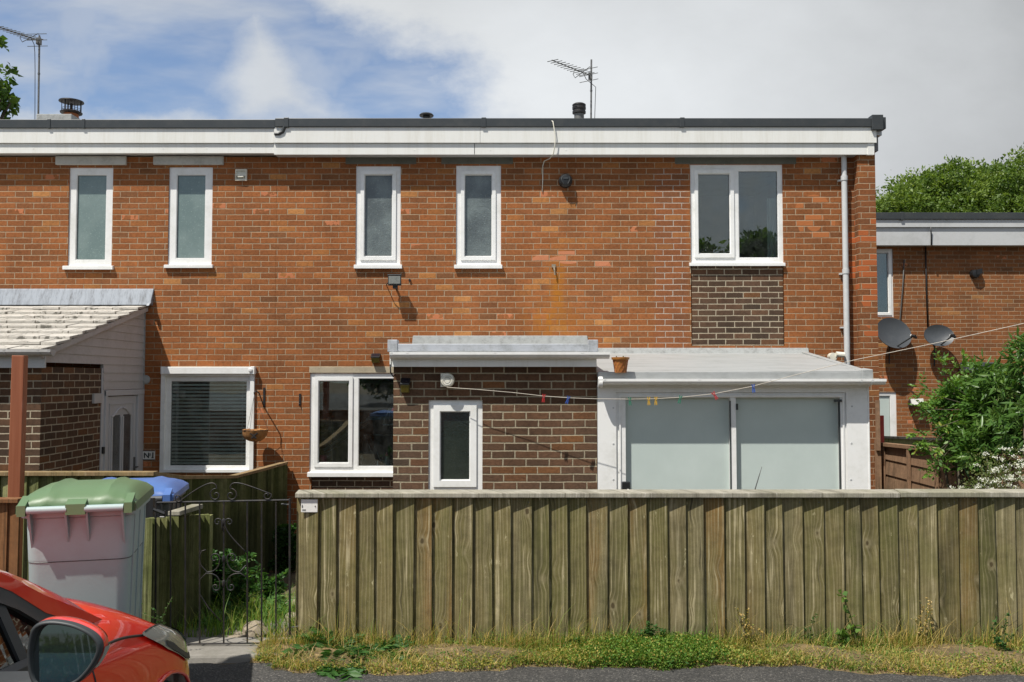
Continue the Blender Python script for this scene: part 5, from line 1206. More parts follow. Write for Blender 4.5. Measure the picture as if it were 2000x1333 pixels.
# ================================================================== AERIALS
def yagi(label, mast_px, ytop, ybase, Y, tip, root, nel=11, cable_side=1):
    a = at(mast_px, ytop, Y); t = thing('tv_aerial', (a.x, Y, TOPZ-.03), label, 'aerial', 'rooftop aerials')
    a0 = at(mast_px-1.5, ybase, Y)
    b = MB(); b.tube([(a0.x, Y, TOPZ-.06), (a.x, Y, a.z)], .014, 10); 
    for k in (.35, .7): q = Vector((a0.x,Y,TOPZ)).lerp(Vector((a.x,Y,a.z)), k); b.tube([q-Vector((0,0,.012)), q+Vector((0,0,.012))], .019, 10)
    b.build('mast', M['alu'], t, smooth='auto')
    r0 = at(*root, Y); p0 = at(*tip, Y-1.0)
    b = MB(); b.tube([r0, p0], .0085, 6); d = (p0-r0); L = d.length; d.normalize(); sd = Vector((d.y, -d.x, 0)).normalized()
    b.box(r0.x-.03, r0.x+.03, Y-.03, Y+.03, r0.z-.06, r0.z+.04); b.build('boom', M['alu'], t)
    b = MB()
    for k in range(nel):
        q = r0.lerp(p0, .10+.88*k/(nel-1)); hl = .13-.045*k/nel
        b.tube([q-sd*hl, q+sd*hl], .0055, 5)
    q = r0.lerp(p0, .22); upv = sd.cross(d)
    for s_ in (-1, 1): b.tube([q+upv*.0, q+upv*.06+sd*.13*s_, q+sd*.16*s_, q-upv*.06+sd*.13*s_, q], .006, 5)
    for s_ in (-1, 0, 1): b.tube([r0.lerp(p0,.05)+upv*.09*s_-sd*.16, r0.lerp(p0,.05)+upv*.09*s_+sd*.16], .005, 5)
    b.build('elements', M['iron_grey'], t)
    b = MB(); x_ = a.x+.025*cable_side
    b.tube([r0.lerp(p0,.2), r0.lerp(p0,.12)+Vector((0,0,-.08)), (x_+.04*cable_side, Y, r0.z-.18), (x_+.03*cable_side, Y, r0.z-.45), (x_, Y, TOPZ-.02)], .005, 5); b.build('cable', M['iron'], t, smooth=True)
yagi('television aerial on a tall mast above the right part of the roof', 1155, 117, 232, 13.2, (1078,118), (1153,148))
yagi('television aerial on a mast at the far left of the roof', 77, 70, 235, 13.2, (-6,52), (76,80), cable_side=-1)

# ================================================================== SATELLITE DISHES, FAR WALL LAMP
def dish(px, py, Y, rx, rz_, label, yaw, lnb=True):
    c = at(px, py, Y); t = thing('satellite_dish', (c.x, c.y, c.z), label, 'satellite dish', 'dishes on the far house')
    Rm = Euler((math.radians(-20), 0, math.radians(yaw)), 'XYZ').to_matrix()
    b = MB(); rings = []
    for k in range(9):
        f = k/8; rings.append([c+Rm@Vector((rx*f*math.cos(a), -.075*f*f+.04, rz_*f*math.sin(a))) for a in [2*math.pi*i/36 for i in range(36)]])
    for k in range(8, 0, -1):
        f = k/8; rings.append([c+Rm@Vector((rx*f*math.cos(a)*.995, -.075*f*f+.052, rz_*f*math.sin(a)*.995)) for a in [2*math.pi*i/36 for i in range(36)]])
    b.loft(rings, True); b.build('reflector', M['dish'], t, smooth='auto')
    b = MB(); P0 = c+Rm@Vector((0,.03,-rz_*.85)); P1 = c+Rm@Vector((rx*.35,-.34,-rz_*.62)); b.tube([P0, P1], .014, 8); b.build('arm', M['blackgrey'], t)
    b = MB(); dv = (c-P1).normalized(); b.tube([P1-dv*.04, P1+dv*.03], .028, 12); b.tube([P1+Vector((.06,0,-.03)), P1+Vector((-.02,0,.0))], .022, 8); b.build('receiver', M['black'], t)
    b = MB(); b.tube([P1+dv*.03, P1+dv*.05], .026, 12); b.build('receiver_cap', M['fascia_grey'], t)
    b = MB(); b.tube([c+Rm@Vector((0,.05,0)), c+Vector((.0,FY-c.y-.05,-.12)), c+Vector((0,FY-c.y,-.12))], .018, 8); b.tube([c+Vector((0,FY-c.y-.06,-.10)), c+Vector((0,FY-c.y-.04,-.55))], .012, 6); b.build('mount', M['iron'], t)
dish(1744, 652, 15.98, .365, .305, 'large charcoal satellite dish beside the gable pier', 14)
dish(1833, 657, 15.98, .268, .215, 'smaller charcoal satellite dish right of the large dish', -4)
c = at(1789, 788, FY-.1); t = thing('floodlight', (c.x, FY, c.z), 'small floodlight on the far house above the garden panel', 'light')
b = MB(); b.hexa([(c.x-.13,FY-.2,c.z-.05),(c.x+.12,FY-.2,c.z-.02),(c.x+.1,FY,c.z-.05),(c.x-.1,FY,c.z-.08),(c.x-.13,FY-.14,c.z+.08),(c.x+.12,FY-.14,c.z+.09),(c.x+.1,FY,c.z+.06),(c.x-.1,FY,c.z+.05)]); b.build('housing', M['blackgrey'], t, bevel=.01)
b = MB(); b.hexa([(c.x-.12,FY-.21,c.z-.03),(c.x+.11,FY-.21,c.z-.0),(c.x+.11,FY-.2,c.z-.0),(c.x-.12,FY-.2,c.z-.03),(c.x-.12,FY-.15,c.z+.08),(c.x+.11,FY-.15,c.z+.09),(c.x+.11,FY-.14,c.z+.09),(c.x-.12,FY-.14,c.z+.08)]); b.build('glass', M['lintel_white'], t)

# ================================================================== POT ON THE LEAN-TO
c = at(1212, 728, 8.33); zb_ = zf+(zbk-zf)*(8.33-Yr)/(WALL-Yr)
pt = thing('plant_pot', (c.x, 8.33, zb_), 'orange-brown lattice pattern plant pot on the front of the lean-to roof', 'pot')
b = MB(); b.lathe((c.x,8.33,zb_), [(.045,.0),(.054,.004),(.072,.125),(.084,.128),(.088,.148),(.080,.150),(.070,.130),(.05,.11)], 32)
b.build('body', M['potglaze'], pt, smooth='auto')
b = MB()
for s_ in (-1, 1):
    for k in range(12):
        a0 = k*math.pi/6; b.tube([(c.x+(.0545+.018*t_)*math.cos(a0+s_*t_*1.0), 8.33+(.0545+.018*t_)*math.sin(a0+s_*t_*1.0), zb_+.004+.12*t_) for t_ in [i/8 for i in range(9)]], .0030, 4)
b.build('lattice', M['terracotta'], pt)
b = MB(); 
for k in range(7): a_ = k*.9; b.tube([(c.x+.02*math.cos(a_),8.33,zb_+.11),(c.x+.045*math.cos(a_),8.33+.02*math.sin(a_),zb_+.155+.01*math.sin(k*2.2))], .004, 4)
b.build('plant', M['stem'], pt)

# ================================================================== THINGS INSIDE THE KITCHEN WINDOW
kz = oK[2]+.055; KYY = WALL+.155
tbx = MB(); tbx.box(oK[0]-.0, oK[1]+.0, WALL+.092, WALL+.5, kz-.04, kz); tag(tbx.build('window_shelf', M['interior_mid']), 'dim worktop just inside the kitchen window', 'shelf')
c = at(631, 890, KYY); t = thing('tub', (c.x,KYY,kz), 'pink plastic tub inside the left kitchen pane', 'tub')
b = MB(); b.lathe((c.x,KYY,kz), [(.045,0),(.052,.01),(.055,.13),(.057,.15),(.05,.152),(.048,.12)], 20); b.build('body', M['pink'], t, smooth='auto')
b = MB(); b.tube([(c.x-.055,KYY-.01,kz+.10),(c.x-.03,KYY-.05,kz+.15),(c.x+.03,KYY-.05,kz+.15),(c.x+.055,KYY-.01,kz+.10)], .005, 6); b.build('handle', M['pink'], t, smooth=True)
c = at(755, 890, KYY); t = thing('bottle', (c.x,KYY,kz), 'clear washing-up bottle with a red cap inside the right pane', 'bottle')
b = MB(); b.lathe((c.x,KYY,kz), [(.035,0),(.042,.01),(.042,.09),(.032,.12),(.018,.145)], 20); b.build('body', M['clearplastic'], t, smooth='auto')
b = MB(); b.lathe((c.x,KYY,kz), [(.018,.145),(.018,.165),(.008,.17),(.008,.19)], 14); b.build('cap', M['pink'], t, smooth='auto')
c = at(706, 890, KYY); t = thing('wine_glass', (c.x,KYY,kz), 'upturned wine glass inside the right kitchen pane', 'glass')
b = MB(); b.lathe((c.x,KYY,kz), [(.03,0),(.028,.005),(.005,.01),(.004,.07),(.02,.085),(.036,.11),(.032,.15)], 18); b.build('bowl', M['clearplastic'], t, smooth='auto')
c = at(738, 900, KYY+.1); t = thing('tap', (c.x,KYY+.1,kz), 'silver sink tap between the glass and the bottle', 'tap')
b = MB(); b.lathe((c.x,KYY+.1,kz), [(.022,0),(.02,.03),(.014,.04),(.014,.08)], 14); b.tube([(c.x,KYY+.1,kz+.02),(c.x-.06,KYY+.05,kz+.06),(c.x-.10,KYY+.0,kz+.0)], .009, 8); b.build('spout', M['chrome'], t, smooth='auto')
c = at(762, 818, WALL+.5); t = thing('pendant_lamp', (c.x,WALL+.5,c.z+.35), 'wire cage pendant lamp inside the right kitchen pane', 'lamp')
b = MB()
for k in range(8): a_ = k*math.pi/4; b.tube([(c.x+.02*math.cos(a_),WALL+.5+.02*math.sin(a_),c.z+.13),(c.x+.10*math.cos(a_),WALL+.5+.10*math.sin(a_),c.z-.08)], .0045, 5)
for (r_, z_) in ((.02,.13),(.065,.01),(.10,-.08)): b.tube([(c.x+r_*math.cos(k*math.pi/8),WALL+.5+r_*math.sin(k*math.pi/8),c.z+z_) for k in range(16)], .0045, 5, close=True)
b.build('cage', M['fascia_grey'], t)
b = MB(); b.lathe((c.x,WALL+.5,c.z), [(.012,.10),(.02,.08),(.032,.03),(.028,-.01),(.01,-.03)], 16); b.build('bulb', M['clearplastic'], t, smooth='auto')
b = MB(); b.tube([(c.x,WALL+.5,c.z+.12),(c.x,WALL+.5,c.z+.5)], .004, 5); b.build('flex', M['black'], t)
t = thing('clothes_airer', (at(700,860,12.2).x,12.2,kz-.5), 'folding airer with a pale blue cloth in the dim kitchen', 'airer')
b = MB(); q = lambda px, py, Y: at(px, py, Y)
for (A_, B_, r_) in ((q(632,880,11.9), q(722,816,12.3), .018), (q(712,850,12.3), q(770,850,12.3), .010), (q(712,850,12.3), q(735,905,12.2), .010), (q(722,850,12.3), q(745,905,12.2), .008), (q(640,884,12.0), q(722,826,12.4), .006)): b.tube([A_, B_], r_, 6)
b.build('frame', M['clearplastic'], t)
b = MB(); A_, B_ = q(720,818,12.3), q(768,815,12.25); 
b.hexa([(A_.x,12.1,A_.z-.01),(B_.x,12.1,A_.z+.0),(B_.x,12.6,A_.z+.03),(A_.x,12.6,A_.z),(A_.x,12.1,A_.z+.02),(B_.x,12.1,A_.z+.05),(B_.x,12.6,A_.z+.06),(A_.x,12.6,A_.z+.04)]); tag(b.build('folded_cloth', M['bluecloth']), 'pale blue cloth lying on the airer in the kitchen', 'cloth')
c0, c1 = q(628,795,13.0), q(660,850,13.0)
b = MB(); b.box(oK[0]-.4, oK[1]+.4, 13.3, 13.55, at(0,800,13.3).z, at(0,700,13.3).z); tag(b.build('wall_cupboard', M['interior_mid']), 'grey wall cupboards at the back of the kitchen', 'cupboard')

# ================================================================== RUBBLE by the gate
for i, (px, py, Y, s_, lab) in enumerate(((497,1222,5.05,.075,'largest pale rubble stone behind the gate'),(470,1232,4.98,.040,'small rubble stone left of the largest one'),(455,1238,4.95,.03,'smallest rubble stone near the gate bars'),(574,1122,6.2,.07,'pale stone lying on the far part of the path'),(576,1182,5.5,.06,'broken stone beside the end of the long fence'))):
    c = at(px, py, Y); rr = random.Random(i+40); bm = bmesh.new(); bmesh.ops.create_icosphere(bm, subdivisions=2, radius=1)
    for v in bm.verts:
        k_ = 1+rr.uniform(-.16,.16); v.co = Vector((v.co.x*s_*1.35*k_, v.co.y*s_*k_, v.co.z*s_*.75*k_))
    me = bpy.data.meshes.new('rubble_stone'); bm.to_mesh(me); bm.free(); me.materials.append(M['stone']); me.attributes.new('rnd','FLOAT','POINT')
    o = bpy.data.objects.new('rubble_stone', me); COL.objects.link(o); o.location = (c.x, Y, gz(0,Y)+s_*.5); o.rotation_euler = (0,0,rr.uniform(0,3)); tag(o, lab, 'stone', 'rubble by the gate')
# ================================================================== RED CAR, nose towards the fence
XC, YN = -1.90, 3.28
def W3(s, t, z): return Vector((XC+t, YN-s, z))
car = thing('parked_car', (XC, YN-1.95, 0), 'glossy red parked car at the left, its door mirror nearest the camera', 'car')
sg_ = np.arange(0, 3.921, .02)
def curve(tab, sm=3):
    xs_, ys_ = zip(*tab); v = np.interp(sg_, xs_, ys_)
    if sm:
        k = np.ones(2*sm+1); k /= k.sum(); v = np.convolve(np.pad(v, sm, mode='edge'), k, 'valid'); v = np.convolve(np.pad(v, sm, mode='edge'), k, 'valid')
    return v
cW = curve([(0,.30),(.04,.50),(.1,.64),(.18,.73),(.28,.80),(.38,.845),(.5,.868),(.8,.872),(2.6,.872),(3.3,.84),(3.7,.76),(3.85,.66),(3.92,.45)], 2)
cSH = curve([(0,.50),(.1,.555),(.2,.59),(.38,.64),(.56,.695),(.86,.752),(1.1,.79),(1.5,.82),(2.5,.86),(3.4,.90),(3.8,.82),(3.92,.66)])
cH = curve([(0,.51),(.1,.575),(.2,.612),(.38,.66),(.51,.724),(.62,.778),(.75,.822),(.86,.852),(.98,.85),(1.15,.83),(1.5,.845),(2.5,.885),(3.4,.925),(3.8,.84),(3.92,.68)])
cCR = curve([(0,.02),(.3,.06),(.8,.06),(1.0,.03),(1.2,.0),(3.92,.0)])
cB = curve([(0,.30),(.1,.22),(.4,.18),(3.5,.2),(3.92,.32)])
def prof(i):
    w, sh, h, cr, zb_ = cW[i], cSH[i], cH[i], cCR[i], cB[i]
    return [(w*.86,zb_),(w*.965,zb_+.07),(w*1.0,.43),(w*.992,.43+(sh-.43)*.62),(w*.948,sh),(w*.835,h),(w*.55,h+cr*.75),(w*.0,h+cr)]
def cr_(p0, p1, p2, p3, t): return tuple(.5*((2*b_)+(-a+c)*t+(2*a-5*b_+4*c-d)*t*t+(-a+3*b_-3*c+d)*t**3) for a, b_, c, d in zip(p0,p1,p2,p3))
def SKIN(sv, k, off=0.0, side=1):
    """point of the body skin at station sv (m from the nose) and profile parameter k (0 sill .. 7 centre line)"""
    i = min(max(sv/.02, 0), len(sg_)-1.001); i0 = int(i); fr_ = i-i0
    A, B = prof(i0), prof(i0+1); P = [(a[0]*(1-fr_)+b_[0]*fr_, a[1]*(1-fr_)+b_[1]*fr_) for a, b_ in zip(A, B)]
    P = [(P[0][0], P[0][1]-.05)] + P + [(-P[6][0], P[6][1])]
    j = min(int(k), 6); t = k-j; q = cr_(P[j], P[j+1], P[j+2], P[j+3], t)
    return W3(sv, side*max(q[0], 0.0)+off*side*(.9 if k < 4.3 else .4), q[1]+off*(.1 if k < 3.5 else .9))
ks = [i/6 for i in range(0, 43)]
WC = (.65, .265); WR = .325; WC2 = (3.12, .265)
def arch_ok(s, z, c): return math.hypot(s-c[0], z-c[1])
b = MB(); idx = {}
ss = [i*.03 for i in range(0, 131)]
for side in (1, -1):
    vs = []; keep = []
    for s in ss:
        for k in ks:
            p = SKIN(s, k, side=side)
            if k < 3.9:
                for c in (WC, WC2):
                    d_ = arch_ok(s, p.z, c)
                    if 1e-6 < d_ and abs(d_-WR) < .024:
                        s2 = c[0]+(s-c[0])*WR/d_; z2 = c[1]+(p.z-c[1])*WR/d_; p = Vector((p.x, YN-s2, z2))
            vs.append(p)
    fs = []; nk = len(ks)
    for i in range(len(ss)-1):
        for j in range(nk-1):
            q = [i*nk+j, (i+1)*nk+j, (i+1)*nk+j+1, i*nk+j+1]
            if ks[j] < 3.9 and any(all(arch_ok(YN-vs[v].y, vs[v].z, c) < WR+.003 for v in q) for c in (WC, WC2)): continue
            fs.append(q if side > 0 else q[::-1])
    b.add(vs, fs)
    b.add([SKIN(0, k, side=side) for k in ks], [tuple(range(nk))])
    b.add([SKIN(3.9, k, side=side) for k in ks], [tuple(range(nk))])
body = b.build('body', M['carpaint'], car, smooth=True)
body.data.materials.append(M['black'])
bm = bmesh.new(); bm.from_mesh(body.data); bmesh.ops.remove_doubles(bm, verts=bm.verts, dist=.0008); bmesh.ops.recalc_face_normals(bm, faces=bm.faces); [setattr(f, 'material_index', 1) for f in bm.faces if YN-3.62 < f.calc_center_median().y < YN-1.02 and abs(f.calc_center_median().x-XC) < .77 and f.calc_center_median().z > .7]; bm.to_mesh(body.data); bm.free()
# undertray so that the car throws a proper shadow
b = MB(); b.box(XC-.78, XC+.78, YN-3.8, YN-.12, .17, .24); b.box(XC-.55, XC+.55, YN-3.6, YN-.45, .2, .5); b.build('chassis', M['black'], car)
# arch lips, wheels
for c, nm in ((WC, 1), (WC2, 2)):
    for side in (1, -1):
        b = MB(); pts = []
        for i in range(25):
            a = math.pi*(-.06+1.12*i/24); s = c[0]+WR*math.cos(a); z = c[1]+WR*math.sin(a)
            ks_ = min(np.arange(0.2, 4, .02), key=lambda k: abs(SKIN(s, k).z-z)); pts.append(SKIN(s, ks_, .002, side=side))
        b.tube(pts, .006, 8); b.build('wheel_arch', M['carpaint'], car, smooth=True)
        cx = XC+side*.755; wl = MB(); wl.lathe((cx, YN-c[0], c[1]), [(.19,-.09),(.27,-.10),(.30,-.075),(.305,0),(.30,.075),(.27,.10),(.19,.09)], 36, 'x'); w_o = wl.build('wheel', M['tyre'], car, smooth='auto')
        b = MB(); b.lathe((cx+side*.02, YN-c[0], c[1]), [(.195,-.06*side),(.19,.065*side),(.175,.07*side),(.17,.03*side)], 36, 'x')
        for k in range(7):
            a = 2*math.pi*k/7; b.tube([(cx+side*.07, YN-c[0]+.03*math.cos(a), c[1]+.03*math.sin(a)), (cx+side*.08, YN-c[0]+.18*math.cos(a), c[1]+.18*math.sin(a))], [.022,.014], 8)
        b.lathe((cx+side*.06, YN-c[0], c[1]), [(.05,-.02*side),(.045,.03*side),(.01,.035*side)], 20, 'x')
        b.build('rim', M['rim'], w_o, smooth='auto')
# headlights: lens patches following the skin, reflector patch behind, amber corner
for side in (1, -1):
    def patch(k0f, k1f, s0, s1, off, ni=14, nj=6):
        b = MB(); g = []
        for i in range(ni+1):
            s = s0+(s1-s0)*i/ni
            for j in range(nj+1): g.append(SKIN(s, k0f(s)+(k1f(s)-k0f(s))*j/nj, off, side))
        fs = [(i*(nj+1)+j, (i+1)*(nj+1)+j, (i+1)*(nj+1)+j+1, i*(nj+1)+j+1) for i in range(ni) for j in range(nj)]
        b.add(g, fs); return b
    f0 = lambda s: float(np.interp(s, [.05,.3,.44,.63,.72],[3.0,2.9,3.0,3.6,4.02])); f1 = lambda s: float(np.interp(s, [.05,.3,.4,.5,.6,.72],[4.75,4.7,4.6,4.4,4.22,4.08]))
    hl = patch(f0, f1, .05, .72, .007, 22, 6).build('headlight', M['lens'], car, smooth=True)
    g0 = lambda s: f0(s)+.45; g1 = lambda s: f1(s)-.25
    patch(g0, g1, .10, .36, .0095).build('reflector', M['chrome'], hl, smooth=True)
    h0 = lambda s: f0(s)+.04; h1 = lambda s: f0(s)+.22
    patch(h0, h1, .12, .60, .0095, 10, 3).build('indicator', M['blackgrey'], hl, smooth=True)
    patch(lambda s: 2.75, lambda s: 3.1, .12, .24, .006, 6, 3).build('corner_lamp', M['amber'], car, smooth=True)
    b = MB()
    def seam(pts, r=.004): b.tube(pts, r, 5)
    seam([SKIN(.70+.25*i/12, 4.06+.05*math.sin(i/4), -.0005, side) for i in range(13)], .0045)
    seam([SKIN(.93-.02*i/10, 4.05+1.1*i/10, .0, side) for i in range(11)], .003)
    seam([SKIN(.70-.32*i/6, 4.10+.5*i/6, .005, side) for i in range(7)], .0035)
    seam([SKIN(1.06, 1.0+3.0*i/12, .0, side) for i in range(13)], .003)
    seam([SKIN(2.12, .6+3.4*i/12, .0, side) for i in range(13)], .003)
    b.build('shut_lines', M['black'], car, smooth=True)
# grille / bumper opening
b = MB(); g = []
for i in range(13):
    s = .02
    for j in range(5): g.append(Vector((XC-.42+.84*i/12, YN+.012-.05*((i-6)/6)**2*1.2, .26+.12*j/4)))
b.add(g, [(i*5+j, (i+1)*5+j, (i+1)*5+j+1, i*5+j+1) for i in range(12) for j in range(4)]); b.build('grille', M['black'], car)

# greenhouse. U: outer top edge of the pillar / roof rail, L: its lower edge, belt below
Ut = [(.84,.735,.835),(.98,.728,.913),(1.12,.716,.985),(1.24,.704,1.043),(1.5,.675,1.165),(1.8,.640,1.30),(2.05,.615,1.385),(2.4,.600,1.425),(2.9,.60,1.43),(3.3,.605,1.37),(3.6,.63,1.22)]
Lt = [(.84,.790,.770),(.98,.776,.838),(1.12,.757,.905),(1.24,.742,.985),(1.5,.705,1.12),(1.8,.668,1.26),(2.05,.642,1.345),(2.4,.628,1.385),(2.9,.628,1.39),(3.3,.635,1.31),(3.6,.68,1.10)]
def ip(T, s):
    a = [q[0] for q in T]; return float(np.interp(s, a, [q[1] for q in T])), float(np.interp(s, a, [q[2] for q in T]))
def belt(s): return float(np.interp(s, [.9,1.3,2.5,3.6],[.775,.822,.87,.92]))
sst = [.84+.04*i for i in range(70)]
def wx(s, t, z, side): return Vector((XC+side*t, YN-s, z))
for side in (1, -1):
    b = MB(); rings = []
    for s in sst:
        (tu, zu), (tl, zl) = ip(Ut, s), ip(Lt, s)
        mid = (tu*.45+tl*.55+.012, zu*.45+zl*.55+.008)
        rings.append([wx(s,tu-.035,zu-.012,side), wx(s,tu-.012,zu+.001,side), wx(s,tu,zu-.006,side), wx(s,mid[0],mid[1],side), wx(s,tl,zl,side), wx(s,tl-.03,zl-.0,side)])
    b.loft(rings); b.build('roof_pillar', M['carpaint'], car, smooth='auto')
    b = MB(); rings = []
    for s in sst[3:]:
        tl, zl = ip(Lt, s); q = .042 if s > 1.05 else .030
        dz = min(q, max(zl-belt(s)-.002, .002)); rings.append([wx(s,tl-.002,zl+.003,side), wx(s,tl+.004,zl-dz*.5,side), wx(s,tl+.006+.012,zl-dz,side), wx(s,tl-.02,zl-dz,side), wx(s,tl-.03,zl,side)])
    b.loft(rings)
    rings = []
    for s in sst[5:]:
        zb_ = belt(s); t = .808; rings.append([wx(s,t-.03,zb_+.018,side), wx(s,t-.012,zb_+.024,side), wx(s,t+.002,zb_+.012,side), wx(s,t+.004,zb_-.014,side), wx(s,t-.03,zb_-.014,side)])
    b.loft(rings)
    # quarterlight divider and door pillars
    for (sa, sb, w_) in ((1.27,1.30,.016),(2.02,2.16,.04)):
        tl, zl = ip(Lt, sb); b.hexa([wx(sa-w_,.80,belt(sa),side), wx(sa+w_,.80,belt(sa),side), wx(sa+w_,.77,belt(sa),side), wx(sa-w_,.77,belt(sa),side), wx(sb-w_,tl+.004,zl-.02,side), wx(sb+w_,tl+.004,zl-.02,side), wx(sb+w_,tl-.02,zl-.02,side), wx(sb-w_,tl-.02,zl-.02,side)])
    b.build('window_trim', M['blackgrey'], car, smooth='auto')
    b = MB(); vs = []
    for s in sst:
        tl, zl = ip(Lt, s); zb_ = belt(s); vs += [wx(s,.792,zb_,side), wx(s,tl-.006,max(zl-.02,zb_+.001),side)]
    b.add(vs, [(2*i,2*i+2,2*i+3,2*i+1) for i in range(len(sst)-1)]); b.build('side_window', M['carglass'], car)
# windscreen, roof, tailgate glass and dark cabin lining
def across(U, s, drop=.0, n_=12, bul=.0, ds=.0):
    t, z = ip(U, s); return [Vector((XC+t*u*.955, YN-(s-ds*(1-u*u)), z-drop+bul*(1-u*u))) for u in [-1+2*i/n_ for i in range(n_+1)]]
def sheet(rows):
    b = MB(); n_ = len(rows[0]); b.add([p for r in rows for p in r], [(i*n_+j,(i+1)*n_+j,(i+1)*n_+j+1,i*n_+j+1) for i in range(len(rows)-1) for j in range(n_-1)]); return b
sheet([across(Ut, s, .006, bul=.0, ds=.14) for s in np.linspace(.86, 2.02, 12)]).build('windscreen', M['carglass'], car, smooth=True)
sheet([across(Ut, s, .004, bul=.035, ds=.14*max(0,1-(s-2.02)/.5)) for s in np.linspace(2.02, 3.3, 12)]).build('roof', M['carpaint'], car, smooth=True)
sheet([across(Ut, s, .004, bul=.02) for s in np.linspace(3.3, 3.6, 6)]).build('rear_window', M['carglass'], car, smooth=True)
b = MB()
for sx in (-.36, .36):    # front seats seen through the glass
    b.loft([rrect(.46,.12,.05,XC+sx,YN-2.15,.60), rrect(.48,.12,.05,XC+sx,YN-2.2,.9), rrect(.42,.10,.04,XC+sx,YN-2.3,1.12)]); b.loft([rrect(.24,.08,.03,XC+sx,YN-2.33,1.14), rrect(.22,.08,.03,XC+sx,YN-2.35,1.28)])
b.box(XC-.7, XC+.7, YN-3.3, YN-1.2, .55, .60); b.loft([[(XC-.70,YN-1.0,.60),(XC+.70,YN-1.0,.60),(XC+.70,YN-1.0,.80),(XC-.70,YN-1.0,.80)],[(XC-.70,YN-1.45,.60),(XC+.70,YN-1.45,.60),(XC+.70,YN-1.45,.84),(XC-.70,YN-1.45,.84)]])
b.build('seats', M['blackgrey'], car, bevel=.01)
b = MB(); c0 = Vector((XC+.36, YN-1.62, .86)); b.tube([c0+Vector((.18*math.cos(a), .06*math.sin(a), .17*math.sin(a))) for a in [k*math.pi/12 for k in range(24)]], .014, 8, close=True); b.build('steering_wheel', M['black'], car, smooth=True)

# door mirror facing the camera
MY = 1.66
out = [(58,1250),(64,1228),(78,1216),(100,1212),(125,1214),(150,1220),(176,1232),(192,1245),(199,1260),(196,1278),(184,1300),(168,1320),(150,1335),(122,1345),(92,1345),(70,1338),(60,1322),(56,1300),(55,1275)]
def smooth_loop(P, n_=3):
    R_ = []
    for i in range(len(P)):
        p0, p1, p2, p3 = P[i-1], P[i], P[(i+1) % len(P)], P[(i+2) % len(P)]
        R_ += [cr_(p0, p1, p2, p3, k/n_) for k in range(n_)]
    return R_
out = smooth_loop(out); ctr = Vector((0,0,0)); O3 = [at(p[0], p[1], MY) for p in out]
for p in O3: ctr += p/len(O3)
def mring(sc, dy, sx=0.0, sz=0.0): return [Vector((ctr.x+(p.x-ctr.x)*sc+sx, MY+dy, ctr.z+(p.z-ctr.z)*sc+sz)) for p in O3]
mr = MB(); mr.loft([mring(1.0,.0), mring(1.02,.012), mring(1.01,.026,-.002), mring(.96,.046,-.006,-.002), mring(.86,.064,-.012,-.005), mring(.66,.080,-.018,-.008), mring(.38,.088,-.02,-.01)], False); mr.add(mring(.38,.088,-.02,-.01), [tuple(range(len(O3)))])
mo_ = mr.build('door_mirror', M['carpaint'], car, smooth=True)
b = MB(); b.loft([mring(.875,.018), mring(.885,-.004), mring(.94,-.009), mring(1.005,-.003), mring(1.012,.006), mring(1.0,.012)], False); b.build('rim', M['blackgrey'], mo_, smooth=True)
b = MB(); g = [p+Vector((0, .14*(p.z-ctr.z), 0)) for p in mring(.89, .004)]; b.add(g, [tuple(range(len(g)))]); o = b.build('mirror_glass', M['mirror'], mo_)
# lower black shell and stalk
R1, R2, R3 = mring(1.012,.006), mring(1.022,.022,-.002,-.001), mring(.965,.046,-.006,-.004)
n_o = len(R1); sel = [i for i in range(n_o) if O3[i].z < ctr.z-.018]
b = MB(); A = [R1[i] for i in sel]; B = [R2[i]+Vector((0,0,-.001)) for i in sel]; C_ = [R3[i]+Vector((0,0,-.003)) for i in sel]; b.loft([A,B,C_], cap=False, close=False); b.build('lower_shell', M['blackgrey'], mo_, smooth=True)
b = MB(); b.loft([[Vector((ctr.x-.03, MY+.06+dy, ctr.z-.075+dz)) for dy, dz in ((-.03,-.02),(.03,-.02),(.03,.015),(-.03,.015))], [Vector((XC+.80, MY+.10+dy, belt(1.5)+.02+dz)) for dy, dz in ((-.04,-.02),(.05,-.02),(.05,.03),(-.04,.03))]]); b.build('stalk', M['blackgrey'], mo_, bevel=.006)
sel = [i for i in range(n_o) if O3[i].x > ctr.x+.045 and ctr.z-.035 < O3[i].z < ctr.z+.012]
b = MB(); k_ = lambda R_, e: [R_[i]+Vector((e,0,0)) for i in sel]; b.loft([k_(R1,.002), k_(mring(1.022,.014),.004), k_(mring(1.012,.028,-.002),.004), k_(mring(.965,.046,-.006,-.002),.004)], cap=False, close=False); b.build('indicator', M['lens'], mo_, smooth=True)
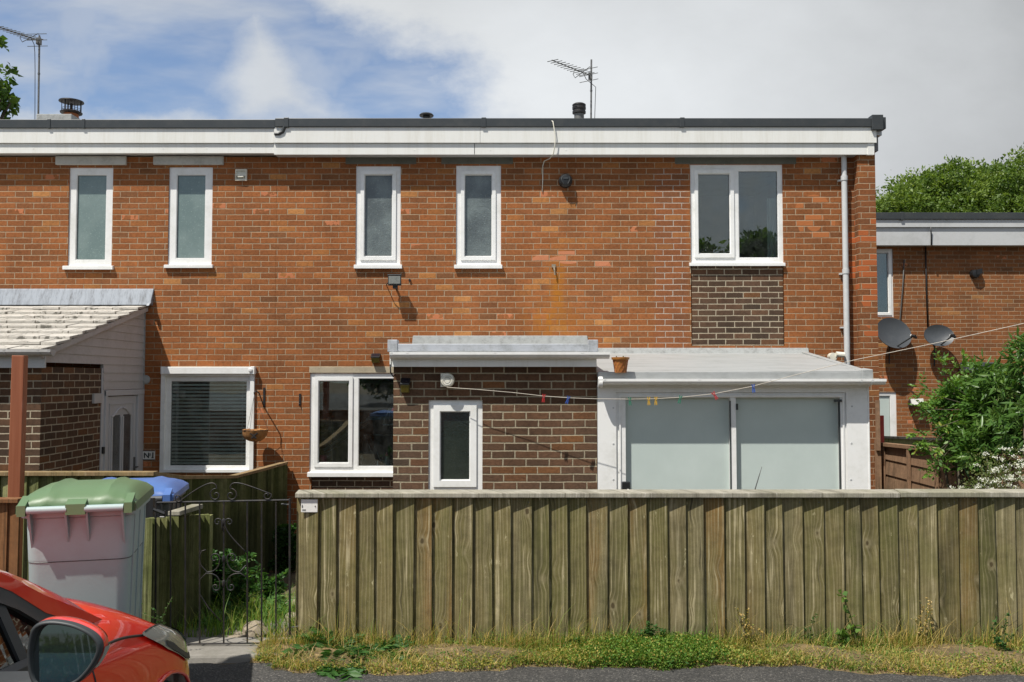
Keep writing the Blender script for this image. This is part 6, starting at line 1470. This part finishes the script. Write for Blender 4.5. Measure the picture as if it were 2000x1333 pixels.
# ================================================================== VEGETATION
def rand_dir(n_, up=0.0):
    d = RNG.normal(size=(n_,3)); d[:,2] += up; return unit(d)
def crown(blobs, per, L, W, jitter=.12, droop=0.0, shell=.55, seed_tone=None, outward=1.0):
    """leaves gathered in clusters over the given blobs (cx,cy,cz,rx,ry,rz)"""
    parts = []
    for bi, (cx,cy,cz,rx,ry,rz) in enumerate(blobs):
        nn = int(per*rx*rz*1.0) if per > 50 else int(per); nn = max(nn, 12)
        # cluster centres
        nc = max(6, nn//26); d = rand_dir(nc, .25); rad = shell+(1-shell)*RNG.random((nc,1))**.6
        C = np.array([cx,cy,cz])+d*rad*np.array([rx,ry,rz])*(1+RNG.normal(size=(nc,1))*jitter)
        tone = RNG.normal(.45, .2, nc) + .22*d[:,2]
        k = RNG.integers(0, nc, nn); cs = .20*min(rx, rz)+.02
        P = C[k]+RNG.normal(size=(nn,3))*cs*np.array([1,1,.7])
        D = d[k]*outward+RNG.normal(size=(nn,3))*.75; D[:,2] += -droop
        l = L*(1+RNG.normal(size=nn)*.22).clip(.5,1.6)
        parts.append(leaf_arrays(P, D, l, l*W, (tone[k]+RNG.normal(size=nn)*.14).clip(0,1)))
    return merge(parts)
def trunk(parent, base, top, r0, r1, limbs, mat='bark', nm='trunk'):
    b = MB(); base, top = Vector(base), Vector(top); m_ = base.lerp(top, .5)+Vector((r0*.6, 0, 0))
    b.tube([base, m_, top], [r0, (r0+r1)/2, r1], 12)
    for e in limbs:
        e = Vector(e); st = base.lerp(top, random.uniform(.45, .95)); b.tube([st, (st+e)/2+Vector((0,0,(e-st).length*.08)), e], [r1*.9, r1*.55, r1*.15], 8)
    return b.build(nm, M[mat], parent, smooth=True)
def tree(name, base, label, blobs, per, L, W, leaf, r0=.25, cat='tree', group=None, **kw):
    t = thing(name, base, label, cat, group)
    V, Fc, r = crown(blobs, per, L, W, **kw); npmesh('crown', V, Fc, r, M[leaf], t)
    mx_ = max(b_[2] for b_ in blobs); trunk(t, base, (base[0], base[1], base[2]+(mx_-base[2])*.6), r0, r0*.45, [(b_[0], b_[1], b_[2]) for b_ in blobs[:9]])
    return t
# big rounded tree behind the far house (distance about 30 m)
def blobfield(x0, x1, top, Y, zlow, n_, r, seed):
    rr = random.Random(seed); B_ = []
    for _ in range(n_):
        x = rr.uniform(x0, x1); zt = top(x); z = zt-r*.8-abs(rr.gauss(0, 1))*(zt-zlow)*.35; q = r*rr.uniform(.6, 1.25)
        B_.append((x, Y+rr.uniform(-2.2, 2.2), max(z, zlow), q, q, q*.8))
    for i in range(int(n_*.8)):
        x = x0+(x1-x0)*i/(n_*.8); q = r*rr.uniform(.45, .9); B_.append((x, Y+rr.uniform(-1.5, 1.5), top(x)-q*.75+rr.uniform(-.6,.3), q, q, q*.8))
    return B_
TY = 30
xs_t = lambda px: X(px, TY)
prof_t = [(1690,398),(1716,386),(1750,374),(1770,366),(1790,352),(1815,342),(1850,342),(1880,338),(1910,331),(1940,321),(1962,312),(1990,317),(2060,320),(2200,350)]
def ttop(x):
    px = 1000+x/TY*F; y = float(np.interp(px, [p[0] for p in prof_t], [p[1] for p in prof_t])); return at(px, y, TY).z
tree('broadleaf_tree', (xs_t(1900), TY, -1), 'big rounded green tree rising behind the far house roof', blobfield(xs_t(1690), xs_t(2110), ttop, TY, 5.0, 95, .80, 3), 1700, .12, .5, 'leaf_tree', .35, droop=.15)
tree('broadleaf_tree', (xs_t(1730), TY+4, -1), 'lower green tree at the left foot of the big rounded tree', blobfield(xs_t(1640), xs_t(1800), lambda x: ttop(x)-.5, TY+3, 4.5, 22, 1.0, 5), 1200, .12, .5, 'leaf_dark', .25, droop=.15)
# branches entering the frame at the upper left
TL = 17.0
bl = [(X(p[0]-26,TL), TL+random.uniform(-.5,.5), at(p[0],p[1],TL).z, .30*p[2], .5*p[2], .26*p[2]) for p in ((-30,120,1.4),(2,100,1),(8,92,.7),(-5,140,1),(-20,170,1.3),(2,150,.6),(5,180,.8),(12,190,.75),(2,205,.7),(-40,210,1.3),(-70,150,2),(-90,80,1.6),(-60,230,1.5),(-120,200,2.2),(-140,120,2.2),(-180,160,2.5))]
tree('maple_tree', (X(-150,TL), TL, -1), 'dark leafy tree branch entering at the upper left edge', bl, 900, .15, .75, 'leaf_dark', .3, droop=.3, shell=.2)

# garden shrubs right
SY = 8.9
def px_blobs(L_, Y, sy=1.0):
    out_ = []
    for (px, py, rp) in L_:
        c = at(px, py, Y); r_ = rp*Y/F; out_.append((c.x, Y+random.uniform(-.35,.35)*sy, c.z, r_, r_, r_*.85))
    return out_
def compound(P, D, n_leaf, L, W, tone, droop=.2):
    """pinnate sprays: leaflets in pairs along a rachis"""
    parts = []; n_ = len(P); D = unit(D); side = unit(np.cross(D, np.array([0,0,1.0])+RNG.normal(size=(n_,3))*.35)); nrm = unit(np.cross(D, side))
    for j in range(n_leaf):
        f = (j+1)/n_leaf; q = P+D*(L*2.6*f)[:,None]; q[:,2] -= (f*f*droop*L)
        for s_ in (-1, 1):
            if j == n_leaf-1 and s_ == 1: continue
            dd = side*s_*(.85 if j < n_leaf-1 else 0)+D*(.55 if j < n_leaf-1 else 1)+nrm*.1+RNG.normal(size=(n_,3))*.10
            parts.append(leaf_arrays(q, dd, L*(1.15-.35*abs(f-.5)), L*W, (tone+RNG.normal(size=n_)*.08).clip(0,1), .12))
    return merge(parts)
t = thing('elder_shrub', (X(1880,SY), SY, -.8), 'tall bush with toothed compound leaves beside the far brick wall', 'shrub')
bl = px_blobs([(1905,800,42),(1885,775,24),(1880,812,28),(1895,855,38),(1866,845,20),(1858,802,12),(1940,870,40),(1915,900,34),(1910,750,20),(1886,885,20),(1930,775,36),(1925,830,44),(1872,882,12),(1868,765,7)], SY)
parts = []
for (cx,cy,cz,rx,ry,rz) in bl:
    nn = int(340*rx/.2)//2; d = rand_dir(nn, .3); P = np.array([cx,cy,cz])+d*np.array([rx,ry,rz])*(.35+.65*RNG.random((nn,1)))*.9
    parts.append(compound(P, d+RNG.normal(size=(nn,3))*.4-np.array([0,0,.1]), 4, .040+.022*RNG.random(nn), .50, (.35+.25*d[:,2]+RNG.normal(size=nn)*.18).clip(0,1)))
# long arching shoots against the wall
shoots = [((1850,745),(1838,705)),((1835,775),(1800,752)),((1820,800),(1788,790)),((1815,842),(1784,845)),((1830,856),(1800,868)),((1850,870),(1822,905)),((1880,735),(1888,708)),((1835,900),(1812,920)),((1818,893),(1805,868))]
for (a_, b_) in shoots:
    A = np.array(at(*a_, SY)); B = np.array(at(*b_, SY-.1)); n_ = 9
    P = A+(B-A)*RNG.random((n_,1))*1.0+RNG.normal(size=(n_,3))*.025
    parts.append(compound(P, np.repeat((B-A)[None],n_,0)/np.linalg.norm(B-A)+RNG.normal(size=(n_,3))*.6, 4, .040+.015*RNG.random(n_), .5, (.6+RNG.normal(size=n_)*.2).clip(0,1)))
V, Fc, r = merge(parts); npmesh('crown', V, Fc, r, M['leaf_elder'], t)
b = MB(); base = Vector((X(1880,SY), SY, -.8))
for (cx,cy,cz,rx,ry,rz) in bl: b.tube([base+Vector((random.uniform(-.1,.1),0,0)), Vector(((cx+base.x)/2, (cy+SY)/2, (cz-.8)/2)), (cx,cy,cz)], [.022,.014,.005], 7)
for (a_, b_) in shoots: b.tube([Vector(bl[0][:3]), at(*a_, SY), at(*b_, SY-.1)], [.005,.003,.0015], 5)
b.build('trunk', M['bark'], t, smooth=True)

t = thing('laurel_shrub', (X(1985,8.4), 8.4, -.8), 'glossy long-leaved evergreen bush at the right edge', 'shrub')
bl = px_blobs([(1960,760,52),(1985,720,48),(1990,690,30),(2010,760,60),(1960,820,58),(2000,830,60),(1940,780,38),(1975,880,55),(2030,700,50),(1935,840,40),(2040,880,60),(1945,735,30),(2060,790,60),(1925,880,34)], 8.4)
V, Fc, r = crown(bl, 6500, .110, .24, droop=.55, shell=.6, outward=.7); npmesh('crown', V, Fc, r, M['leaf_laurel'], t)
b = MB(); base = Vector((X(1985,8.4), 8.4, -.8))
for (cx,cy,cz,rx,ry,rz) in bl: b.tube([base+Vector((random.uniform(-.12,.12),0,0)), Vector(((cx+base.x)/2, (cy+8.4)/2, (cz-.8)/2)), (cx,cy,cz)], [.03,.016,.006], 7)
b.build('trunk', M['bark'], t, smooth=True)

FYs = 6.3
t = thing('flowering_shrub', (X(1960,FYs), FYs, -.4), 'low shrub covered in small white flower heads behind the right end of the long fence', 'shrub')
bl = px_blobs([(1960,925,45),(1990,905,42),(1925,945,36),(1900,962,26),(1950,975,50),(2010,950,55),(1985,985,60),(2045,930,50),(1885,975,22)], FYs, .5)
V, Fc, r = crown(bl, 13000, .022, .42, shell=.6, outward=.8); npmesh('foliage', V, Fc, r, M['leaf_spiraea'], t)
parts = []
for (cx,cy,cz,rx,ry,rz) in bl:
    nn = int(9*(rx/.15)**2)+2; d = rand_dir(nn, .5); d[:,1] -= .3; d = unit(d); C = np.array([cx,cy,cz])+d*np.array([rx,ry,rz])*1.04
    m_ = 26; C2 = np.repeat(C, m_, 0); d2 = np.repeat(d, m_, 0); off = RNG.normal(size=(nn*m_,3))*.0085*np.array([1.3,1.3,.7]); parts.append(leaf_arrays(C2+off, d2+RNG.normal(size=(nn*m_,3))*.9, np.full(nn*m_, .0105), np.full(nn*m_, .010), RNG.random(nn*m_)))
V, Fc, r = merge(parts); npmesh('flower_heads', V, Fc, r, M['petal'], t)
b = MB(); base = Vector((X(1965,FYs), FYs, -.4))
for (cx,cy,cz,rx,ry,rz) in bl: b.tube([base, (cx,cy,cz)], [.012,.003], 6)
b.build('stems', M['bark'], t)

# ---- verge: matted grass, straw and creeping leaves between the road and the fence
Vr = []; 
def verge_front(x): return road_edge(x)-.045
vb = MB(); vs = []; nxx = 320
for i in range(nxx+1):
    x = -1.36+6.9*i/nxx; y0 = verge_front(x); yb = 4.86
    for j in range(7):
        f = j/6; hgt = .004+.045*math.sin(math.pi*min(f*1.1,1))*(.6+.4*math.sin(x*7+j))+.035*f; vs.append((x, y0+(yb-y0)*f, hgt if j else .002))
vb.add(vs, [(i*7+j,(i+1)*7+j,(i+1)*7+j+1,i*7+j+1) for i in range(nxx) for j in range(6)]); tag(vb.build('verge', M['verge'], smooth=True), kind='structure')
def pnoise(x, s_=0.0): return .5+.25*math.sin(x*3.1+s_)+.15*math.sin(x*7.7+s_*2+1)+.1*math.sin(x*17.3+s_)
xe = lambda px: X(px, 4.65, 1270)
green_c = [(xe(1250), .42, 1.0), (xe(1330), .25, .6), (xe(1640), .22, .4), (xe(1950), .25, .4), (xe(930), .2, .3)]
def greenness(x): return min(1, sum(a*math.exp(-((x-c)/w)**2) for c, w, a in green_c))
# blades
def blades(n_, xfun, yfun, Lm, tone, lean=.8, width=.0032, seg=3):
    x = xfun(n_); y = yfun(x); P = np.stack([x, y, np.full(n_, .012)], 1); L_ = Lm*(.4+RNG.gamma(2.2, .35, n_)); a = RNG.random(n_)*2*math.pi
    h = np.stack([np.cos(a), np.sin(a)*.8-.25, np.zeros(n_)], 1)*(lean*RNG.random((n_,1))); w = np.stack([-np.sin(a), np.cos(a), np.zeros(n_)], 1)*width*(.6+.8*RNG.random((n_,1)))
    Vs = []
    for k in range(seg+1):
        f = k/seg; c = P+np.array([0,0,1.0])*(L_*f*(1-.25*f*lean))[:,None]+h*(L_*f*f)[:,None]; ww = w*(1-f*.92); Vs += [c-ww, c+ww]
    V = np.stack(Vs, 1).reshape(-1,3); m_ = 2*(seg+1); i = np.arange(n_)[:,None]*m_
    Fc = np.concatenate([i+np.array([[2*k,2*k+1,2*k+3,2*k+2]]) for k in range(seg)], 0)
    return V, Fc, np.repeat(tone(x, n_), m_)
xr_ = lambda n_: RNG.uniform(-1.34, 3.6, n_)
def yver(x):
    y0 = np.array([verge_front(q) for q in x]); return y0+(4.79-y0)*(RNG.beta(1.5, 1.15, len(x)))+.01
def tone_g(x, n_):
    g = np.array([greenness(q) for q in x]); return np.where(RNG.random(n_) < .25+.75*g, RNG.uniform(0,.42,n_), RNG.uniform(.4,1,n_))
def patchy(n_):
    x = RNG.uniform(-1.34, 4.9, n_*2); dn = .5+.28*np.sin(x*4.3+.5)+.2*np.sin(x*9.7+1.3)+.17*np.sin(x*23.0); return x[RNG.random(n_*2) < dn.clip(.10,1)][:n_]
def bl2(n_, *a):
    xx = patchy(n_); return blades(len(xx), lambda k: xx, *a)
A1 = bl2(62000, yver, .040, tone_g, 1.35, .0021)
A2 = bl2(9500, lambda x: RNG.uniform(4.70,4.79,len(x)), .085, tone_g, .9, .0020)
clx = np.concatenate([RNG.normal(c, .09, 160) for c in (xe(505)+.28, xe(700), xe(860), xe(1010), xe(1075), xe(1190), xe(1445), xe(1790), xe(1830), xe(1960))])
A3 = blades(len(clx), lambda n_: clx, lambda x: RNG.uniform(4.66,4.79,len(x)), .12, lambda x, n_: RNG.uniform(.35,.9,n_), .75, .0018)
V, Fc, r = merge([A1, A2, A3]); tag(npmesh('grass', V, Fc, r, M['grass']), 'matted green and straw coloured grass along the foot of the long fence', 'grass', kind='stuff')
# creeping ground cover
n_ = 62000; x = np.concatenate([RNG.normal(xe(1250), .30, n_//3), RNG.normal(xe(1335), .13, n_//10), RNG.uniform(-1.3, 4.9, n_-n_//3-n_//10)]); x = x.clip(-1.3, 4.9)
y0 = np.array([verge_front(q) for q in x]); f_ = RNG.beta(1.2, 1.3, len(x)); y = y0+(4.80-y0)*f_; hh = (.03+.075*np.array([greenness(q) for q in x])*np.sin(np.pi*np.clip(f_*.8+.15,0,1)) + .07*f_**3*RNG.random(len(x)))
P = np.stack([x, y, .005+hh*RNG.random(len(x))], 1); tn = np.where(RNG.random(len(x)) < .12+.75*np.array([greenness(q) for q in x]), RNG.uniform(0,.75,len(x)), RNG.uniform(.7,1,len(x)))
V, Fc, r = leaf_arrays(P, RNG.normal(size=(len(x),3))+np.array([0,-.4,.7]), np.full(len(x), .011)*(.6+.9*RNG.random(len(x))), np.full(len(x), .008)*(.6+.9*RNG.random(len(x))), tn)
tag(npmesh('creeping_weeds', V, Fc, r, M['clover']), 'low creeping small-leaved weeds matted along the verge', 'ground cover', kind='stuff')

def rosette(name, label, px, py, Y, n_, L, W, tone=.4, up=.5, lobes=7, group='weeds at the foot of the fence', spread=1.0, z=None):
    c = at(px, py, Y); z = gz(0, Y) if z is None else z; t = thing(name, (c.x, Y, z), label, 'weed', group); parts = []
    for i in range(n_):
        a = random.uniform(0, 2*math.pi); el = random.uniform(.1, 1.0)*up; d = Vector((math.cos(a)*spread, math.sin(a)*.7*spread-.15, el*1.6)).normalized(); l = L*random.uniform(.55, 1.1)
        P = np.array([[c.x+random.uniform(-.02,.02), Y+random.uniform(-.02,.02), z+.01]]); pts = []; q = Vector(P[0]); dd = d.copy()
        for k in range(lobes*2): q = q+dd*(l/(lobes*2)); dd = (dd+Vector((0,0,-.10))).normalized(); pts.append((q.copy(), dd.copy(), (k+1)/(lobes*2)))
        PP, DD, LL = [], [], []
        for (q, dd, f) in pts:
            sd = dd.cross(Vector((0,0,1))).normalized()
            for s_ in (-1, 1): PP.append(q); DD.append(sd*s_+dd*.55+Vector((0,0,random.uniform(-.1,.25)))); LL.append(W*(math.sin(math.pi*min(f*.85+.12,1))+.2))
        PP.append(pts[-1][0]); DD.append(pts[-1][1]); LL.append(W)
        PP = np.array([list(v) for v in PP]); DD = np.array([list(v) for v in DD]); LL = np.array(LL)
        parts.append(leaf_arrays(PP, DD, LL, LL*.36, (tone+RNG.normal(size=len(LL))*.15).clip(0,1), .15))
    V, Fc, r = merge(parts); npmesh('leaves', V, Fc, r, M['weed'], t); return t
rosette('thistle', 'large dark green jagged-leaved thistle at the left end of the long fence', 655, 1262, 4.66, 46, .34, .062, .35, .5)
rosette('thistle', 'low spreading jagged weed lying on the road edge below the large thistle', 672, 1290, 4.50, 50, .30, .060, .45, .2)
rosette('thistle', 'jagged-leaved thistle a little right of the large one', 708, 1280, 4.60, 36, .27, .055, .4, .35)
rosette('thistle', 'small thistle with grey-green leaves under the eighth fence board', 785, 1262, 4.66, 34, .24, .05, .4, .5)
def stem_weed(name, label, px, Y, h, n_l, lf, tone=.45, z=None, group='weeds at the foot of the fence', stems=1, mat='weed', w=.75):
    x = X(px, Y, 1200); z = gz(0, Y) if z is None else z; t = thing(name, (x, Y, z), label, 'weed', group); b = MB(); parts = []
    for s_ in range(stems):
        lean = Vector((random.uniform(-.3,.3), random.uniform(-.25,.1), 0)); hh = h*random.uniform(.6, 1.0) if s_ else h
        pts = [Vector((x+.02*s_*random.uniform(-1,1), Y, z))+Vector((0,0,hh*k/5))+lean*(hh*(k/5)**2) for k in range(6)]; b.tube(pts, [.0035-.0005*k for k in range(6)], 5)
        P = np.array([list(pts[0].lerp(pts[-1], (k/5 if False else random.uniform(.15, 1)))) for k in range(n_l)]); Df = RNG.normal(size=(n_l,3))*np.array([1,1,.4])+np.array([0,-.3,.35])
        fr_ = RNG.random(n_l)
        for i_ in range(n_l): q = random.uniform(.1,1); a_, k_ = int(q*4.99), q*4.99-int(q*4.99); P[i_] = list(pts[a_].lerp(pts[a_+1], k_))
        parts.append(leaf_arrays(P, Df, np.full(n_l, lf)*(.5+.8*RNG.random(n_l)), np.full(n_l, lf*w)*(.5+.8*RNG.random(n_l)), (tone+RNG.normal(size=n_l)*.18).clip(0,1)))
    b.build('stem', M['stem'], t, smooth=True); V, Fc, r = merge(parts); npmesh('leaves', V, Fc, r, M[mat], t); return t
stem_weed('ivy_shoot', 'yellow-green climbing shoot against the boards, right half of the fence', 1672, 4.74, .34, 22, .045, .85, z=0)
stem_weed('leafy_weed', 'bright small leafy weed left of the climbing shoot', 1640, 4.72, .15, 24, .045, .9, z=0, stems=3)
stem_weed('leafy_weed', 'thin dark weed sprig between the green patch and the climbing shoot', 1578, 4.74, .22, 20, .02, .3, z=0, stems=2)
stem_weed('leafy_weed', 'wispy seeding weed standing right of the climbing shoot', 1806, 4.74, .30, 60, .012, .9, z=0, stems=5, mat='grass')
stem_weed('leafy_weed', 'wispy straw-coloured weed in the middle of the fence', 1462, 4.73, .25, 60, .012, .85, z=0, stems=5, mat='grass')
stem_weed('leafy_weed', 'bushy green weed in the thickest part of the green patch', 1265, 4.72, .17, 90, .018, .35, z=0, stems=8)
stem_weed('leafy_weed', 'small yellow-green weed left of the green patch', 1120, 4.72, .09, 30, .03, .85, z=0, stems=4)
stem_weed('leafy_weed', 'thin seeding weed in front of the short mossy fence', 302, 4.60, .34, 70, .013, .6, z=0, stems=5)
stem_weed('leafy_weed', 'dark leggy weed at the far right of the verge', 1958, 4.6, .26, 40, .02, .35, z=0, stems=4)
for i_, (px_, Y_, L_, t_, nl_, lab_) in enumerate(((600,4.60,.12,.6,18,'small pale weed clump below the notice on the fence'),(900,4.68,.13,.75,20,'low weed clump in straw grass under the eleventh board'),(1010,4.60,.11,.5,18,'flat green weed in the dry grass left of the pink scrap'),(1190,4.60,.13,.8,26,'bright yellow-green weed at the left end of the green patch'),(1300,4.55,.14,.7,30,'bright green weed clump on the road side of the green patch'),(1395,4.68,.13,.45,22,'dark green weed clump at the right end of the green patch'),(1520,4.66,.12,.65,20,'small weed in straw grass beside the white scrap'),(1745,4.66,.13,.6,22,'green weed between the ivy shoot and the seeding weed'),(1880,4.64,.13,.55,22,'green weed clump toward the right end of the verge'))):
    rosette('verge_weed', lab_, px_, 1270, Y_, nl_, L_, .026, t_, .6, lobes=5)
# plants behind the gate
PG = 'plants behind the gate'
rosette('dandelion', 'leafy green weed clump left of the rubble behind the gate', 425, 1205, 5.4, 30, .20, .040, .6, .7, group=PG)
rosette('dandelion', 'bright green weed clump above the largest rubble stone', 500, 1170, 5.7, 34, .24, .045, .75, .8, group=PG)
rosette('dandelion', 'green weed clump near the gate hinge', 545, 1170, 5.75, 26, .20, .040, .7, .8, group=PG)
stem_weed('leafy_weed', 'tall grassy weed in the middle of the garden path', 470, 5.8, .42, 90, .05, .6, group=PG, stems=10, w=.35)
stem_weed('leafy_weed', 'dark leafy plant against the mossy dividing fence', 425, 6.5, .45, 160, .05, .25, group=PG, stems=10)
stem_weed('leafy_weed', 'leafy plant at the foot of the fence below the gate scrolls', 420, 5.7, .25, 110, .04, .7, group=PG, stems=9)
stem_weed('leafy_weed', 'dark bushy plant at the house wall beside the path', 562, 10.2, .55, 260, .09, .15, group=PG, stems=10)
stem_weed('leafy_weed', 'broad-leaved weed growing beside the path edge', 528, 6.2, .28, 90, .05, .55, group=PG, stems=8)
A = blades(2600, lambda n_: RNG.uniform(-2.0,-1.25,n_), lambda x: RNG.uniform(4.95,6.8,len(x)), .10, lambda x, n_: RNG.uniform(0,.55,n_), .9, .003)
V, Fc, r = A; V[:,2] += np.array([gz(0, q) for q in V[:,1]]); tag(npmesh('grass', V, Fc, r, M['grass']), 'tufts of green grass growing on the path behind the gate', 'grass', kind='stuff')
# a single dry stalk behind the fence in front of the glazed doors
b = MB(); b.tube([at(1466,975,5.4)-Vector((0,0,.5)), at(1475,955,5.4), at(1482,932,5.4), at(1488,912,5.4)], [.004,.0035,.003,.0015], 6); tag(b.build('dry_stalk', M['iron_grey'], smooth=True), 'single thin dry stalk standing in front of the glazed doors', 'plant')
# litter on the road edge
for (px, py, lab, mt) in ((1063,1284,'small pink scrap of litter on the road edge','pink'),(1440,1290,'small grey stone chip on the road edge near the middle','stone'),(1540,1282,'white scrap of paper in the straw grass','signwhite')):
    u_, v_ = (px-1000)/F, (666.5-py)/F; dz_ = SP+v_*CP; dy_ = CP-v_*SP; tt = -EYE/dz_; c = Vector((u_*tt, dy_*tt, .02)); b = MB(); b.hexa([(c.x-.012,c.y-.01,.008),(c.x+.014,c.y-.012,.012),(c.x+.012,c.y+.012,.014),(c.x-.014,c.y+.008,.01),(c.x-.008,c.y-.006,.022),(c.x+.010,c.y-.008,.024),(c.x+.006,c.y+.006,.028),(c.x-.008,c.y+.006,.022)]); tag(b.build('litter', M[mt]), lab, 'litter')
# trees on the other side of the road, behind the camera: only their reflection shows in the windows
for i, (x, y, h, w_, lab) in enumerate(((12.4, -24, 8.3, 3.4, 'dark tree across the road reflected in the bedroom window'), (18.5, -26, 7.2, 4.5, 'broad tree across the road to the right of the others'), (-6, -27, 5.0, 4.0, 'low tree across the road behind the red car'))):
    rr = random.Random(i); bl = [(x+rr.gauss(0,w_*.35), y+rr.gauss(0,1), rr.uniform(.35,.95)*h, w_*.35, w_*.35, w_*.28) for _ in range(24)]
    tree('broadleaf_tree', (x, y, 0), lab, bl, 900, .30, .6, 'leaf_dark', .25)
# ================================================================== SKY, SUN, CAMERA
SUN = Vector((.40, .42, -1.0)).normalized()      # direction the light travels
elev = math.asin(-SUN.z); az = math.atan2(-SUN.x, -SUN.y)   # towards the sun, from +Y clockwise
world = bpy.data.worlds.new('World'); S.world = world; world.use_nodes = True
wt = world.node_tree; wt.nodes.clear(); n = NT(wt)
sky = n.node('ShaderNodeTexSky', None, sky_type='NISHITA'); sky.sun_disc = False
sky.sun_elevation = elev; sky.sun_rotation = az; sky.altitude = 50; sky.air_density = 1.0; sky.dust_density = .6; sky.ozone_density = 1.5
D = n.node('ShaderNodeTexCoord').outputs['Generated']
dx, dy, dz = n.sep(D)
# gnomonic coordinates of the part of the sky above the roofs (north); elsewhere plain cloud noise
yy = n.mx(dy, .12); a = n.div(dx, yy); bb = n.div(dz, yy)
front = n.sstep(.25, .55, dy)
V = n.vec(a, bb, 0.0)
nz1 = n.noise(n.node('ShaderNodeMapping', {'Vector': V, 'Scale': (1, 1.5, 1), 'Location': (.31, .2, 0)}).outputs[0], 6.5, 6, .6)
nz2 = n.noise(V, 2.2, 3, .5)
def halfp(p, q):
    """signed distance, positive to the left of p->q in (a,b) from pixel points"""
    ax, bx = (p[0]-1000)/F, (738-p[1])/F; cx, dx_ = (q[0]-1000)/F, (738-q[1])/F
    L = math.hypot(cx-ax, dx_-bx); nx_, ny_ = -(dx_-bx)/L, (cx-ax)/L
    return n.add(n.mul(n.sub(a, ax), nx_), n.mul(n.sub(bb, bx), ny_))
wig = n.mul(n.sub(nz1, .5), .15)
s1 = n.mx(n.mn(halfp((560, -30), (800, 110)), 10.0), -10.0)
big = n.mx(n.mn(halfp((540,-60),(1000,225)), 10.0), n.mul(halfp((960,400),(900,100)), -1.0))
c_big = n.sstep(-.055, .06, n.add(big, n.mul(wig, 1.35)))
tri = n.mn(n.mn(halfp((705,240),(515,-5)), halfp((455,-20),(415,250))), halfp((380,262),(700,262)))
c_tri = n.mul(n.sstep(-.03, .05, n.add(n.add(tri, n.mul(wig, .7)), n.mul(n.sub(nz2, .5), .10))), .9)
low = n.mul(n.sub(.318, bb), 1.0)
c_low = n.mul(n.sstep(-.015, .03, n.add(low, n.mul(wig, .7))), n.mul(n.sstep(-.10, -.30, a), .85))
rot = n.node('ShaderNodeMapping', {'Vector': V, 'Rotation': (0, 0, math.radians(38)), 'Scale': (2.2, 8.0, 1)}).outputs[0]
wisp = n.add(.12, n.mul(n.sstep(.36, .76, n.noise(rot, 1.5, 5, .55)), .62))
nb = n.mul(n.sstep(.45, .65, n.noise(n.node('ShaderNodeMapping', {'Vector': V, 'Location': (3.1, .7, 0)}).outputs[0], 4.5, 5, .55)), .5)
cl = n.mx(n.mx(n.mx(c_big, c_tri), c_low), n.mx(wisp, nb))
back = n.sstep(.40, .58, n.noise(D, 2.2, 6, .6))
cover = n.add(n.mul(cl, front), n.mul(n.mx(back, .25), n.sub(1.0, front)))
# cloud brightness: whiter low down in the middle, greyer to the right and overhead
br = n.add(.64, n.mul(n.sub(nz2, .5), .26))
br = n.add(br, n.mul(n.m('EXPONENT', n.mul(n.add(n.m('POWER', n.div(n.sub(a, .05), .30), 2.0), n.m('POWER', n.div(n.sub(bb, .30), .16), 2.0)), -1.0)), .17))
br = n.sub(br, n.mul(n.sstep(.25, .62, a), .13))
br = n.add(br, n.mul(n.sub(nz1, .5), .17))
brb = n.add(.50, n.mul(n.sub(n.noise(D, 3.0, 5), .5), .5))
brr = n.add(n.mul(br, front), n.mul(brb, n.sub(1.0, front)))
cloud = n.node('ShaderNodeVectorMath', None, operation='SCALE'); n.put(cloud.inputs[0], (.965, 1.0, 1.03)); n.put(cloud.inputs['Scale'], n.mul(brr, 10.0*CLOUDK))
skyc = n.mix(1.0, sky.outputs[0], (SKYK*.96, SKYK*1.14, SKYK*1.32), 'MULTIPLY')
col = n.mix(cover, skyc, cloud.outputs[0])
bg = n.node('ShaderNodeBackground', {'Color': col, 'Strength': .1})
wo = n.N.new('ShaderNodeOutputWorld'); n.L.new(bg.outputs[0], wo.inputs[0])

sl = bpy.data.lights.new('sun', 'SUN'); sl.energy = SUNK; sl.angle = math.radians(.55); sl.color = (1.0, .955, .88)
so = bpy.data.objects.new('sun', sl); COL.objects.link(so); so.rotation_euler = SUN.to_track_quat('-Z', 'Y').to_euler(); so.location = (-6, -8, 14)

cam = bpy.data.cameras.new('camera'); cam.sensor_width = 36; cam.lens = 36*F/2000; cam.clip_end = 2000; cam.clip_start = .05
co = bpy.data.objects.new('camera', cam); COL.objects.link(co); co.location = (0, 0, EYE); co.rotation_euler = (math.pi/2 + PITCH, 0, 0)
S.camera = co
S.render.resolution_x = 1024; S.render.resolution_y = 682
S.view_settings.view_transform = 'Standard'; S.view_settings.look = 'None'; S.view_settings.gamma = 1; S.view_settings.exposure = EXPO
try: S.view_settings.use_curve_mapping = False
except Exception: pass
S.render.engine = 'CYCLES'
